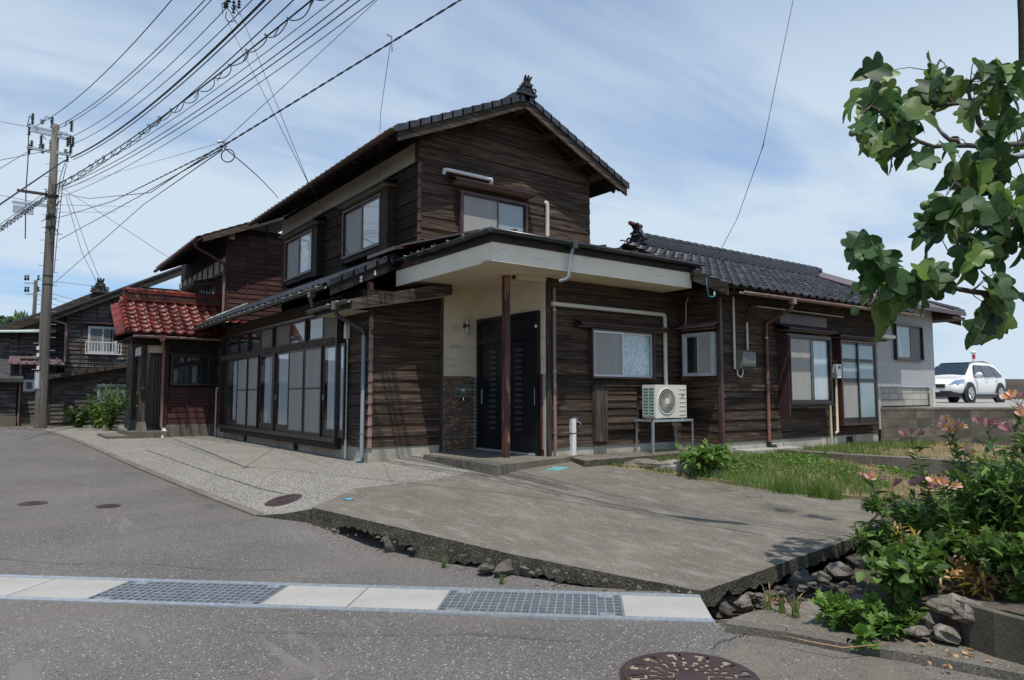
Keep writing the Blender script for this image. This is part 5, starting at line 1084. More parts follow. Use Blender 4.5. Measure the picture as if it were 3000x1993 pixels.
# air conditioner on a steel stand
AX0, AX1 = onY(1921, 1200, -2.42)[0], onY(1997, 1200, -2.42)[0]
a0 = onY(1921, 1229, -2.42); a1 = onY(1994, 1143, -2.42)
az0, az1 = a0[2], a0[2]+.60; ay0, ay1 = -2.42, -2.12; ax0, ax1 = a0[0], a0[0]+.82
ac = thing('air_conditioner', ((ax0+ax1)/2, (ay0+ay1)/2, az0), 'cream outdoor air conditioner unit on a galvanised stand', 'air conditioner')
MB().box(ax0, ax1, ay0, ay1, az0+.02, az1).build('casing', M['acbody'], ac); MB().box(ax0+.05, ax0+.13, ay0+.02, ay1-.02, az0, az0+.019).build('foot', M['acbody'], ac); MB().box(ax1-.13, ax1-.05, ay0+.02, ay1-.02, az0, az0+.019).build('foot', M['acbody'], ac)
fcx, fcz = ax0+.29, (az0+az1)/2+.01
MB().lathe((fcx, ay0-.012, fcz), [(.235, .012), (.235, 0), (.215, 0), (.215, .006)], 32, axis='y', cap=False).build('fan_ring', M['acbody'], ac)
MB().lathe((fcx, ay0-.004, fcz), [(.214, 0), (.001, .001)], 32, axis='y').build('fan_recess', M['carblack'], ac)
mb = MB()
for k in range(44):
    t = 2*PI*k/44; mb.tube([(fcx+.055*math.cos(t), ay0-.014, fcz+.055*math.sin(t)), (fcx+.214*math.cos(t+.22), ay0-.012, fcz+.214*math.sin(t+.22))], .0022, 4, cap=False)
for rr in (.10, .145, .185): mb.tube([(fcx+rr*math.cos(t), ay0-.013, fcz+rr*math.sin(t)) for t in np.linspace(0, 2*PI, 29)], .0022, 4)
mb.build('fan_grille', M['acbody'], ac)
MB().lathe((fcx, ay0-.019, fcz), [(.057, .012), (.055, 0)], 20, axis='y').build('fan_hub', M['acbody'], ac)
mb = MB()
for k in range(7): z = az0+.07+k*.075; mb.box(ax1-.20, ax1-.02, ay0-.008, ay0-.0005, z, z+.008)
mb.build('vent_rib', M['acbody'], ac); MB().box(ax1-.13, ax1-.085, ay0-.004, ay0-.0005, az0+.37, az0+.43).build('logo_plate', M['carblack'], ac)
MB().box(ax1-.113, ax1-.102, ay0-.006, ay0-.0042, az0+.38, az0+.42).build('logo_mark', M['white'], ac)
MB().box(ax0-.006, ax0-.0005, ay0+.03, ay1-.03, az0+.06, az1-.06).build('side_fins', M['teal'], ac)
mb = MB()
for k in range(10): z = az0+.06+k*.053; mb.box(ax0-.018, ax0-.007, ay0+.01, ay1-.01, z, z+.014)
for y in (ay0+.012, ay0+.14, ay1-.025): mb.box(ax0-.018, ax0-.0072, y, y+.013, az0+.04, az1-.04)
mb.build('side_grille', M['acbody'], ac)
stn = thing('steel_stand', ((ax0+ax1)/2, (ay0+ay1)/2, .115), 'galvanised perforated angle stand under the air conditioner', 'stand')
sx0, sx1, sy0, sy1 = ax0-.14, ax1+.10, ay0-.06, ay1+.04; szt = az0-.005
for x, dx in ((sx0, 1), (sx1, -1)):
    for y, dy in ((sy0, 1), (sy1, -1)):
        mb = MB(); mb.box(x, x+.036*dx, y, y+.004*dy, .12, szt); mb.box(x, x+.004*dx, y+.004*dy, y+.036*dy, .12, szt); mb.box(x-.01, x+.045, y-.01, y+.045, .115, .1195); l_ = mb.build('leg', M['galv'], stn)
        mb = MB()
        for k in range(9): z = .17+k*(szt-.2)/9; mb.box(x+.014*dx, x+.022*dx, y-.001*dy, y-.0025*dy, z, z+.022)
        mb.build('bolt_slots', M['carblack'], l_)
for y in (sy0, sy1): MB().box(sx0, sx1, y-.004, y+.03, szt-.04, szt-.001).build('rail', M['galv'], stn)
for x in (sx0, ax0+.09, ax1-.09, sx1): MB().box(x-.02, x+.02, sy0+.031, sy1-.005, szt-.035, szt-.004).build('cross_rail', M['galv'], stn)
# standing taps
def tap(px, py, zg, h, w_, label, turn=1, double=False):
    c = onZ(px, py, zg); t = thing('standing_tap', (c[0], c[1], zg), label, 'water tap')
    MB().box(c[0]-w_, c[0]+w_, c[1]-w_, c[1]+w_, zg-.05, zg+h-.04).build('post', M['white'], t)
    MB().box(c[0]-w_-.004, c[0]+w_+.004, c[1]-w_-.004, c[1]+w_+.004, zg+h-.04, zg+h-.01).build('cap', M['rust'] if not double else M['pvc'], t)
    MB().box(c[0]-w_-.003, c[0]+w_+.003, c[1]-w_-.003, c[1]+w_+.003, zg+h*.55, zg+h*.57).build('band', M['carblack'], t)
    z = zg+h-.10; x = c[0]+w_
    MB().tube([(x, c[1], z), (x+.05, c[1]-.01, z), (x+.09, c[1]-.02, z-.01), (x+.11, c[1]-.03, z-.05)], [.013, .014, .011, .010], 8).build('spout', M['chrome'], t)
    mb = MB(); mb.tube([(x+.045, c[1]-.01, z+.01), (x+.045, c[1]-.01, z+.045)], .008, 6); mb.tube([(x+.01, c[1]-.01, z+.045), (x+.08, c[1]-.01, z+.045)], .007, 6); mb.build('valve_handle', M['chrome'], t)
    return t
tap(1678, 1336, .115, .66, .042, 'white standing tap by the brown downpipe near the entrance')
tap(2463, 1283, .16, .62, .06, 'thick white standing tap beside the gas meter pipes', double=True)
# bricks stacked
bk = onZ(2078, 1306, .115)
for i, (dx, dy, dz, r_) in enumerate(((-.1, .06, 0, 0), (.14, .03, 0, .1), (-.05, .05, .062, .05), (.16, .04, .062, -.12))):
    MB().box(bk[0]+dx-.11, bk[0]+dx+.11, bk[1]+dy-.05, bk[1]+dy+.05, .117+dz, .117+dz+.06).build('loose_brick', M['brick_or'], label='orange red brick in the small pile by the corner post, %s' % ('bottom left', 'bottom right', 'top left', 'top right')[i], cat='brick', group='bricks piled at the wall corner').rotation_euler = (0, 0, r_)
# electric meter box, gas meter
u0, v0 = fB4.at(2165, 1083, .12); u1, v1 = fB4.at(2206, 1027, .12)
em = thing('electric_meter', fB4.P((u0+u1)/2, v0, .05), 'rounded grey electricity meter box on the dark board wall', 'meter')
MB().box(u0, u1, Y4-.03, Y4-.07, v0, v1).build('back_plate', M['meter'], em)
mb = MB(); mb.hexa([fB4.P(u0+.0, v0+.01, .07), fB4.P(u1, v0+.01, .07), fB4.P(u1, v1-.005, .07), fB4.P(u0, v1-.005, .07)][::1], [fB4.P(u0+.03, v0+.06, .19), fB4.P(u1-.02, v0+.06, .19), fB4.P(u1-.02, v1-.04, .19), fB4.P(u0+.03, v1-.04, .19)]); mb.build('cover', M['meter'], em)
fpart('meter_window', fB4, M['carglass'], em, (u0+.16, u1-.05, (v0+v1)/2, v1-.09, .1905, .194))
MB().tube([fB4.P(u0+.03, v0+.02, .06), fB4.P(u0+.04, v0-.10, .06), fB4.P(u0+.14, v0-.14, .06), fB4.P(u0+.2, v0-.06, .06), fB4.P(u0+.2, v0+.02, .06)], .014, 8).build('cable_loop', M['pvc'], em)
gx = onY(2449, 1100, Y4-.14); gmx, gy = gx[0], Y4-.14; zt = onY(2449, 1068, gy)[2]; zb = onY(2449, 1108, gy)[2]
gm = thing('gas_meter', (gmx, gy, zb), 'small white gas meter on cream pipes between the bay window and glass door', 'meter')
MB().box(gmx-.11, gmx+.10, gy-.07, gy+.07, zb+.11, zt).build('body', M['white'], gm); MB().prism([(gmx-.10, gy-.075, zb+.11), (gmx-.08, gy-.075, zb), (gmx+.08, gy-.075, zb), (gmx+.10, gy-.075, zb+.11)], (0, .13, 0)).build('lower_body', M['white'], gm)
fpart('dial', Face('B', gy-.07), M['carblack'], gm, (gmx-.03, gmx+.06, zt-.09, zt-.04, .0, .006))
pipe('gas_pipe', [(gmx-.33, gy+.08, zt+.07), (gmx-.15, gy+.02, zt+.07), (gmx-.08, gy, zt+.07), (gmx-.07, gy, zt)], .022, M['rust'], gm); pipe('gas_pipe', [(gmx+.06, gy+.02, zt), (gmx+.06, gy+.02, zt+.07), (gmx+.06, gy+.1, zt+.08)], .022, M['rust'], gm)
pipe('gas_pipe', [(gmx-.01, gy, zb), (gmx-.01, gy, .36), (gmx-.1, gy, .33)], .024, M['pvc_y'], gm)
ux, uz = onY(2432, 1160, gy)[0], 0
pipe('gas_pipe', [(ux-.02, gy, .9), (ux, gy, .1)], .026, M['pvc_y'], gm)
cb = onZ(2582, 1283, .12); t = MB().lathe((cb[0], cb[1], .10), [(.27, 0), (.27, .13), (.25, .15), (.1, .15)], 20).build('drain_pit_ring', M['concrete'], label='round concrete pit ring against the block wall foot', cat='concrete ring')
for i, (px, py) in enumerate(((2497, 1288), (2533, 1283))):
    q = onZ(px, py, .13); MB().box(q[0]-.28, q[0]+.28, q[1]-.1, q[1]+.1, .1, .135+.002*i).build('paver', M['lidconc'], kind='structure')
# ------------------------------------------------------------------ grey annex, block wall, parking, car
AN = thing('grey_annex', (12.5, -1, .8), 'annex with embossed pale grey panel walls and dark roof behind the garden', 'house')
ARX = onY(2741, 1190, Y4-.02)[0]
fN = Face('B', Y4-.02); MB().box(XE+.02, ARX, Y4-.015, 5, .3, 3.42).build('wall', M['void'], AN)
n = 13
for i in range(n):
    a = XE+.03+(ARX-XE-.03)*i/n; b = XE+.03+(ARX-XE-.03)*(i+1)/n
    fpart('wall_panel', fN, M['panel'], AN, (a+.0012, b-.0012, 1.33, 3.42, 0, .018))
fpart('wall_panel', fN, M['panel'], AN, (XE+.03, XE+.14, .35, 1.327, 0, .018)); fpart('drip_edge', fN, M['alu'], AN, (XE+.14, ARX, 1.305, 1.328, 0, .03))
k = 0
for r_ in range(3):
    for i in range(7):
        a = XE+.16+(ARX-XE-.16)*i/7; fpart('wall_block', fN, M['block_lt'], AN, (a+.006, a+(ARX-XE-.16)/7-.006, .87+.145*r_+.004, .87+.145*(r_+1)-.004, -.02, .0))
fpart('block_bed', fN, M['mortar'], AN, (XE+.14, ARX, .8, 1.304, -.014, -.006))
u0, v0 = fN.at(2623, 1054, .05); u1, v1 = fN.at(2698, 960, .05)
window(AN, fN, u0, u1, v0+.0, v1+.02, .10, M['frame'], [(0, .55, 'blue'), (.45, 1, 'screen_dk')], fw=.035, bar=.03)
u, v = fN.at(2572, 984, .06); u2, _ = fN.at(2614, 988, .06); pl_ = thing('outdoor_light', fN.P((u+u2)/2, v, .02), 'white tube light on the grey annex wall above the block wall', 'lamp')
MB().tube([fN.P(u+.06, v, .09), fN.P(u2, v, .09)], .05, 10).build('cover', M['white'], pl_); MB().box(u, u+.07, Y4-.03, Y4-.13, v-.055, v+.055).build('end_cap', M['carblack'], pl_)
# annex roof
za = onY(2735, 906, -3.4)[2]; AS = .42
def zan(y): return za+AS*(y+3.4)
slab_roof('roof', AN, [(XE+.9, -3.4, zan(-3.4)+.05), (ARX+.75, -3.4, zan(-3.4)+.05), (ARX+.75, 1.1, zan(1.1)+.03), (XE+.9, 1.1, zan(1.1)+.03)], .10, M['purple_trim'])
MB().box(ARX+.01, ARX+.72, -3.38, 1., zan(-3.4)-.16, zan(-3.4)-.08).build('soffit', M['timber'], AN)
rA = onY(2345, 790, 1.2); rB = onY(2500, 845, -.6); rC = onY(2450, 812, 1.2)
ex = rA[0]
mb = MB(); rx_ = ARX+.3; mb.hexa([(ex, -3.3, zan(-3.3)+.02), (rx_, -3.3, zan(-3.3)+.02), (rx_, 1.2, rA[2]-.12), (ex, 1.2, rA[2]-.12)], [(ex, -3.3, zan(-3.3)+.10), (rx_, -3.3, zan(-3.3)+.10), (rx_, 1.2, rA[2]), (ex, 1.2, rA[2])]); mb.build('upper_roof', M['tile_black'], AN)
MB().hexa([(ex-.02, -3.2, zan(-3.2)-.35), (ex-.003, -3.2, zan(-3.2)-.35), (ex-.003, 1.2, rA[2]-.5), (ex-.02, 1.2, rA[2]-.5)], [(ex-.02, -3.2, zan(-3.2)-.05), (ex-.003, -3.2, zan(-3.2)-.05), (ex-.003, 1.2, rA[2]-.16), (ex-.02, 1.2, rA[2]-.16)]).build('gable_cladding', M['brown_metal'], AN)
MB().hexa([(ex-.14, -3.2, zan(-3.2)-.05), (ex-.003, -3.2, zan(-3.2)-.05), (ex-.003, 1.2, rA[2]-.15), (ex-.14, 1.2, rA[2]-.15)], [(ex-.14, -3.2, zan(-3.2)+.12), (ex-.003, -3.2, zan(-3.2)+.12), (ex-.003, 1.2, rA[2]+.02), (ex-.14, 1.2, rA[2]+.02)]).build('bargeboard', M['tile_far'], AN)
# block retaining wall
PZ = .84
bA = np.array([XE+.10, Y4-.04]); bE = onZ(2979, 1291, .06)[:2]
tA = onZ(2590, 1192, PZ)[:2]; tE = onZ(2935, 1195, PZ)[:2]
dB = np.array([.06, -1.0]); dB = (onZ(2979, 1294, .08)[:2]-bA); dB /= np.linalg.norm(dB)
BW = thing('block_wall', (bA[0]+dB[0]*3, bA[1]+dB[1]*3, 0), 'stained concrete block retaining wall with flaking white paint behind the lawn', 'wall')
LB = 13.0; nb = np.array([-dB[1], dB[0]]); nb = nb if nb[0] > 0 else -nb
def bq(s, o, z): p = bA+dB*s+nb*o; return (p[0], p[1], z)
MB().hexa([bq(0, .012, -.1), bq(LB, .012, -.1), bq(LB, .14, -.1), bq(0, .14, -.1)], [bq(0, .012, PZ-.05), bq(LB, .012, PZ-.05), bq(LB, .14, PZ-.05), bq(0, .14, PZ-.05)]).build('mortar_core', M['mortar'], BW)
MB().hexa([bq(0, -.01, PZ-.049), bq(LB, -.01, PZ-.049), bq(LB, .2, PZ-.049), bq(0, .2, PZ-.049)], [bq(0, -.01, PZ), bq(LB, -.01, PZ), bq(LB, .2, PZ), bq(0, .2, PZ)]).build('coping', M['concrete'], BW)
rowz = [(.0, .17), (.178, .38), (.388, .59), (.598, .81)]
for z0, z1 in rowz:
    s = 0.0
    for i in range(24):
        o = MB().hexa([bq(s+.006, 0, z0), bq(s+.394, 0, z0), bq(s+.394, .02, z0), bq(s+.006, .02, z0)], [bq(s+.006, 0, z1), bq(s+.394, 0, z1), bq(s+.394, .02, z1), bq(s+.006, .02, z1)]).build('block', M['block_flake'] if (z0 == rowz[2][0] and i > 1) else M['block'], BW, rot=math.atan2(dB[1], dB[0])); s += .4
for (a, b, n_) in ((1.0, 1.16, 'a'),):
    pass
# parking level
mb = MB(); pk = [bq(0, .0, PZ-.004), bq(LB, .0, PZ-.004), (70, -40, PZ-.004), (120, 60, PZ-.004), (14, 60, PZ-.004), (ARX+.02, -2.9, PZ-.004)]
mb.prism([pk[0], pk[1], pk[2], pk[3], pk[4], pk[5]], (0, 0, -.05)); mb.build('parking_area', M['parking'], kind='structure')
MB().box(XE+.12, ARX+.01, Y4-1.2, Y4-.0, .6, PZ-.002).build('wall_footing', M['concrete'], kind='structure') if 0 else None
# white marker post by the annex corner
q = onZ(2733, 1187, PZ); t = thing('standing_tap', (q[0]-.4, q[1], PZ), 'pale standing tap at the annex corner on the raised parking', 'water tap')
q = onY(2733, 1187, Y4-.12); MB().box(q[0]-.045, q[0]+.045, q[1]-.045, q[1]+.045, PZ, PZ+.47).build('post', M['pvc'], t); MB().tube([(q[0]+.04, q[1], PZ+.45), (q[0]+.15, q[1], PZ+.45), (q[0]+.19, q[1], PZ+.38)], .012, 6).build('spout', M['chrome'], t)
t.location = (q[0], q[1], PZ)
for ch in t.children: ch.location = Vector((0, 0, ch.location.z)) if ch.name.startswith('post') else Vector((.1, 0, .43))
# sea wall
sw = [onF(2600, 1109, 58), onF(3200, 1111, 50)]
zt_ = 1.1+(1160-1109)/FPX*55
a, b = onZ(2600, 1150, 1.2)[:2], 0
S0 = onF(2400, 1109, 60); S1 = onF(3300, 1112, 52); dS = S1-S0
mb = MB(); mb.hexa([(S0[0], S0[1], -.5), (S1[0], S1[1], -.5), (S1[0]+.6, S1[1]+1.5, -.5), (S0[0]+.6, S0[1]+1.5, -.5)], [tuple(S0), tuple(S1), (S1[0]+.6, S1[1]+1.5, S1[2]), (S0[0]+.6, S0[1]+1.5, S0[2])]); mb.build('sea_wall', M['seawall'], label='long low concrete sea wall behind the parked car', cat='wall')
# car ---------------------------------------------------------------------------------
def make_car():
    # built around origin: x forward (front +x), y left, z up; length 4.3, width 1.78
    car = thing('parked_car', (0, 0, 0), 'white compact crossover car parked by the sea wall', 'car')
    # body cross sections along x: (x, half width low, half width mid, z bottom, z belt, hw top, z top)
    st = [(-2.14, .62, .70, .50, .86, .60, 1.02), (-2.06, .78, .83, .34, .92, .68, 1.16), (-1.7, .84, .88, .24, .98, .62, 1.52), (-1.2, .86, .89, .22, .96, .60, 1.60), (-.4, .86, .885, .21, .93, .60, 1.615), (.3, .86, .885, .21, .90, .60, 1.56), (.62, .86, .885, .21, .90, .64, 1.36), (1.02, .86, .885, .22, .90, .72, 1.06), (1.35, .86, .88, .24, .86, .70, .97), (1.8, .82, .85, .28, .78, .62, .89), (2.05, .72, .76, .32, .66, .5, .76), (2.14, .6, .64, .38, .56, .42, .64)]
    vs = []; fs = []
    def sec(x, hl, hm, zb, zb2, ht, zt):
        h = [(0, zb), (hl*.9, zb), (hl, zb+.10), (hm, (zb+zb2)/2), (hm*.985, zb2), (ht+.02, (zt-zb2)*.86+zb2), (ht*.86, zt-.01), (0, zt+.012)]
        return [(x, y, z) for y, z in h]+[(x, -y, z) for y, z in h[-2:0:-1]]
    for s_ in st: vs += sec(*s_)
    n = len(sec(*st[0]))
    for i in range(len(st)-1):
        for j in range(n): fs.append((i*n+j, i*n+(j+1) % n, (i+1)*n+(j+1) % n, (i+1)*n+j))
    fs += [tuple(range(n))[::-1], tuple(range((len(st)-1)*n, len(st)*n))]
    mb = MB(); mb.add(vs, fs, True); body = mb.build('body', M['carpaint'], car, loc=(0, 0, 0))
    md = body.modifiers.new('sub', 'SUBSURF'); md.levels = md.render_levels = 2
    def hw(x, z):   # interpolate glass surface
        S = min(st, key=lambda q: abs(q[0]-x)); return S
    # windscreen and roof strip, side glass (thin raised panels)
    MB().hexa([(1.03, -.62, 1.02), (1.03, .62, 1.02), (.42, .53, 1.475), (.42, -.53, 1.475)], [(1.10, -.62, 1.045), (1.10, .62, 1.045), (.45, .53, 1.52), (.45, -.53, 1.52)]).build('windscreen', M['carglass'], car)
    MB().hexa([(.44, -.50, 1.50), (.44, .50, 1.50), (-1.5, .50, 1.55), (-1.5, -.50, 1.55)], [(.44, -.50, 1.555), (.44, .50, 1.555), (-.8, .50, 1.632), (-.8, -.50, 1.632)]).build('dark_roof', M['carglass'], car)
    for sg in (-1, 1):
        q = lambda x, z, o=0: (x, sg*(.885-(z-.95)*.46+o), z)
        for (x0, x1, x2, x3, nm_) in ((.86, .02, .02, .42, 'side_window'), (-.03, -.92, -.86, -.03, 'side_window'), (-.97, -1.62, -1.3, -.92, 'side_window')):
            zt = 1.44 if nm_ else 1.4; zt2 = 1.44 if x1 > -1.4 else 1.36
            a = [q(x0, 1.0, -.03), q(x1, 1.02, -.03), q(x2, zt2, -.03), q(x3, zt, -.03)]; b = [q(x0, 1.0, .012), q(x1, 1.02, .012), q(x2, zt2, .012), q(x3, zt, .012)]
            MB().hexa(a, b).build('side_window', M['carglass'], car)
        MB().box(-1.0, 1.0, sg*.80, sg*.895, .20, .36).build('sill', M['carblack'], car); MB().box(-.95, .95, sg*.896, sg*.905, .33, .36).build('sill_trim', M['chrome'], car)
        mb = MB(); mb.lathe((.80, sg*.99, 1.06), [(.02, -.11), (.075, -.08), (.09, 0), (.075, .08), (.02, .11)], 12, axis='y'); mb.box(.78, .86, sg*.86, sg*.93, 1.0, 1.05); mb.build('mirror', M['carpaint'], car)
        for x in (-.1, -1.0): MB().box(x-.09, x+.09, sg*.895, sg*.915, .86, .885).build('door_handle', M['chrome'], car)
        MB().prism([(2.09, sg*.45, .66), (1.98, sg*.70, .64), (1.62, sg*.815, .76), (1.66, sg*.80, .86), (1.95, sg*.60, .82)], (.02, sg*.045, .02)).build('headlight', M['chrome'], car)
        for x in (-1.30, 1.32):
            for r0, r1, mt, nm_ in ((.30, .42, 'carblack', 'wheel_arch'),):
                mb = MB(); mb.lathe((x, sg*.80, .345), [(.30, 0), (.435, 0), (.435, .10*sg), (.36, .104*sg), (.30, .07*sg)], 24, axis='y', cap=False); mb.build('wheel_arch', M['carblack'], car)
            y0 = sg*.70; wh = MB().lathe((x, y0, .345), [(.2, 0), (.33, .01*sg), (.345, .04*sg), (.345, .16*sg), (.33, .205*sg), (.24, .212*sg)], 28, axis='y', cap=False).build('wheel', M['tyre'], car)
            rm = MB(); rm.lathe((x, y0, .345), [(.235, .195*sg), (.235, .214*sg), (.21, .214*sg), (.20, .17*sg), (.05, .16*sg)], 24, axis='y')
            for k in range(5):
                t = 2*PI*k/5+.3; rm.beam((x+.04*math.cos(t), y0+.20*sg, .345+.04*math.sin(t)), (x+.22*math.cos(t), y0+.205*sg, .345+.22*math.sin(t)), .05, .02)
            rm.lathe((x, y0, .345), [(.05, .17*sg), (.05, .215*sg)], 12, axis='y'); rm.build('rim', M['alloy'], wh)
    MB().prism([(2.02, -.70, .22), (2.15, -.52, .22), (2.15, .52, .22), (2.02, .70, .22), (1.7, .80, .22), (1.7, -.80, .22)], (0, 0, .22)).build('bumper', M['carblack'], car)
    MB().box(2.10, 2.165, -.36, .36, .56, .70).build('grille', M['carblack'], car); MB().box(2.165, 2.175, -.04, .04, .59, .67).build('badge', M['chrome'], car); MB().box(2.155, 2.17, -.17, .17, .40, .52).build('number_plate', M['white'], car)
    MB().lathe((-2.0, 0, 1.35), [(.004, 0), (.004, .2)], 5).build('aerial', M['carblack'], car)
    return car
car = make_car()
w0 = onZ(2838, 1180.5, PZ); w1 = onZ(2925, 1176, PZ)     # near front and rear wheel contact points
dd = (w0-w1)[:2]; dd /= np.linalg.norm(dd); yaw = math.atan2(dd[1], dd[0])
wf = onZ(2783, 1180, PZ)
yaw = math.atan2(-VF[1]*.57-VR[1]*.82, -VF[0]*.57-VR[0]*.82)
cy_, sy_ = math.cos(yaw), math.sin(yaw)
# its left flank faces the camera's right: near front wheel local (1.32, .8)
lx, ly = 1.32, .8
car.rotation_euler = (0, 0, yaw); car.location = (w0[0]-(lx*cy_-ly*sy_), w0[1]-(lx*sy_+ly*cy_), PZ-.002)
# red and white light post on the sea wall
q = onF(2853, 1052, 49); mp_ = thing('harbour_light', (q[0], q[1], 1.0), 'small red and white harbour light post beyond the white car', 'light post')
MB().lathe((q[0], q[1], 1.0), [(.09, 0), (.09, q[2]-1.02)], 10).build('white_base', M['white'], mp_)
MB().lathe((q[0], q[1], q[2]), [(.10, 0), (.10, .28)], 10).build('red_band', M['redp'], mp_); MB().lathe((q[0], q[1], q[2]+.285), [(.06, 0), (.12, .07), (.19, .12), (.17, .24), (.05, .30)], 10).build('lamp_head', M['white'], mp_)
# ------------------------------------------------------------------ maroon house next door
YP, XP = 10.0, -1.26
MH = thing('maroon_house', (1, 13, 0), 'maroon boarded neighbour house with red glazed tile porch', 'house')
fP = Face('B', YP); fM = Face('B', 10.25); fMA = Face('A', .32)
MB().box(XP+.02, 6, YP+.01, 17, -.1, 2.9).build('wall', M['void'], MH); MB().box(.34, 6, 10.26, 16.7, 2.9, 6.0).build('wall', M['void'], MH)
MB().box(XP+.0, .6, YP-.03, YP+.1, -.15, .33).build('foundation', M['concrete'], MH)
z0s = .34; hs = (1.33-.34)/6
xs_ = [XP+.06, XP+.56, XP+1.10, XP+1.64, .9]
for i in range(6):
    for a, b in zip(xs_[:-1], xs_[1:]): board(fP, MH, a+.02, b-.02, a+.02, b-.02, .34+hs*i, .34+hs*(i+1)+.01, M['red_siding'])
for x in xs_[1:-1]: fpart('batten', fP, M['red_batten'], MH, (x-.025, x+.025, .28, 1.34, .0, .045))
fpart('corner_post', fP, M['red_batten'], MH, (XP-.04, XP+.06, .30, 2.75, -.05, .04))
fpart('upper_wall', fP, M['timber_dark'], MH, (XP+.06, .9, 2.26, 2.9, 0, .02)); fpart('window_head', fP, M['red_batten'], MH, (XP+.06, .9, 2.22, 2.26, 0, .06))
window(MH, fP, XP+.10, .75, 1.38, 2.21, .11, M['frame'], [(0, .52, 'dark'), (.5, 1, 'dark')], fw=.05, bar=.03, back='dark')
MH.children[-1].data.materials[0] = M['frame']
# upper storey
for i in range(22):
    z = 3.0+.155*i
    for k in range(5):
        a = .34+k*.53; b = a+.53
        if z > 5.75-.0*k: continue
        board(fM, MH, a+.012, b-.012, a+.012, b-.012, z, z+.165, M['red_siding'])
for k in range(1, 5): fpart('batten', fM, M['red_batten'], MH, (.34+k*.53-.02, .34+k*.53+.02, 3.0, 6.2, .0, .04))
fpart('corner_post', fM, M['red_batten'], MH, (.26, .34, 2.9, 5.6, -.06, .035))
# street side of the upper storey
for k in range(9):
    y = 10.35+k*.72
    fpart('plaster_panel', fMA, M['plaster'], MH, (y+.04, y+.68, 4.72, 5.15, 0, .02)); fpart('stud', fMA, M['red_batten'], MH, (y-.03, y+.035, 4.72, 5.2, 0, .05))
fpart('lintel', fMA, M['red_batten'], MH, (10.3, 16.7, 4.62, 4.72, 0, .09))
for k in range(14):
    y = 10.42+k*.16
    if k < 7: fpart('lattice_bar', fMA, M['red_batten'], MH, (y, y+.03, 3.1, 4.62, .02, .05))
for z in (3.4, 3.75, 4.1, 4.4): fpart('lattice_rail', fMA, M['red_batten'], MH, (10.35, 11.5, z, z+.03, .02, .055))
fpart('lattice_back', fMA, M['red_siding'], MH, (10.33, 11.6, 3.0, 4.62, 0, .019))
for k in range(5):
    y = 11.65+k*.36; fpart('window_pane', fMA, M['frost'] if k else M['frost'], MH, (y, y+.30, 3.1, 4.6, .0, .03)); fpart('window_bar', fMA, M['frame'], MH, (y+.301, y+.359, 3.1, 4.6, 0, .06))
for y0, y1 in ((11.4, 13.2), (14.2, 15.8)):
    MB().hexa([(-.35, y0, 4.42), (.32, y0, 4.5), (.32, y1, 4.5), (-.35, y1, 4.42)], [(-.35, y0, 4.50), (.32, y0, 4.66), (.32, y1, 4.66), (-.35, y1, 4.50)]).build('window_hood', M['timber_dark'], MH)
    MB().hexa([(-.33, y0+.02, 4.40), (.31, y0+.02, 4.48), (.31, y1-.02, 4.48), (-.33, y1-.02, 4.40)], [(-.33, y0+.02, 4.415), (.31, y0+.02, 4.495), (.31, y1-.02, 4.495), (-.33, y1-.02, 4.415)]).build('hood_soffit', M['pinkpipe'], MH)
MX = -.55; mz = lambda x: 5.50+.44*(x-MX); ma = math.atan(.44); MY0, MY1 = 9.72, 15.9
slab_roof('roof_deck', MH, [(MX, MY0, mz(MX)), (3.2, MY0, mz(3.2)), (3.2, MY1, mz(3.2)), (MX, MY1, mz(MX))], .08, M['timber_dark'])
MB().hexa([(MX+.05, MY0-.03, mz(MX)-.16), (2.2, MY0-.03, mz(2.2)-.20), (2.2, MY0, mz(2.2)-.20), (MX+.05, MY0, mz(MX)-.16)], [(MX+.05, MY0-.03, mz(MX)-.02), (2.2, MY0-.03, mz(2.2)-.02), (2.2, MY0, mz(2.2)-.02), (MX+.05, MY0, mz(MX)-.02)]).build('bargeboard', M['timber'], MH)
MB().box(.2, .34, MY0, 10.25, mz(.27)-.34, mz(.27)-.16).build('purlin', M['timber_y'], MH)
for i in range(21): y = MY0+.2+i*.29; MB().beam((MX+.03, y, mz(MX)-.11), (.34, y, mz(.34)-.11), .05, .06).build('rafter', M['timber_dark'], MH)
pm = [(p, (ma, 0, -PI/2), w_*(2 if p[0] < MX+.1 or p[1] < MY0+.35 else .4)) for p, w_ in tile_field((MX-.06, MY1, mz(MX)-.02), (0, -1, 0), (math.cos(ma), 0, math.sin(ma)), int((MY1-MY0)/.265), 14)]
place_tiles(pm, TR2, MH, 'upper_roof_tile', 110)
gutter('gutter', [(MX-.10, MY1, 5.40), (MX-.10, MY0-.0, 5.42)], .06, M['brown_metal'], MH, hooks=0)
pipe('downpipe', [(MX-.10, MY0+.25, 5.38), (MX-.08, MY0+.25, 5.25), (MX-.0, MY0+.3, 5.20), (.18, 10.1, 4.86), (.20, 10.16, 4.78), (.20, 10.16, 4.4)], .035, M['brown_metal'], MH); pipe('downpipe', [(.20, 10.16, 4.45), (.20, 10.16, 2.9)], .037, M['pinkpipe'], MH)
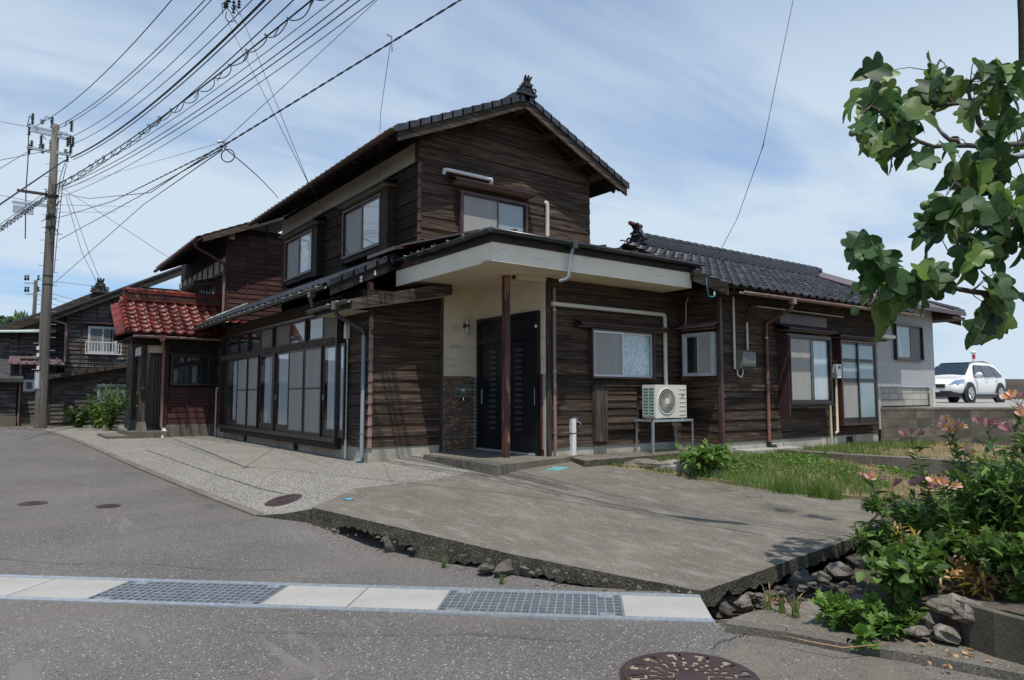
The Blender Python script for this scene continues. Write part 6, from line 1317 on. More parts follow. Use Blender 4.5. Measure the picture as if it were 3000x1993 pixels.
# porch with the red glazed roof
PX0 = onY(375, 990, 9.55)[0]; PY0 = 9.5; pz0 = onY(500, 985, PY0)[2]+.07; prz = onY(378, 880, 10.9)[2]; PYR = 10.95
psl = (prz-pz0)/(PYR-PY0); pa = math.atan(psl); PXR = .9
slab_roof('porch_deck', MH, [(PX0, PY0, pz0), (PXR, PY0, pz0), (PXR, PYR, prz), (PX0, PYR, prz)], .06, M['timber_dark'])
slab_roof('porch_deck', MH, [(PX0, PYR, prz), (PXR, PYR, prz), (PXR, 2*PYR-PY0, pz0), (PX0, 2*PYR-PY0, pz0)], .06, M['timber_dark'])
pp_ = [(p, (pa, 0, 0), w_) for p, w_ in tile_field((PX0-.05, PY0-.06, pz0-.02), (1, 0, 0), (0, math.cos(pa), math.sin(pa)), int((PXR-PX0)/.265)+1, int((PYR-PY0)/math.cos(pa)/.235)+1)]
place_tiles(pp_, TR, MH, 'porch_tile', 160)
for j in range(8):      # rounded verge roll on the left edge
    y = PY0-.03+j*.2*math.cos(pa); z = pz0+.04+(y-PY0)*psl; MB().tube([(PX0-.02, y, z+.02), (PX0-.02, y+.22*math.cos(pa), z+.22*math.sin(pa))], [.085, .07], 10).build('verge_roll', M['tile_red'], MH)
for j in range(5):
    y = PY0+.0+j*.27; z = pz0-.02+(y-PY0)*psl; MB().hexa([(PX0-.28, y, z-.10), (PX0-.05, y, z-.02), (PX0-.05, y+.27, z+.27*psl-.02), (PX0-.28, y+.27, z+.27*psl-.10)], [(PX0-.28, y, z-.06), (PX0-.05, y, z+.04), (PX0-.05, y+.27, z+.27*psl+.02), (PX0-.28, y+.27, z+.27*psl-.075)]).build('verge_tile', M['tile_red'], MH)
for k, (dz, w_, h_) in enumerate(((0, .17, .05), (.06, .13, .14), (.21, .15, .045))):
    MB().box(PX0+.12, PXR, PYR-w_, PYR+w_, prz+dz, prz+dz+h_).build('ridge_course', M['tile_red'] if k != 1 else M['rust'], MH)
for k in range(9): x = PX0+.05+k*.36; MB().tube([(x, PYR, prz+.29), (x+.37, PYR, prz+.28)], [.085, .07], 10).build('ridge_cap', M['tile_red'], MH)
for k in range(5): MB().tube([(PX0+.02, PYR, prz+.03+k*.06), (PX0+.2, PYR, prz+.03+k*.06)], .075-.004*k, 8).build('ridge_end_tile', M['tile_red'], MH)
gutter('gutter', [(PXR, PY0-.12, pz0-.10), (PX0+.1, PY0-.12, pz0-.09)], .06, M['pinkpipe'], MH, hooks=.6)
PPX = onY(413, 1261, YP)[0]
MB().box(PX0+.15, XP, YP-.08, YP+.08, pz0-.30, pz0-.12).build('porch_beam', M['timber_dark'], MH); MB().box(PPX-.0, XP+.0, YP-.02, YP+.02, 2.25, pz0-.30).build('porch_panel', M['cream'], MH); MB().box(PPX-.02, PPX+.02, YP+.05, 11.3, 2.2, pz0-.32).build('porch_panel', M['white'], MH)
MB().box(PPX-.08, PPX+.1, YP, 11.5, pz0-.30, pz0-.13).build('porch_beam', M['timber_y'], MH)
MB().box(PX0+.1, XP, PY0+.1, 2*PYR-PY0, pz0-.12, pz0-.10).build('porch_soffit', M['timber_dark'], MH)
for y in (YP, 11.4):
    ps = MB().box(PPX-.065, PPX+.065, y-.065, y+.065, .40, pz0-.29).build('porch_post', M['timber_vert'], MH)
    MB().hexa([(PPX-.12, y-.12, .17), (PPX+.12, y-.12, .17), (PPX+.12, y+.12, .17), (PPX-.12, y+.12, .17)], [(PPX-.085, y-.085, .42), (PPX+.085, y-.085, .42), (PPX+.085, y+.085, .42), (PPX-.085, y+.085, .42)]).build('post_base', M['concrete'], MH)
MB().box(PPX-.28, XP+.05, YP-.25, 12.2, -.1, .17).build('porch_step', M['concrete'], MH); MB().box(PPX-.78, PPX-.285, YP-.0, 12.0, -.15, .06).build('porch_step', M['concrete'], MH)
for k in range(4):
    y = 10.25+k*.42; MB().box(XP-.02, XP+.03, y, y+.03, .2, 2.1).build('door_bar', M['frame'], MH)
MB().box(XP+.0, XP+.02, 10.1, 12.1, .17, 2.2).build('porch_door', M['timber_dark'], MH)
pipe('downpipe', [onY(478, 1005, PY0-.1)-np.array([0, 0, .0]), (XP-.08, YP-.10, 2.3), (XP-.08, YP-.10, .3), (XP-.03, YP-.12, .16)], .037, M['pinkpipe'], MH); pipe('pipe_elbow', [(XP-.05, YP-.12, .22), (XP+.02, YP-.14, .14), (XP-.06, YP-.2, .06), (XP-.08, YP-.22, -.04)], .05, M['white'], MH)
MB().hexa([onY(476, 985, PY0-.18)-np.array([.05, 0, 0])+np.array([0, 0, -.14]), onY(476, 985, PY0-.18)+np.array([.05, 0, -.14]), onY(476, 985, PY0-.06)+np.array([.05, 0, -.14]), onY(476, 985, PY0-.06)+np.array([-.05, 0, -.14])], [onY(476, 985, PY0-.18)+np.array([-.10, 0, 0.03]), onY(476, 985, PY0-.18)+np.array([.10, 0, .03]), onY(476, 985, PY0-.06)+np.array([.10, 0, .03]), onY(476, 985, PY0-.06)+np.array([-.10, 0, .03])]).build('gutter_hopper', M['brown_metal'], MH)
# cream gas riser at the house end
t = thing('gas_riser', (-.1, 9.8, 0), 'cream pipe riser with a small white meter at the far end of the window wall', 'pipe')
gx_, gy_ = onY(630, 1278, 9.55)[0]-.0, 9.55
pipe('pipe', [(gx_, gy_, -.02), (gx_, gy_, 1.28), (gx_+.03, gy_, 1.32), (gx_+.14, gy_, 1.32)], .024, M['pvc_y'], t); MB().box(gx_+.07, gx_+.16, gy_-.05, gy_+.07, 1.02, 1.26).build('meter_box', M['white'], t)
# ------------------------------------------------------------------ grey wooden house beyond the pole
YD = 19.9
DH = thing('grey_house', (-2.5, 22, 0), 'old unpainted grey board house beyond the utility pole', 'house')
f1 = Face('B', YD); f2 = Face('B', 21.6); f3 = Face('B', 20.6)
cx0 = onY(135, 1250, YD)[0]
MB().box(cx0, 3, YD+.06, 28, -.2, 1.7).build('wall', M['void'], DH)
zr_l = onY(133, 1108, YD-.2)[2]; zr_r = onY(415, 1065, YD-.2)[2]; xl_, xr_ = onY(133, 1108, YD-.2)[0], onY(415, 1065, YD-.2)[0]
lean = lambda x: zr_l+(zr_r-zr_l)*(x-xl_)/(xr_-xl_)
def sidingS(f, x0, x1, z0, z1, step, lim=None):
    siding(f, DH, x0, x1, z0, z1, step, M['siding_far'], joints=2.2, lim=lim, ob=.04)
sidingS(f1, cx0+.1, 1.0, .12, 1.75, .155)
MB().prism([(cx0+.1, YD+.0, 1.74), (1.0, YD+.0, 1.74), (1.0, YD, lean(1.0)-.05), (cx0+.1, YD, lean(cx0+.1)-.05)], (0, .05, 0)).build('gable_board', M['siding_far'], DH)
MB().hexa([(xl_-.1, YD-.35, lean(xl_)-.08), (1.2, YD-.35, lean(1.2)-.08), (1.2, YD-.31, lean(1.2)-.08), (xl_-.1, YD-.31, lean(xl_)-.08)], [(xl_-.1, YD-.35, lean(xl_)+.08), (1.2, YD-.35, lean(1.2)+.08), (1.2, YD-.31, lean(1.2)+.08), (xl_-.1, YD-.31, lean(xl_)+.08)]).build('bargeboard', M['timber'], DH)
slab_roof('lean_to_roof', DH, [(xl_-.1, YD-.3, lean(xl_)+.09), (1.2, YD-.3, lean(1.2)+.09), (1.2, 21.6, lean(1.2)+.09), (xl_-.1, 21.6, lean(xl_)+.09)], .05, M['tile_far'])
fpart('corner_post', f1, M['timber_vert'], DH, (cx0, cx0+.1, 0, 1.9, -.03, .04)); fpart('foundation', f1, M['dirt'], DH, (cx0, 1.0, -.2, .12, -.02, .02))
a, z0 = f1.at(283, 1182, .06); b, z1 = f1.at(395, 1127, .06); window(DH, f1, a, b, z0, z1, .11, M['alu'], [(0, .56, 'screen_dk'), (.53, 1, 'screen_dk')], fw=.05, bar=.04)
# upper main gable
gl, gr2 = f2.at(193, 1000)[0], 1.6
MB().box(gl+.02, 3.6, 21.62, 28, 2.0, 4.4).build('wall', M['void'], DH)
pk_ = f2.at(200, 915); pk2 = f2.at(480, 812)
gz = lambda x: pk_[1]+(pk2[1]-pk_[1])*(x-pk_[0])/(pk2[0]-pk_[0])
sidingS(f2, gl, 2.4, 1.9, 3.9, .17)
def lim2(v): 
    x0 = max(gl, pk_[0]+(v-pk_[1])/((pk2[1]-pk_[1])/(pk2[0]-pk_[0]))); return (x0, 2.6)
sidingS(f2, gl, 2.4, 3.9, 5.6, .17, lim2)
for x in np.arange(gl+.5, 2.4, .52): fpart('batten', f2, M['timber_vert'], DH, (x-.02, x+.02, 2.3, min(5.4, gz(x)-.05), 0, .055))
MB().hexa([(pk_[0]-.9, 21.2, gz(pk_[0]-.9)-.12), (3.2, 21.2, gz(3.2)-.12), (3.2, 21.25, gz(3.2)-.12), (pk_[0]-.9, 21.25, gz(pk_[0]-.9)-.12)], [(pk_[0]-.9, 21.2, gz(pk_[0]-.9)+.10), (3.2, 21.2, gz(3.2)+.10), (3.2, 21.25, gz(3.2)+.10), (pk_[0]-.9, 21.25, gz(pk_[0]-.9)+.10)]).build('bargeboard', M['timber'], DH)
slab_roof('roof', DH, [(pk_[0]-.9, 21.15, gz(pk_[0]-.9)+.18), (3.2, 21.15, gz(3.2)+.18), (3.2, 27, gz(3.2)+.18), (pk_[0]-.9, 27, gz(pk_[0]-.9)+.18)], .08, M['tile_far'])
a, z0 = f2.at(255, 1035, .06); b, z1 = f2.at(345, 960, .06); window(DH, f2, a, b, z0, z1, .11, M['alu'], [(0, .52, 'screen_dk'), (.5, 1, 'screen_dk')], fw=.05, bar=.04)
fpart('window_hood', f2, M['purple_trim'], DH, (a-.15, b+.1, z1+.10, z1+.14, 0, .25))
rl = thing('window_railing', f2.P((a+b)/2, z0, .3), 'white window railing on the grey house upper window', 'railing')
mb = MB(); zr_, zt_2 = z0-.04, z0+.42
for z in (zr_, zt_2): fb(f2, mb, a-.1, b+.15, z, z+.035, .28, .31)
mb.build('rail', M['white'], rl)
for k in range(13): x = a-.08+(b-a+.2)*k/12; MB().box(x-.012, x+.012, 21.6-.30, 21.6-.285, zr_+.036, zt_2-.001).build('baluster', M['white'], rl)
# left rear body with its own roof, ridge ornament
f4 = Face('B', 22.6); bl, br = f4.at(28, 1000)[0], f4.at(166, 1000)[0]
MB().box(bl-.05, 4, 22.62, 30, -.2, 3.6).build('wall', M['void'], DH)
zb4, zt4 = f4.at(90, 1050)[1], f4.at(90, 968)[1]
sidingS(f4, bl, br+.6, zb4, zt4, .17)
for x in np.arange(bl+.3, br+.4, .62): fpart('batten', f4, M['timber_vert'], DH, (x-.02, x+.02, zb4, zt4, 0, .055))
hp = onY(0, 962, 22.2); hp2 = onY(166, 955, 22.2)
MB().hexa([onY(-30, 974, 22.2), onY(165, 974, 22.2), onY(165, 957, 23), onY(50, 957, 23)], [onY(-30, 972, 22.2)+np.array([0, 0, .02]), onY(165, 972, 22.2)+np.array([0, 0, .02]), onY(165, 955, 23)+np.array([0, 0, .02]), onY(50, 955, 23)+np.array([0, 0, .02])]).build('green_sheet_roof', M['verdigris'], DH)
rp = [onY(-60, 972, 22.4), onY(150, 905, 22.4), onY(290, 850, 22.4), onY(330, 862, 22.4)]
for a, b in zip(rp[:-1], rp[1:]):
    d = np.array([0, 5., 0]); h = np.array([0, 0, .26])
    MB().hexa([a-h, b-h, b-h+d, a-h+d], [a, b, b+d, a+d]).build('rear_roof', M['tile_far'], DH)
    MB().hexa([a-h*1.5+(0, -.06, 0), b-h*1.5+(0, -.06, 0), b-h*1.5+(0, -.01, 0), a-h*1.5+(0, -.01, 0)], [a-h*.4+(0, -.06, 0), b-h*.4+(0, -.06, 0), b-h*.4+(0, -.01, 0), a-h*.4+(0, -.01, 0)]).build('rear_bargeboard', M['timber'], DH)
MB().prism([rp[0]+(0, .2, -.3), rp[2]+(0, .2, -.3), rp[3]+(0, .2, -.3), rp[3]+(0, .2, -2.5), rp[0]+(0, .2, -2.5)], (0, .1, 0)).build('rear_wall', M['siding_far'], DH)
oo = onY(293, 851, 22.3); ornament(DH, (oo[0], oo[1], oo[2]-.02), .95, M['tile_far'])
# lower left: mauve sheet roof, ground floor wall, small window, gutter post
g5 = Face('B', 21.2); la_, lb_ = onY(22, 1066, 20.6), onY(200, 1072, 20.6)
MB().hexa([onY(24, 1067, 20.7), onY(190, 1071, 20.7), onY(175, 1050, 22.2), onY(28, 1046, 22.2)], [onY(24, 1064, 20.7), onY(190, 1068, 20.7), onY(175, 1047, 22.2), onY(28, 1043, 22.2)]).build('mauve_sheet_roof', M['mauve_sheet'], DH)
for k in range(7): a = onY(30+k*24, 1065, 20.68); b = onY(36+k*21, 1045, 22.2); MB().beam(a+(0, 0, .02), b+(0, 0, .02), .04, .03).build('standing_seam', M['mauve_sheet'], DH)
lx0 = g5.at(52, 1200)[0]; MB().box(lx0, cx0, 21.22, 28, -.2, 2.5).build('wall', M['void'], DH)
sidingS(g5, lx0+.05, cx0+.3, .30, 2.3, .17)
a, z0 = g5.at(67, 1147, .06); b, z1 = g5.at(103, 1113, .06); window(DH, g5, a, b, z0, z1, .11, M['alu'], [(0, 1, 'screen_dk')], fw=.06, bar=.03)
MB().box(lx0, cx0, 21.15, 21.3, -.2, .30).build('foundation', M['concrete'], DH)
pq = onY(52, 1250, 21.05); pipe('downpipe', [(pq[0], 21.05, -.1), (pq[0], 21.05, 2.35)], .045, M['pinkpipe'], DH)
xr3 = f2.at(193, 1000)[0]; q = onY(194, 1060, 21.5); pipe('downpipe', [onY(140, 935, 21.3), onY(190, 948, 21.45), onY(194, 953, 21.45), onY(190, 1062, 21.45)], .045, M['pinkpipe'], DH)
# dark shed at the far left
LH = thing('left_shed', onY(10, 1240, 21.4), 'weathered dark shed at the left picture edge with low tiled roof', 'shed')
fL = Face('B', 21.0); sx1_ = fL.at(48, 1200)[0]
MB().box(sx1_-5, sx1_, 21.02, 26, -.2, 1.75).build('wall', M['void'], LH); siding(fL, LH, sx1_-4.5, sx1_-.02, .35, 1.70, .16, M['siding_far'], joints=1.6, ob=.04); MB().box(sx1_-5, sx1_, 20.9, 21.01, -.2, .35).build('foundation', M['concrete'], LH)
for x in (sx1_-.6, sx1_-1.2): fpart('batten', fL, M['timber_vert'], LH, (x-.02, x+.02, .35, 1.7, 0, .06))
slab_roof('roof', LH, [(sx1_-5, 20.6, 1.72), (sx1_+.15, 20.6, 1.72), (sx1_+.15, 23.5, 2.9), (sx1_-5, 23.5, 2.9)], .12, M['tile_far'])
# ------------------------------------------------------------------ utility poles and cables
PX_, PY_ = -3.62, 18.15
UP = thing('utility_pole', (PX_, PY_, -.05), 'tall concrete utility pole with crossarms at the roadside on the left', 'utility pole')
MB().lathe((PX_, PY_, -.3), [(.185, 0), (.165, 3.5), (.14, 7.5), (.115, 10.9), (.02, 10.95)], 18).build('pole', M['polec'], UP)
def ph(py): return onF(130, py, 24.12)[2]
def pv(px, py, f=24.12): return onF(px, py, f)
def arm(y, xl, xr, yl=None, yr=None, mat='galv', th=.09):
    a = pv(xl, yl or y); b = pv(xr, yr or y); return MB().beam(a, b, .09, th).build('crossarm', M[mat], UP)
arm(380, 85, 198, 370, 395); arm(392, 90, 196, 382, 407); arm(440, 80, 206, 432, 455); arm(566, 52, 170, 558, 575, 'timber'); arm(602, 38, 158, 592, 606); 
MB().beam(pv(106, 378), pv(134, 408), .04, .04).build('arm_brace', M['galv'], UP); MB().beam(pv(180, 396), pv(146, 412), .04, .04).build('arm_brace', M['galv'], UP)
def insul(px, py, h=.32, tilt=0, white=False):
    c = pv(px, py); mb = MB(); n = 5; prof = [(.02, 0)]
    for k in range(n): prof += [(.03, h*k/n+.005), (.065, h*k/n+.012), (.03, h*(k+.5)/n)]
    prof += [(.02, h)]
    mb.lathe((c[0], c[1], c[2]), prof, 8); mb.build('insulator', M['ceramic'] if white else M['ins'], UP)
for px, py in ((95, 365), (152, 376), (209, 386), (85, 396), (92, 440), (85, 452), (125, 450), (205, 424), (213, 430), (198, 430), (207, 450), (197, 475), (148, 440), (120, 425)): insul(px, py, .42 if py < 400 else .36)
for px, py in ((123, 363), (118, 437), (192, 450)): insul(px, py, .16, white=True)
mb = MB()
for (x0, y0, x1, y1, up) in ((80, 372, 95, 358, 25), (124, 366, 152, 362, 22), (190, 372, 210, 372, 20), (205, 440, 190, 475, -8)):
    mb.tube([pv(x0+(x1-x0)*t, y0+(y1-y0)*t-up*math.sin(PI*t)) for t in np.linspace(0, 1, 8)], .014, 5)
mb.tube([pv(84, 395), pv(82, 470), pv(76, 560), pv(74, 700)], .018, 5); mb.tube([pv(193, 470), pv(176, 520), pv(160, 690), pv(150, 800)], .012, 5); mb.tube([pv(196, 480), pv(186, 520), pv(168, 690), pv(158, 800)], .012, 5)
mb.build('jumper_cables', M['black'], UP)
for k in range(17):
    z = 9.3-.45*k
    if z < 2.0: break
    for sg in (-1, 1):
        p = np.array([PX_, PY_, z+.1*sg]); r_ = .13+.005*k; d = np.array([VR[0], VR[1], 0])*sg
        MB().tube([p+d*r_, p+d*(r_+.17)], .011, 5).build('step_bolt', M['galv'], UP)
mb = MB(); rr = random.Random(5)
for k in range(26):
    z = 6.7+rr.random()*1.5; a = rr.random()*6.3; p = np.array([PX_+.16*math.cos(a), PY_+.16*math.sin(a), z]); q = p+np.array([rr.uniform(-.25, .25), rr.uniform(-.25, .25), rr.uniform(-.3, .3)]); mb.tube([p, (p+q)/2+np.array([0, 0, -.08]), q], .014, 5)
for z in (8.0, 7.3, 6.9, 5.2, 4.9): mb.lathe((PX_, PY_, z), [(.16, 0), (.16, .05)], 12)
mb.build('cable_bundle', M['black'], UP)
mb = MB(); lx = np.array([PX_, PY_, 0])+np.append(VR*.17-VF*.03, 0); mb.tube([lx+np.array([0, 0, .0]), lx+np.array([.0, 0, 2.4])], .03, 6); mb.tube([lx+np.append(-VR*.30, .0)*0.9+np.array([0, 0, 2.2]), lx+np.append(-VR*.28, 7.2)], .02, 6); mb.build('riser_pipe', M['polec'], UP)
c = np.array([PX_, PY_, 0])-np.append(VF*.19, 0); 
sgn = MB(); a = c-np.append(VR*.15, 0); b = c+np.append(VR*.06, 0); z0, z1 = 1.32, 1.93
sgn.hexa([(a[0], a[1], z0), (b[0], b[1], z0), (b[0]+VF[0]*.02, b[1]+VF[1]*.02, z0), (a[0]+VF[0]*.02, a[1]+VF[1]*.02, z0)], [(a[0], a[1], z1), (b[0], b[1], z1), (b[0]+VF[0]*.02, b[1]+VF[1]*.02, z1), (a[0]+VF[0]*.02, a[1]+VF[1]*.02, z1)]); sp = sgn.build('sign_plate', M['galv'], UP)
for t0, t1 in ((.25, .40), (.55, .70)):
    p = a+(b-a)*t0-np.append(VF*.004, 0); q = a+(b-a)*t1-np.append(VF*.004, 0)
    MB().hexa([(p[0], p[1], z0+.05), (q[0], q[1], z0+.05), (q[0]+VF[0]*.003, q[1]+VF[1]*.003, z0+.05), (p[0]+VF[0]*.003, p[1]+VF[1]*.003, z0+.05)], [(p[0], p[1], z1-.05), (q[0], q[1], z1-.05), (q[0]+VF[0]*.003, q[1]+VF[1]*.003, z1-.05), (p[0]+VF[0]*.003, p[1]+VF[1]*.003, z1-.05)]).build('white_stripe', M['white'], sp)
for py in (1040, 1078, 1020): q = pv(112, py, 23.93); MB().box(q[0]-.05, q[0]+.03, q[1]-.03, q[1]+.03, q[2]-.06, q[2]+.06).build('tag_plate', M['white'], UP)
sb = pv(45, 598, 24.0); a = pv(38, 600, 24.0); b = pv(95, 606, 24.0); MB().hexa([a-(0, 0, .28), b-(0, 0, .3), b-(-.04, 0, .3), a-(-.04, 0, .28)], [a, b, b+(.04, 0, 0), a+(.04, 0, 0)]).build('grey_box', M['galv'], UP)
# far pole
FPp = thing('utility_pole', onF(98, 960, 62)*[1, 1, 0], 'distant utility pole on the left behind the near pole', 'utility pole')
c = onF(98, 960, 62); ztop = onF(98, 822, 62)[2]; MB().lathe((c[0], c[1], -.5), [(.2, 0), (.14, ztop+.5)], 10).build('pole', M['polec'], FPp)
for py, w_ in ((830, 26), (862, 24)): MB().beam(onF(98-w_, py, 62), onF(98+w_*.5, py, 62), .12, .12).build('crossarm', M['galv'], FPp)
for px in (74, 82, 112): 
    for py in (822, 856): q = onF(px, py, 62); MB().lathe(tuple(q), [(.05, 0), (.12, .1), (.05, .3), (.1, .4), (.03, .5)], 6).build('insulator', M['ins'], FPp)
def wire(name, P, r_, label, sag=0., group=None, mat='black', twist=0, n=26, cat='cable', ext=0., kind=None):
    r_ = r_*.82
    P = [np.array(p, float) for p in P]
    if ext: P = P+[P[-1]+(P[-1]-P[-2])*ext]
    pts = []
    for k, (a, b) in enumerate(zip(P[:-1], P[1:])):
        for i in range(n+1 if k == len(P)-2 else n):
            t = i/n; p = a+(b-a)*t; p = p-np.array([0, 0, sag*4*t*(1-t)]); pts.append(p)
    mb = MB()
    if twist:
        d = (P[-1]-P[0]); L = np.linalg.norm(d); m = int(L/twist*6)
        base = np.array(pts); ts_ = np.linspace(0, len(base)-1.001, m)
        for s in (0, PI):
            q = []
            for j, t in enumerate(ts_):
                i = int(t); p = base[i]+(base[i+1]-base[i])*(t-i); a = j*2*PI/6+s; q.append(p+np.array([math.cos(a)*r_, 0, math.sin(a)*r_]))
            mb.tube(q, r_*.9, 5)
    else: mb.tube(pts, r_, 5)
    return mb.build(name, M[mat], label=label, cat=cat, group=group, kind=kind)
Zt = 8.9
hv = 'overhead wires running from the pole over the road'
for (px, py, tx, ty, z, lab, r_) in ((100, 372, 508, -6, 9.6, 'topmost high wire leaving the left tip of the upper crossarm', .014), (152, 378, 605, -6, 9.6, 'high wire leaving the middle of the upper crossarm', .014), (160, 382, 625, -6, 9.4, 'high wire running just under the middle crossarm wire', .012), (212, 400, 668, 18, 10.0, 'high wire from the right tip of the upper crossarm to the far hardware cluster', .013),
        (215, 422, 745, -6, 8.6, 'thin wire just above the thick black cable', .012), (208, 462, 780, -6, 8.2, 'thick black main cable crossing the upper left sky', .03), (215, 468, 800, -6, 8.2, 'wire following just under the thick black cable', .016),
        (160, 560, 866, -6, 7.4, 'wire running below the coiled cable', .014), (150, 545, 985, -6, 7.4, 'upper thin wire right of the coiled cable', .009), (165, 552, 1030, -6, 7.2, 'second thin wire right of the coiled cable', .012), (160, 565, 1062, -6, 7.0, 'third thin wire right of the coiled cable', .012), (170, 580, 1105, -6, 7.0, 'lowest thin wire right of the coiled cable', .009)):
    wire('overhead_wire', [pv(px, py), onZ(tx, ty, z)], r_, lab, sag=.35, group=hv, ext=.5 if ty < 0 else 0)
# coiled cable
a, b = pv(160, 545), onZ(838, -6, 7.6); b2 = b+(b-a)*.5; base = [a+(b2-a)*t-np.array([0, 0, .45*4*t*(1-t)]) for t in np.linspace(0, 1, 60)]
cc = thing('coiled_cable', a, 'cable wrapped in loose spiral loops crossing the upper left sky', 'cable')
MB().tube(base, .015, 5).build('messenger', M['black'], cc)
mb = MB(); q = []; L = np.linalg.norm(b2-a); m = int(L/.05)
side = np.append(VR, 0)
for j in range(m):
    t = j/m; p = a+(b2-a)*t-np.array([0, 0, .45*4*t*(1-t)]); an = j*PI/8.1; k = .07+.035*math.sin(j*.33); q.append(p+side*math.cos(an)*k+np.array([0, 0, math.sin(an)*k-.06]))
mb.tube(q, .009, 5); mb.build('spiral_loops', M['black'], cc)
mb = MB()
for j in range(16): t = (j+.5)/22; p = a+(b2-a)*t-np.array([0, 0, .45*4*t*(1-t)]); mb.tube([p+side*.18+np.array([0, 0, .14]), p, p-side*.1-np.array([0, 0, .2])], .009, 4)
mb.build('hanger_ties', M['black'], cc)
# left-going wires
for (x0, y0, x1, y1, d, lab) in ((150, 440, -60, 482, 20, 'wire leaving the picture at the left edge at mid pole height'), (190, 470, -60, 640, 17, 'thick cable dropping to the left picture edge'), (140, 560, -60, 700, 20, 'lower wire dropping to the left picture edge'), (105, 376, -60, 345, 30, 'thin wire rising to the left picture edge'), (130, 598, -60, 560, 35, 'thin level wire left of the pole'), (90, 440, -60, 530, 21, 'middle wire dropping to the left picture edge')):
    wire('side_wire', [pv(x0, y0), onF(x1, y1, d)], .028 if 'thick' in lab else .012, lab, group='wires left of the pole')
mb = MB(); a, b = pv(140, 575), onF(-40, 700, 16); q = []
for j in range(90):
    t = j/90; p = a+(b-a)*t; q.append(p+side*math.cos(j*1.9)*.08+np.array([0, 0, math.sin(j*1.9)*.08]))
mb.tube(q, .009, 4); mb.tube([a, b], .013, 4); mb.build('coiled_cable', M['black'], label='spiral wrapped cable dropping from the pole to the left picture edge', cat='cable')
for (x0, y0, x1, y1, x2, y2, lab, f2) in ((193, 575, 240, 740, 310, 880, 'left of two drop wires from the pole to the grey house ridge', 27.5), (200, 570, 260, 740, 322, 890, 'right of two drop wires from the pole to the grey house ridge', 27.5)):
    wire('drop_wire', [pv(x0, y0), pv(x1, y1, 25.5), onF(x2, y2, f2)], .01, lab)
for (y0, x1, y1, f1, lab) in ((590, 655, 440, 60, ''), ):
    pass
wire('drop_wire', [pv(165, 540), onF(510, 765, 22)], .009, 'thin line descending from the pole to the maroon house roof')
wire('level_wire', [pv(150, 600), onF(385, 606, 40)], .010, 'upper level wire right of the pole ending in small clamps'); wire('level_wire', [pv(150, 622), onF(345, 622, 40)], .010, 'lower level wire right of the pole ending in small clamps')
for k, (y0, x1, y1) in enumerate(((820, 270, 838), (850, 262, 890), (862, 248, 905), (878, 235, 915))): wire('distant_wire', [onF(110, y0, 62), onF(x1, y1, 60)], .02, 'thin wire from the distant pole passing behind the near pole, %s of four' % ('topmost', 'second', 'third', 'lowest')[k], group='wires of the distant pole')
# low service bundle over the yard (its shadow crosses the slab)
J1 = np.array([-2.66, -.95, 4.48]); J2 = np.array([-1.24, -4.74, 5.27]); J3 = J2+(J2-J1)*.95
bundle = wire('service_cable', [pv(165, 640), onF(330, 590, 18.5), J1, J2, J3], .0085, 'twisted black service cable rising from the pole to the top centre of the picture', sag=.0, twist=.5)
wire('service_cable', [pv(170, 705), onF(400, 580, 17.5), J1+(0, 0, -.03)], .008, 'lower twisted cable joining the service bundle at the clamp', twist=.5); wire('service_cable', [pv(150, 838), onF(420, 600, 17), J1+(.0, 0, -.05)], .010, 'straight lower cable joining the service bundle at the clamp')
wire('service_cable', [pv(170, 565), onF(260, 582, 21), onF(440, 565, 15.), J1+(0, 0, .02)], .007, 'upper sagging cable joining the service bundle at the clamp', twist=.5)
wire('messenger_wire', [J1+(0, .0, .05), onZ(1112, -6, 6.5)], .005, 'thin guy wire from the cable clamp to the top of the picture', ext=.4); wire('messenger_wire', [pv(165, 558), J1+(0, 0, .06)], .004, 'very thin line from the pole to the cable clamp')
ev = onX(815, 580, XW-.08); wire('house_drop_cable', [J1, ev], .007, 'twisted drop cable from the clamp to the house eave', sag=-.05, twist=.3)
cl = thing('cable_clamp', J1, 'small metal clamp with a cable loop where the service cables meet', 'clamp')
MB().tube([J1+(-.06, 0, .05), J1+(.02, 0, .08), J1+(.05, 0, .0)], .02, 6).build('clamp_body', M['galv'], cl); MB().tube([J1+np.append(VR*(.08+.09*math.cos(t)), -.13+.09*math.sin(t)) for t in np.linspace(0, 2*PI, 16)], .008, 5).build('cable_loop', M['black'], cl)
bs = onZ(2085, 1523, zin(0, -6.6)); hh = 5.9; bc = bs-np.array([.2, .36, 0])*(hh+.25); bc[2] = hh
tt = (J3-J2)/np.linalg.norm(J3-J2)
mb = MB(); mb.tube([J3-(0, 0, .1)-tt*.75, J3-(0, 0, .1)-tt*.6, J3-(0, 0, .1)+tt*.0, J3-(0, 0, .1)+tt*.15], [.02, .07, .07, .02], 8); mb.build('cable_closure', M['black'], label='black cable joint closure on the service cable above the slab', cat='closure')
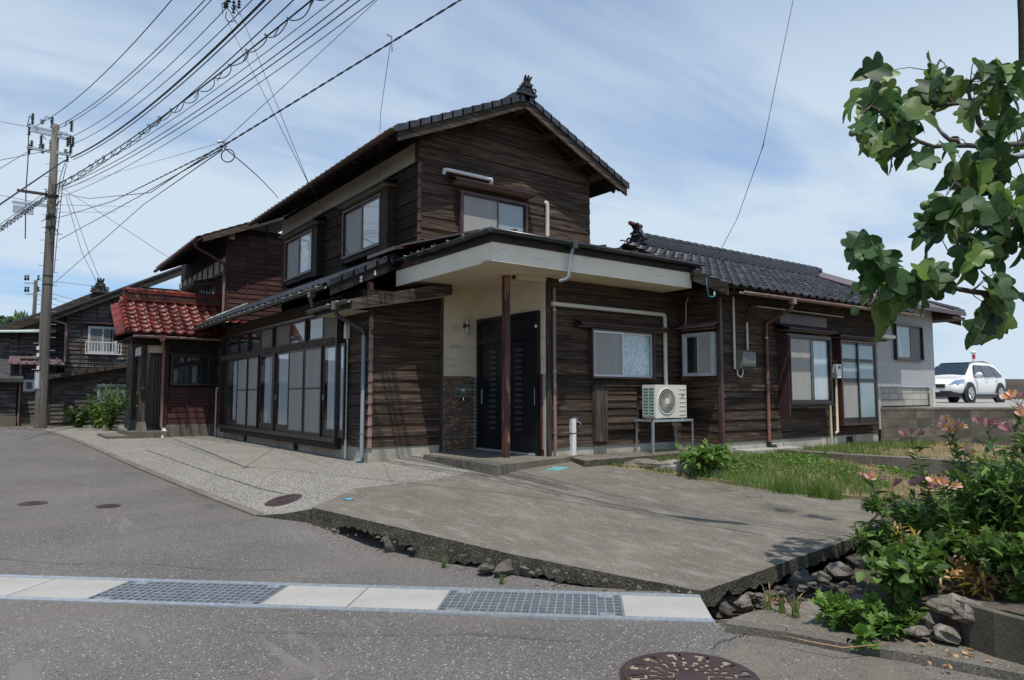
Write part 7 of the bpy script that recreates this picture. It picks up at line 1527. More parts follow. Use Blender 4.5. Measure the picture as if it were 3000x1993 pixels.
# second connector and the wire down to the house front
cn = onZ(1140, 118, 5.12); t_ = thing('wire_clamp', cn, 'small clamp on the service cable with a thin wire down to the roof', 'clamp')
MB().tube([cn+(-.03, 0, .06), cn+(.03, 0, .05), cn+(.04, 0, -.12)], .010, 5).build('hook', M['galv'], t_)
wire('roof_wire', [onZ(1143, 135, 5.0), onF(1115, 330, 9.6), onX(1108, 545, .62)], .0045, 'thin wire hanging from the service cable past the upper window')
va = onY(1058, 820, .25)
for (tx, ty, z, lab) in ((665, 60, 8.8, 'left of the two long thin wires crossing to the roof corner insulator'), (700, 30, 8.8, 'right of the two long thin wires crossing to the roof corner insulator')):
    wire('long_drop_wire', [va+(.02, 0, .03), onF(905, 540, 9.7), onF(tx, ty, 14)], .006, lab, twist=0)
MB().lathe(tuple(va-(0, 0, .05)), [(.012, 0), (.03, .03), (.012, .06), (.03, .09), (.01, .12)], 8).build('insulator', M['ceramic'], label='white insulator on the lean-to bargeboard holding the long wires', cat='insulator')
vb = onY(1099, 803, .28); MB().lathe(tuple(vb-(0, 0, .04)), [(.012, 0), (.028, .03), (.012, .06), (.012, .1)], 8).build('insulator', M['ceramic'], label='small white insulator further right on the lean-to bargeboard', cat='insulator')
# hardware cluster high in the sky at top
hc = onF(700, 35, 14.5); ht = thing('line_hardware', hc, 'cluster of insulators and jumper loops on the high wires at the top', 'insulator cluster')
for k, (px, py, h) in enumerate(((665, 22, .22), (672, 8, .25), (686, -2, .2), (700, 25, .25), (684, 40, .3), (660, 26, .12))):
    c = onF(px, py, 14.5); prof = [(.012, 0)]
    for j in range(4): prof += [(.02, h*j/4+.01), (.045, h*j/4+.02), (.02, h*(j+.5)/4)]
    MB().lathe(tuple(c), prof+[(.012, h)], 8).build('insulator', M['ins'], ht)
mb = MB()
for pts in (((653, 40), (650, 12), (662, 5), (668, 30)), ((664, 35), (660, 52), (670, 64), (690, 62)), ((690, 20), (698, 40), (706, 44)), ((676, 20), (684, 32), (692, 16), (698, 26)), ((670, 28), (690, 62), (700, 78))): mb.tube([onF(x, y, 14.5) for x, y in pts], .009, 5)
mb.build('jumper_loops', M['black'], ht)
# wire on the right with blue end at the house eave
e0 = onY(2070, 815, EY-.0); wire('right_drop_wire', [onZ(2325, -6, 7.0), onF(2235, 430, 8.8), onY(2160, 640, EY-.4), onY(2105, 745, EY-.05), e0], .006, 'single black wire dropping from the top right of the picture to the east eave', sag=.0)
t_ = thing('wire_tail', e0, 'blue wire loop hanging at the east wing bargeboard', 'wire')
MB().tube([e0, e0+(.0, 0, -.12), onY(2076, 868, EY-.0), onY(2090, 870, EY+.03), onY(2095, 862, EY+.05)], .007, 6).build('blue_loop', M['bluelid'], t_); MB().lathe(tuple(onY(2093, 868, EY+.05)), [(.01, 0), (.018, .04), (.01, .08)], 6).build('terminal', M['ceramic'], t_)
# slim dark pole end in the top right corner
tp = onF(2996, -10, 7); MB().tube([tp, onF(2999, 60, 7), onF(3001, 190, 7)], .05, 8).build('dark_pole', M['timber_dark'], label='dark pole edge in the top right picture corner', cat='pole')
# ------------------------------------------------------------------ distant hill
def hillz(px): return np.interp(px, [-900, -200, 0, 60, 110, 160, 330, 700, 1500], [30, 36, 35.5, 33, 29, 27, 24, 14, 4])
mb = MB(); cols = list(range(-900, 1200, 25)); rings = [(210, -.0), (235, .5), (262, .85), (290, 1.0), (330, .9)]
vs = []
for px in cols:
    for d, k in rings:
        p = onF(px, 1160, d); vs.append((p[0], p[1], -1+(hillz(px)*d/290+1)*k*.93+1.5*mnoise.noise(Vector((px*.02, d*.05, 0)))))
n = len(rings); mb.add(vs, [(i*n+j, (i+1)*n+j, (i+1)*n+j+1, i*n+j+1) for i in range(len(cols)-1) for j in range(n-1)], True); mb.build('hill', M['hill'], kind='structure')
rr = random.Random(11); V = []; F = []
def blob(c, r_, hgt, cone=False):
    o = len(V)
    if cone:
        for lv in range(4):
            z = c[2]+hgt*(.15+.24*lv); r0 = r_*(1-.22*lv)
            k0 = len(V); V.append((c[0], c[1], z+hgt*.34))
            for j in range(7): a = j*.9+rr.random()*.3; V.append((c[0]+r0*math.cos(a)*rr.uniform(.7, 1.2), c[1]+r0*math.sin(a), z-rr.random()*hgt*.06))
            for j in range(7): F.append((k0, k0+1+j, k0+1+(j+1) % 7))
        return
    m = 26
    for _ in range(m):
        th_, ph_ = rr.random()*6.28, rr.uniform(-.2, 1.5); q = np.array([c[0]+r_*math.cos(th_)*math.cos(ph_), c[1]+r_*math.sin(th_)*math.cos(ph_), c[2]+hgt*.5*math.sin(ph_)])
        s = r_*.5; k0 = len(V); 
        for j in range(3): d = np.array([rr.gauss(0, 1), rr.gauss(0, 1), rr.gauss(0, .6)]); V.append(tuple(q+d/np.linalg.norm(d)*s))
        F.append((k0, k0+1, k0+2))
for i in range(1500):
    px = rr.uniform(-150, 360); k = rr.random(); d = 215+75*k; p = onF(px, 1160, d); z = (hillz(px)*d/290)*np.interp(k, [0, .3, .7, 1], [.05, .5, .85, .93])-1.5
    con = px > 30 and rr.random() < .6; blob((p[0], p[1], z), rr.uniform(1.3, 2.4) if con else rr.uniform(2, 3.4), rr.uniform(4, 6) if not con else rr.uniform(4.5, 7), con)
fastmesh('wooded_slope', V, F, [M['forest_dk'], M['forest']], kind='stuff', mi=[rr.random() < .45 for _ in F], label='wooded hillside with dark conifers behind the grey house', cat='trees')
# ------------------------------------------------------------------ foliage helpers
def leaf_proto(kind):
    if kind == 'lance': P = [(0, 0), (.25, .13), (.55, .14), (1, 0)]
    elif kind == 'round': P = [(0, 0), (.15, .26), (.45, .38), (.75, .26), (1, 0)]
    elif kind == 'lobed': P = [(0, 0), (.12, .10), (.18, .34), (.30, .14), (.42, .44), (.55, .16), (.70, .34), (.76, .12), (1, 0)]
    else: P = [(0, 0), (.3, .05), (.6, .05), (1, 0)]
    n = len(P); V = [(x, y, .25*y-.25*x*x) for x, y in P]+[(x, -y, .25*y-.25*x*x) for x, y in P[1:-1]]
    mid = [(x, 0, -.05*(x > 0)*(x < 1)-.25*x*x) for x, y in P[1:-1]]; base = len(V); V += mid
    F = []; L = list(range(n)); Rr = [0]+list(range(n, n+n-2))+[n-1]; Md = [0]+list(range(base, base+n-2))+[n-1]
    for side, A in ((0, L), (1, Rr)):
        for i in range(n-1):
            q = [Md[i], Md[i+1], A[i+1], A[i]] if side == 0 else [Md[i], A[i], A[i+1], Md[i+1]]
            q = [x for k, x in enumerate(q) if x not in q[:k]]
            if len(q) == 4: F += [(q[0], q[1], q[2]), (q[0], q[2], q[3])]
            elif len(q) == 3: F.append(tuple(q))
    return np.array(V, float), np.array(F)
LP = {k: leaf_proto(k) for k in ('lance', 'round', 'lobed', 'blade')}
rng = np.random.default_rng(4)
def leaves(name, pos, dirs, size, kind, mats, wts, parent, jitter=.5, **k):
    """many leaves in one mesh; pos (n,3), dirs (n,3) growth direction"""
    V0, F0 = LP[kind]; n = len(pos); pos = np.asarray(pos); d = np.asarray(dirs, float)+rng.normal(0, jitter, (n, 3)); d /= np.linalg.norm(d, axis=1)[:, None]
    up = np.array([0, 0, 1.])+rng.normal(0, .35, (n, 3)); s = np.cross(up, d); s /= np.linalg.norm(s, axis=1)[:, None]+1e-9; u = np.cross(d, s)
    sz = np.asarray(size)*rng.uniform(.65, 1.25, n) if np.isscalar(size) else np.asarray(size)
    V = pos[:, None, :]+(V0[None, :, 0, None]*d[:, None, :]+V0[None, :, 1, None]*s[:, None, :]+V0[None, :, 2, None]*u[:, None, :])*sz[:, None, None]
    F = (F0[None]+(np.arange(n)*len(V0))[:, None, None]).reshape(-1, 3); mi = np.repeat(rng.choice(len(mats), n, p=np.array(wts)/sum(wts)), len(F0))
    return fastmesh(name, V.reshape(-1, 3), F, mats, parent, loc=tuple(pos.mean(0)), mi=mi, kind='stuff', **k)
def bush(name, c, rx, rz, n, size, kind, mats, wts, label, cat='shrub', group=None, stems=7, lean=(0, 0), vr=.5):
    t = thing(name, c, label, cat, group); c = np.array(c, float); mb = MB(); P = []; Dd = []
    ns = stems; tips = []
    for i in range(ns):
        a = 2*PI*i/ns+rng.uniform(-.4, .4); r_ = rx*math.sqrt(rng.random())*.9; tip = c+np.array([math.cos(a)*r_+lean[0], math.sin(a)*r_+lean[1], rz*rng.uniform(.6, 1.0)]); m1 = c+(tip-c)*.5+np.array([-math.cos(a)*r_*.15, -math.sin(a)*r_*.15, rz*.08]); mb.tube([c+np.array([math.cos(a), math.sin(a), 0])*.02, m1, tip], [.008, .006, .003], 5); tips.append((c, m1, tip))
    mb.build('stem', M['stem'], t)
    for i in range(n):
        b, m1, tp_ = tips[rng.integers(ns)]; k = rng.random()**.7; p = b+(m1-b)*k*2 if k < .5 else m1+(tp_-m1)*(k-.5)*2
        off = rng.normal(0, 1, 3); off /= np.linalg.norm(off); p = p+off*rx*vr*rng.random()*.6; P.append(p); dd = off*.8+np.array([0, 0, .35]); Dd.append(dd)
    P = np.array(P); P[:, 2] = np.maximum(P[:, 2], c[2]+.01)
    leaves('foliage', P, Dd, size, kind, mats, wts, t); return t
# ------------------------------------------------------------------ fig tree
FT = thing('fig_tree', onF(3250, 1700, 5.0), 'fig tree with big lobed leaves and green figs reaching in from the right', 'tree')
def br(pts, r0, r1, name='branch'):
    P = [onF(*p) for p in pts]; Q = []
    for a, b, i in zip(P[:-1], P[1:], range(99)):
        for k in range(3): Q.append(a+(b-a)*k/3+rng.normal(0, .006, 3))
    Q.append(P[-1]); MB().tube(Q, list(np.linspace(r0, r1, len(Q))), 8).build(name, M['bark'], FT); return Q
BR = []
BR += br([(3330, 1750, 5.0), (3300, 1250, 5.0), (3200, 900, 5.0)], .085, .06, 'trunk')
BR += br([(3200, 900, 5.0), (3060, 740, 5.), (2975, 650, 4.9), (2930, 560, 4.8), (2890, 400, 4.9), (2848, 310, 5.0), (2842, 240, 5.0)], .034, .010)
BR += br([(2900, 440, 4.9), (2885, 385, 5.0), (2845, 300, 5.1), (2790, 305, 5.1), (2700, 318, 5.1), (2620, 300, 5.1), (2545, 255, 5.1)], .024, .007)
BR += br([(3050, 425, 4.8), (2900, 425, 4.8), (2810, 425, 4.8), (2735, 432, 4.8), (2665, 405, 4.8), (2600, 350, 4.8), (2550, 310, 4.8)], .022, .008)
BR += br([(2810, 425, 4.8), (2765, 400, 4.8), (2740, 360, 4.9), (2728, 320, 4.9)], .014, .007)
BR += br([(2790, 305, 5.1), (2760, 240, 5.1), (2740, 205, 5.1), (2755, 175, 5.1)], .014, .006)
BR += br([(3200, 900, 5.0), (3010, 866, 4.7), (2880, 862, 4.6), (2775, 838, 4.6), (2680, 820, 4.6), (2600, 800, 4.6), (2530, 785, 4.6), (2490, 765, 4.6)], .024, .006)
BR += br([(2600, 800, 4.6), (2570, 860, 4.6), (2540, 900, 4.6)], .012, .005); BR += br([(2880, 862, 4.6), (2900, 905, 4.6), (2940, 960, 4.6)], .014, .006)
BR += br([(2975, 650, 4.9), (2880, 600, 4.7), (2820, 560, 4.6), (2790, 520, 4.6)], .022, .008); BR += br([(3060, 740, 5.0), (2950, 640, 4.6), (2850, 690, 4.5), (2780, 740, 4.5)], .02, .006)
BR += br([(3100, 470, 4.6), (2990, 455, 4.6), (2930, 470, 4.6)], .022, .018)
BRn = np.array(BR)
def fig_leaf_mesh(seed, mat, lobes=1.0):
    r2 = random.Random(seed); 
    H_ = [(0, 0), (-.07, .10), (-.06, .24), (.05, .36), (.16, .42), (.25, .36), (.30, .27), (.40, .33*lobes+.06), (.52, .43*lobes), (.62, .38*lobes), (.64, .24), (.62, .17), (.74, .19), (.86, .14), (.95, .06), (1.0, 0)]
    H_ = [(x+r2.uniform(-.02, .02)*(0 < i < 15), y*r2.uniform(.92, 1.08)) for i, (x, y) in enumerate(H_)]
    fold = r2.uniform(.15, .5); droop = r2.uniform(.15, .5); wav = r2.uniform(.03, .08)
    zf = lambda x, y: fold*abs(y)-droop*x*x+wav*math.sin(9*x+3*y)*abs(y)*2
    n = len(H_); V = []; F = []
    for sgy in (1, -1):
        o = len(V)
        for x, y in H_: V.append((x, sgy*y, zf(x, y)))
        for x, y in H_: V.append((max(0, x)*1., 0, zf(x, 0)-.0))
        for x, y in H_: xx = max(0, x)*.5+x*.5; V.append((xx, sgy*(y*.5+.006), zf(xx, y*.5)))
        for i in range(n-1):
            F += [(o+n+i, o+n+i+1, o+2*n+i+1, o+2*n+i), (o+2*n+i, o+2*n+i+1, o+i+1, o+i)]
    nm0 = len(F); o = len(V)
    for x in np.linspace(0, .97, 7): V += [(x, -.013*(1.1-x), zf(x, 0)+.004), (x, .013*(1.1-x), zf(x, 0)+.004)]
    for i in range(6): F.append((o+2*i, o+2*i+2, o+2*i+3, o+2*i+1))
    me = bpy.data.meshes.new('fig_leaf'); me.from_pydata(V, [], F); me.materials.append(mat); me.materials.append(M['vein']); me.polygons.foreach_set('material_index', [0]*nm0+[1]*6); me.polygons.foreach_set('use_smooth', [True]*len(F)); me.update(); return me
FL = [fig_leaf_mesh(i, M['figleaf'] if i % 4 else M['figleaf_y'], .75+.1*(i % 4)) for i in range(8)]
tw = MB(); r3 = random.Random(21); nleaf = 0; bfl = wloc(FT)
CL = [(2575, 300, 80, 85, 28, 5.0), (2515, 400, 25, 50, 4, 4.9), (2640, 380, 70, 60, 14, 4.8), (2600, 430, 80, 40, 8, 4.8), (2740, 245, 70, 55, 12, 5.1), (2690, 270, 30, 30, 3, 5.0), (2900, 250, 85, 60, 20, 5.0), (2880, 310, 70, 50, 10, 5.0), (2970, 390, 60, 60, 12, 4.8), (2730, 480, 20, 25, 2, 4.8), (2780, 430, 30, 20, 3, 4.8),
      (2880, 520, 90, 70, 16, 4.6), (2940, 600, 80, 80, 18, 4.7), (2830, 640, 80, 70, 16, 4.5), (2740, 620, 50, 40, 6, 4.5), (2870, 740, 90, 60, 14, 4.4), (2970, 720, 60, 80, 12, 4.6), (2530, 790, 70, 50, 12, 4.6), (2600, 860, 80, 55, 20, 4.6), (2680, 870, 70, 50, 14, 4.6), (2560, 930, 80, 25, 7, 4.6), (2470, 760, 40, 25, 3, 4.6), (2900, 880, 70, 40, 12, 4.6), (2920, 950, 80, 40, 12, 4.6)]
for (cx_, cy_2, rx, ry, n_, f_) in CL:
    for i in range(int(n_*(.8 if cy_2 < 650 else .62)+.5)):
        a = r3.random()*6.28; k = math.sqrt(r3.random()); bx_, by_ = cx_+(25 if cy_2 > 650 else 5)+rx*k*math.cos(a), cy_2+ry*k*math.sin(a); f = f_+r3.uniform(-.28, .28)
        base = onF(bx_, by_-(55 if cy_2 > 650 else 20), f); nb_ = BRn[np.argmin(np.linalg.norm(BRn-base, axis=1))]
        dv = base-nb_; dh = np.array([dv[0], dv[1], 0]); dh = dh/(np.linalg.norm(dh)+1e-6)
        d = Vector((dh[0]*.5+r3.uniform(-.6, .6), dh[1]*.4+r3.uniform(-.6, .6), -r3.uniform(.1, 1.1))).normalized()
        nrm = Vector((r3.uniform(-.8, .8)-VF[0]*.6, r3.uniform(-.8, .8)-VF[1]*.6, r3.uniform(.2, 1.0))); nrm = (nrm-d*nrm.dot(d)).normalized()
        s = nrm.cross(d); mtx = Matrix((d, s, nrm)).transposed()
        o = bpy.data.objects.new('fig_leaf', FL[r3.choice([0, 0, 1, 2, 3, 4, 4, 5, 6, 7])]); COL.objects.link(o); o.parent = FT; o.location = Vector(base)-bfl; o.rotation_euler = mtx.to_euler(); sz = r3.uniform(.15, .24)*(1.15 if cy_2 > 450 else 1.05); o.scale = (sz, sz*r3.uniform(.8, 1.05), sz); nleaf += 1
        if r3.random() < .75: tw.tube([base, base*.6+nb_*.4+np.array([0, 0, .02]), base*.25+nb_*.75, nb_], [.0028, .003, .004, .005], 4)
tw.build('twigs', M['bark'], FT, kind='stuff')
fm = None
for i in range(42):
    c_ = CL[r3.randrange(len(CL)-1)]; p = onF(c_[0]+r3.uniform(-1, 1)*c_[2]*.7, c_[1]-r3.uniform(-.2, .8)*c_[3], c_[5]-.1)
    if fm is None: fm = MB().lathe(tuple(p), [(.004, -.034), (.016, -.026), (.026, -.008), (.027, .008), (.018, .022), (.004, .03)], 10).build('fig', M['fig'], FT)
    else:
        o = inst(fm, 'fig', FT, p, rot=(r3.uniform(-1, 1), r3.uniform(-1, 1), 0)); s = r3.uniform(.7, 1.15); o.scale = (s, s, s)
mb = MB(); mb.tube([onF(2925, 466, 4.45), onF(3060, 440, 4.5)], .016, 8); mb.build('grey_tube', M['galv'], label='grey support tube end among the fig leaves', cat='tube')
# ------------------------------------------------------------------ right-hand flower bed
G_ = ['leaf', 'leaf_dk', 'leaf_br', 'leaf_yel', 'leaf_dead']
gm = [M[k] for k in G_]
def petal_mesh(mats, seed):
    r2 = random.Random(seed); V = []; F = []; mi = []
    for k in range(6):
        a = k*PI/3+r2.uniform(-.1, .1); op = r2.uniform(.55, .8)*(1 if k % 2 else .8); w_ = .30 if k % 2 else .2
        prof = [(.05, 0, .03), (.35*op, .35, w_*.6), (.75*op, .75, w_), (1.05*op, .95, w_*.7), (1.18*op, 1.0, .03)]
        o = len(V)
        for r_, h, ww in prof:
            for s in (-1, 0, 1): V.append((r_*math.cos(a)-s*ww*math.sin(a), r_*math.sin(a)+s*ww*math.cos(a), h-(.06 if s == 0 else 0)))
        for i in range(4):
            for s in range(2): F.append((o+i*3+s, o+i*3+s+1, o+(i+1)*3+s+1, o+(i+1)*3+s)); mi.append(1 if (k % 2 == 0 and 0 < i < 3) else 0)
    me = bpy.data.meshes.new('flower'); me.from_pydata([(x*.032, y*.032, z*.036) for x, y, z in V], [], F)
    for m in mats: me.materials.append(m)
    me.polygons.foreach_set('material_index', mi); me.polygons.foreach_set('use_smooth', [True]*len(F)); me.update(); return me
FLW = [petal_mesh([M['petal'], M['petal_y']], 1), petal_mesh([M['petal'], M['petal_y']], 2), petal_mesh([M['petal_dk'], M['petal_dk']], 3)]
def flower_plant(px, py, f, nf, label, dark=False, lean=70):
    tip = onF(px, py, f); base = onZ(px+lean, 1745, -.1); base[2] = zbed(base[0], base[1])-.02
    if abs(np.dot(base[:2]-CAM[:2], VF)-f) > .5: k = onF(px+lean, 1700, f-.15); base = np.array([k[0], k[1], -.1])
    t = thing('flowering_plant', base, label, 'flower', 'alstroemeria in the flower bed'); m1 = tip*.45+base*.55+np.append(VR*rng.uniform(-.02, .08), .05); Q = [base+(m1-base)*k/3 for k in range(3)]+[m1+(tip-m1)*k/3 for k in range(4)]
    MB().tube(Q, list(np.linspace(.005, .0028, 7)), 6).build('stem', M['stem'], t)
    P = []; Dd = []
    for k in range(64):
        s = rng.uniform(.12, .96); i = min(5, int(s*6)); p = Q[i]+(Q[i+1]-Q[i])*(s*6-i); a = rng.uniform(0, 6.28); P.append(p); Dd.append([math.cos(a), math.sin(a), rng.uniform(.1, .9)])
    leaves('foliage', P, Dd, .095, 'lance', [M['leaf'], M['leaf_br'], M['leaf_dk']], [.5, .3, .2], t, jitter=.25)
    for k in range(nf):
        a = 2*PI*k/nf+rng.random(); d = np.array([math.cos(a)*.75, math.sin(a)*.75, rng.uniform(.3, .9)]); e = tip+d*.055; MB().tube([tip-(0, 0, .03), tip+d*.02, e], .0022, 4).build('flower_stalk', M['stem'], t)
        o = bpy.data.objects.new('flower', FLW[2] if (dark and rng.random() < .7) or rng.random() < .15 else FLW[rng.integers(2)]); COL.objects.link(o); o.parent = t; o.location = Vector(e)-Vector(base)
        nz = Vector(d)+Vector((-VF[0]*.5, -VF[1]*.5, .0)); o.rotation_euler = nz.to_track_quat('Z', 'Y').to_euler(); s = rng.uniform(1.3, 1.75); o.scale = (s*rng.uniform(.8, 1.1), s, s*1.1)
fl = [(2556, 1418, 4.9, 4, 'leftmost flowering plant, a pink and yellow head just above the lawn edge', 0), (2612, 1445, 5.0, 1, 'single dark bud stem between two flower heads', 1), (2672, 1292, 5.3, 3, 'tall stem with rosy pink flowers standing before the lawn', 1), (2700, 1432, 4.9, 3, 'mauve flower head in the shade left of the orange-pink cluster', 1), (2768, 1442, 4.6, 6, 'dense orange-pink flower cluster in the middle of the bed', 0), (2792, 1272, 5.2, 6, 'rosy flower cluster with a yellow throat before the block wall', 0), (2825, 1340, 5.1, 2, 'pale lilac and yellow pair of flowers below the block wall cluster', 0),
      (2893, 1262, 5.1, 4, 'mauve pink flower head under the car', 1), (2985, 1185, 4.8, 5, 'orange and pink flower head at the right picture edge', 0), (2982, 1278, 4.9, 3, 'dusky flower pair at the right edge below the topmost head', 1), (2770, 1248, 5.4, 2, 'bud pair behind the rosy cluster', 1), (3010, 1240, 4.7, 3, 'flower head half cut by the right picture edge', 0)]
for px, py, f, n_, lab, dk in fl: flower_plant(px, py, f, n_, lab, dark=bool(dk))
bushes = [  # px, py of the base on the ground, rx, rz, n, size, kind, weights, label
 (2995, 1730, .38, .86, 900, .10, 'lance', (.35, .5, .15, 0, 0), 'dark tall foliage at the right picture edge'),
 (2905, 1705, .30, .62, 760, .10, 'lance', (.45, .35, .2, 0, 0), 'dark leafy clump right of the orange-pink flowers'),
 (2820, 1690, .26, .46, 560, .09, 'lance', (.5, .25, .25, 0, 0), 'mid green foliage under the flower cluster'),
 (2745, 1680, .24, .34, 460, .085, 'lobed', (.5, .25, .25, 0, 0), 'mugwort clump behind the yellowing leaves'),
 (2665, 1675, .20, .34, 380, .085, 'lance', (.5, .2, .3, 0, 0), 'slender stems leaning over the slab corner'),
 (2590, 1690, .15, .32, 260, .08, 'lance', (.5, .2, .3, 0, 0), 'small leafy stems at the slab side of the bed'),
 (2545, 1690, .12, .34, 180, .075, 'lance', (.5, .25, .25, 0, 0), 'thin weeds beside the cavity under the slab'),
 (2960, 1775, .26, .40, 420, .085, 'lobed', (.5, .3, .2, 0, 0), 'mugwort spilling over the right low wall'),
 (2890, 1730, .20, .34, 260, .08, 'lobed', (.5, .25, .25, 0, 0), 'green weeds beside the dead leaves'),
 (2700, 1745, .20, .34, 320, .08, 'lobed', (.5, .25, .25, 0, 0), 'weeds left of the dead leaf heap'),
 (2640, 1775, .20, .28, 340, .075, 'round', (.5, .25, .25, 0, 0), 'round leafed creeper in front of the soil bank'),
 (2545, 1845, .17, .17, 260, .085, 'lobed', (.3, .05, .65, 0, 0), 'bright green mugwort above the kerb'),
 (2455, 1830, .13, .15, 170, .08, 'lobed', (.25, .05, .7, 0, 0), 'leftmost bright green mugwort by the stone pit'),
 (2640, 1850, .16, .15, 240, .075, 'lobed', (.35, .1, .55, 0, 0), 'bright green mugwort hanging over the kerb'),
 (2530, 1890, .06, .09, 50, .06, 'round', (.4, .1, .5, 0, 0), 'small weed tuft at the kerb joint'),
 (2850, 1700, .22, .42, 260, .085, 'lance', (.1, .0, .1, .75, .05), 'yellowing leaf clump in the middle of the bed'),
 (2985, 1720, .16, .46, 240, .085, 'lance', (.1, .0, .1, .7, .1), 'yellowing leaf clump at the right picture edge'),
 (2875, 1760, .25, .24, 460, .07, 'lance', (0, 0, 0, .12, .88), 'heap of dry brown leaves in the middle of the bed'),
 (2950, 1720, .20, .30, 260, .07, 'lance', (0, 0, 0, .15, .85), 'withered brown leaves before the right edge'),
 (2650, 1700, .12, .36, 130, .075, 'lance', (.05, 0, 0, .2, .75), 'withered brown stems left of the yellow clump'),
 (2560, 1500, .16, .10, 160, .06, 'lobed', (.4, .1, .5, 0, 0), 'low weeds between the lawn corner and the slab'),
 (2690, 1580, .26, .22, 420, .085, 'lobed', (.5, .15, .35, 0, 0), 'green weeds between the slab corner and the lawn'),
 (2760, 1560, .30, .30, 460, .085, 'lance', (.5, .2, .3, 0, 0), 'leafy stems below the block wall flowers'),
 (2880, 1580, .40, .52, 640, .09, 'lance', (.5, .3, .2, 0, 0), 'mass of foliage behind the flower cluster'),
 (3060, 1650, .42, 1.0, 500, .10, 'lance', (.4, .5, .1, 0, 0), 'foliage cut by the right picture edge'),
 (2815, 1862, .09, .06, 80, .05, 'round', (0, 0, 0, .05, .95), 'dry leaves lying by the rusty pipe')]
for (px, py, rx, rz, n_, sz, kd, wt, lab) in bushes:
    b = onZ(px, py, -.12 if py < 1800 else -.25); z = (zbed(b[0], b[1]) if py < 1800 else -.26)-.02; bush('garden_plant', (b[0], b[1], z), rx, rz, n_, sz, kd, gm, wt, lab, 'plant', stems=9)
# low walls, pipe, broken concrete at the right foreground
lw0 = onZ(2842, 1905, -.27)[:2]; lw1 = onZ(3020, 1962, -.27)[:2]; lw2 = lw1+(lw1-lw0)*1.6; up_ = lambda p, z: (p[0], p[1], z); nn = VF*.14
for i, (a, b, lab) in enumerate(((lw0, lw0+(lw1-lw0)*.42, 'left block of the low dark wall at the right foreground'), (lw0+(lw1-lw0)*.43, lw1, 'middle block of the low dark wall at the right foreground'), (lw1+(lw1-lw0)*.01, lw2, 'right block of the low dark wall, cut by the picture edge'))):
    MB().hexa([up_(a, -.30), up_(b, -.30), up_(b+nn, -.30), up_(a+nn, -.30)], [up_(a, -.035), up_(b, -.035), up_(b+nn, -.035), up_(a+nn, -.035)]).build('low_wall_block', M['slabedge'] if 0 else M['block'], label=lab, cat='concrete block')
q = onZ(2802, 1882, -.27); rp_ = thing('rusty_pipe', (q[0], q[1], -.28), 'short rusty iron pipe stub standing by the low block wall', 'pipe')
MB().lathe((q[0], q[1], -.29), [(.05, 0), (.052, .16), (.056, .165), (.056, .19), (.045, .19), (.045, .12)], 20).build('pipe_stub', M['rust'], rp_)
for i, (px, py, r_, fl_, lab) in enumerate([(2745, 1838, .085, .9, 'broken concrete lump left of the rusty pipe'), (2805, 1790, .095, .6, 'pale broken concrete slab piece on top of the bank'), (2790, 1870, .06, .5, 'small broken concrete piece behind the rusty pipe'), (2700, 1862, .05, .5, 'small grey stone on the kerb left of the rusty pipe'), (2850, 1805, .09, .6, 'broken concrete lump above the low wall')]):
    z = -.22 if py > 1820 else -.10; p = onZ(px, py, z); rock('broken_concrete', (p[0]+VF[0]*.04, p[1]+VF[1]*.04, z+.01), r_*1.35, 70+i, M['concrete'], 'concrete piece', lab, flat=fl_)
pts = [onZ(px, py, -.24) for px, py in ((2290, 1868), (2380, 1888), (2470, 1905), (2560, 1897), (2610, 1888))]
MB().tube([p+(0, 0, .012) for p in pts], [.002, .004, .004, .003, .002], 5).build('dry_stalk', M['leaf_dead'], label='long dry stalk lying along the kerb', cat='stalk')
pd = [(onZ(R.uniform(2700, 2960), R.uniform(1880, 1950), -.25)) for _ in range(30)]; leaves('dead_leaves', np.array(pd), rng.normal(0, 1, (30, 3))*[1, 1, .1], .035, 'round', [M['leaf_dead']], [1], None, label='scatter of dry leaves on the kerb at the right', cat='leaves')
# ------------------------------------------------------------------ lawn grass, weeds
def inpoly(x, y, P):
    c = False; n = len(P)
    for i in range(n):
        x0, y0 = P[i]; x1, y1 = P[(i+1) % n]
        if (y0 > y) != (y1 > y) and x < (x1-x0)*(y-y0)/(y1-y0)+x0: c = not c
    return c
lawnP = [(float(p[0]), float(p[1])) for p in lw]
Vg = []; mi = []
cnt = 0
def dryness(x, y): return mnoise.noise(Vector((x*.55, y*.55, 9)))*1.1+.55*mnoise.noise(Vector((x*1.7, y*1.7, 2)))
kbl = [a[:2], b[:2], c[:2], d[:2]] if 0 else None
tries = 0
def blade(x, y, z, h, wd, m):
    an = R.random()*6.28; l = h*R.uniform(.15, .6); la_ = R.random()*6.28; dx, dy = math.cos(an)*wd, math.sin(an)*wd
    Vg.append(((x-dx, y-dy, z), (x+dx, y+dy, z), (x+math.cos(la_)*l, y+math.sin(la_)*l, z+h))); mi.append(m)
while cnt < 62000 and tries < 400000:
    tries += 1; x = R.uniform(.3, 14.5); y = R.uniform(-9.5, -2.6)
    dc = math.hypot(x-CAM[0], y-CAM[1])
    if R.random() > min(1, (8/dc)**1.3) or not inpoly(x, y, lawnP): continue
    g_ = dryness(x, y); strip2 = x > 7.2 and y < -3.6
    dry = g_ > (.05 if y < -4.2 else .36); h = R.uniform(.03, .085) if dry else R.uniform(.05, .13)
    if R.random() < .12: dry = not dry
    blade(x, y, zlawn(x, y)-.01, h, R.uniform(.0022, .0045)*(1+dc/14), 1 if dry else (2 if R.random() < .3 else 0)); cnt += 1
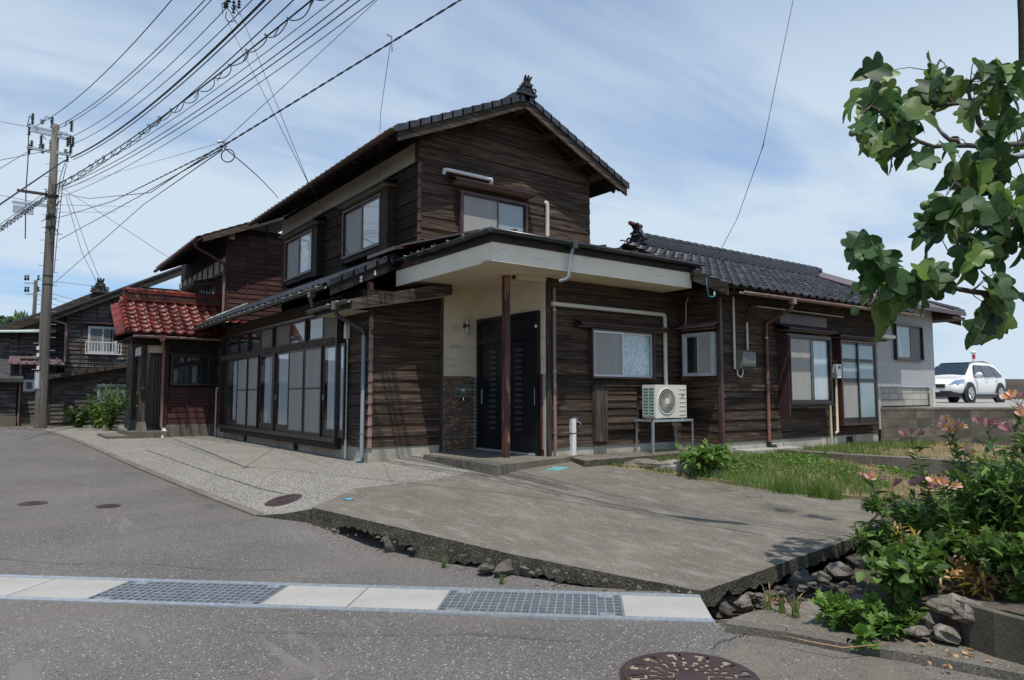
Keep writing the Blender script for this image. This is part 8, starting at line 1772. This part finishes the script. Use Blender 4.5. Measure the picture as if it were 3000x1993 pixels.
# taller tufts along the slab edge, walk and kerb
for (px, py, n_, h, sp) in ((1790, 1352, 260, .22, .16), (1850, 1345, 260, .2, .15), (1910, 1350, 240, .2, .15), (1960, 1345, 200, .2, .13), (1700, 1350, 120, .13, .12), (2310, 1440, 420, .26, .09), (2395, 1452, 340, .24, .06), (2440, 1458, 220, .2, .05), (2130, 1400, 240, .16, .14), (2200, 1415, 260, .18, .14), (2260, 1428, 200, .16, .12), (2480, 1300, 300, .16, .3), (2560, 1296, 300, .16, .3), (2700, 1300, 400, .18, .4), (2620, 1310, 300, .16, .35), (2400, 1300, 260, .16, .3), (2350, 1345, 300, .15, .25), (2520, 1390, 300, .16, .25), (2600, 1420, 300, .16, .2), (2300, 1370, 240, .15, .2), (2060, 1310, 30, .3, .03)):
    c_ = onZ(px, py, .0)
    for _ in range(n_): x, y = c_[0]+R.gauss(0, sp), c_[1]+R.gauss(0, sp); blade(x, y, zlawn(x, y)-.01 if inpoly(x, y, lawnP) else -.02, h*R.uniform(.5, 1.1), R.uniform(.002, .0045), 0 if R.random() < .75 else 2)
Vg = np.array(Vg).reshape(-1, 3); fastmesh('grass', Vg, np.arange(len(Vg)).reshape(-1, 3), [M['grass'], M['grass_dry'], M['leaf']], mi=mi, kind='stuff', label='mixed green and dry lawn grass between slab and house', cat='grass')
# clover-like ground cover
P = []
for (px, py, n_, sp) in ((2300, 1352, 500, .35), (2380, 1358, 400, .3), (2200, 1375, 300, .25), (2450, 1375, 300, .3), (2120, 1375, 200, .2), (2660, 1450, 260, .2), (2560, 1465, 200, .15), (2640, 1365, 200, .2), (2700, 1375, 200, .2)):
    c_ = onZ(px, py, 0)
    for _ in range(n_): x, y = c_[0]+R.gauss(0, sp), c_[1]+R.gauss(0, sp); P.append((x, y, zlawn(x, y)+R.uniform(.01, .09))) if inpoly(x, y, lawnP) else None
leaves('ground_cover', np.array(P), rng.normal(0, 1, (len(P), 3))*[1, 1, .4], .05, 'round', [M['leaf'], M['leaf_br']], [.6, .4], None, label='low leafy weeds in the lawn', cat='weeds')
b = onZ(2105, 1382, .0); bush('leafy_bush', (b[0], b[1]+.25, -.02), .42, .36, 420, .11, 'round', [M['leaf'], M['leaf_br']], (.55, .45), 'round bright green leafy bush beside the concrete walk', stems=12)
for i, (px, py, s_, lab) in enumerate(((1060, 1555, .10, 'small weed under the slab edge near its left corner'), (938, 1515, .10, 'weed growing in the notch at the slab left corner'), (1300, 1664, .09, 'grass tuft at the foot of the slab face'), (1470, 1712, .09, 'weed in the dark gap under the slab'))):
    b = onS(px, py, zroad); bush('weed', (b[0], b[1], b[2]-.01), s_*.5, s_, 26, .05, 'blade', [M['leaf_br'], M['leaf']], (.6, .4), lab, 'weed', stems=4)
for i, (px, py) in enumerate(((2290, 1800), (2330, 1812), (2250, 1790))):
    b = onZ(px, py, -.27); bush('dry_weed', (b[0], b[1], -.29), .05, .18, 24, .06, 'blade', [M['leaf_dead']], (1,), 'dry upright stalks by the stone pit, %s' % ('middle tuft', 'right tuft', 'left tuft')[i], 'weed', stems=6)
# ------------------------------------------------------------------ plants near the maroon porch
for (px, py, f, rx, rz, n_, sz, kd, wt, lab, st) in ((322, 1255, 22.5, .75, 1.55, 900, .14, 'lance', (.25, .55, .2, 0, 0), 'large nandina shrub left of the maroon porch posts', 12), (232, 1250, 24.5, .50, .75, 380, .12, 'round', (.5, .4, .1, 0, 0), 'round shrub against the grey board wall', 8), (288, 1252, 23.8, .26, .95, 260, .12, 'round', (.2, .05, .55, .2, 0), 'yellow green shrub left of the nandina', 6), (275, 1245, 24.6, .2, 1.7, 160, .09, 'round', (.6, .4, 0, 0, 0), 'ivy climbing the grey wall beside the window', 5), (425, 1240, 22.8, .4, 1.5, 420, .11, 'round', (.35, .45, .15, .05, 0), 'shrub seen between the porch posts', 8)):
    b = onF(px, py, f); bush('shrub', (b[0], b[1], -.05), rx, rz, n_, sz, kd, gm, wt, lab, stems=st)
P = []
for _ in range(700):
    px = R.uniform(20, 345); b = onZ(px, R.uniform(1248, 1262) if px > 120 else R.uniform(1251, 1256), 0); P.append(b)
leaves('verge_weeds', np.array(P), rng.normal(0, 1, (len(P), 3))*[1, 1, .4]+[0, 0, .5], .10, 'blade', [M['leaf'], M['grass_dry'], M['leaf_dead']], [.4, .4, .2], None, label='dry grass and weeds along the grey wall', cat='weeds')
# ------------------------------------------------------------------ street side opposite (seen only as reflections)
OH = thing('opposite_house', (-10.5, 6, 0), 'maroon boarded house across the street, seen in the window reflections', 'house')
MB().box(-14, -9.6, -2.0, 16, -.3, 4.6).build('wall', M['red_siding'], OH)
MB().hexa([(-14.5, -2.5, 5.2), (-9.0, -2.5, 4.4), (-9.0, 16.5, 4.4), (-14.5, 16.5, 5.2)], [(-14.5, -2.5, 6.6), (-9.0, -2.5, 4.55), (-9.0, 16.5, 4.55), (-14.5, 16.5, 6.6)]).build('roof', M['tile_far'], OH)
MB().box(-9.6, -9.55, -2, 16, 1.9, 2.15).build('white_band', M['white'], OH)
for y in (0, 3.2, 6.4, 9.6, 12.6): MB().box(-9.6, -9.56, y, y+1.7, .7, 1.85).build('window', M['frost'], OH); MB().box(-9.6, -9.55, y, y+1.7, 2.9, 3.9).build('window', M['curtain'], OH)
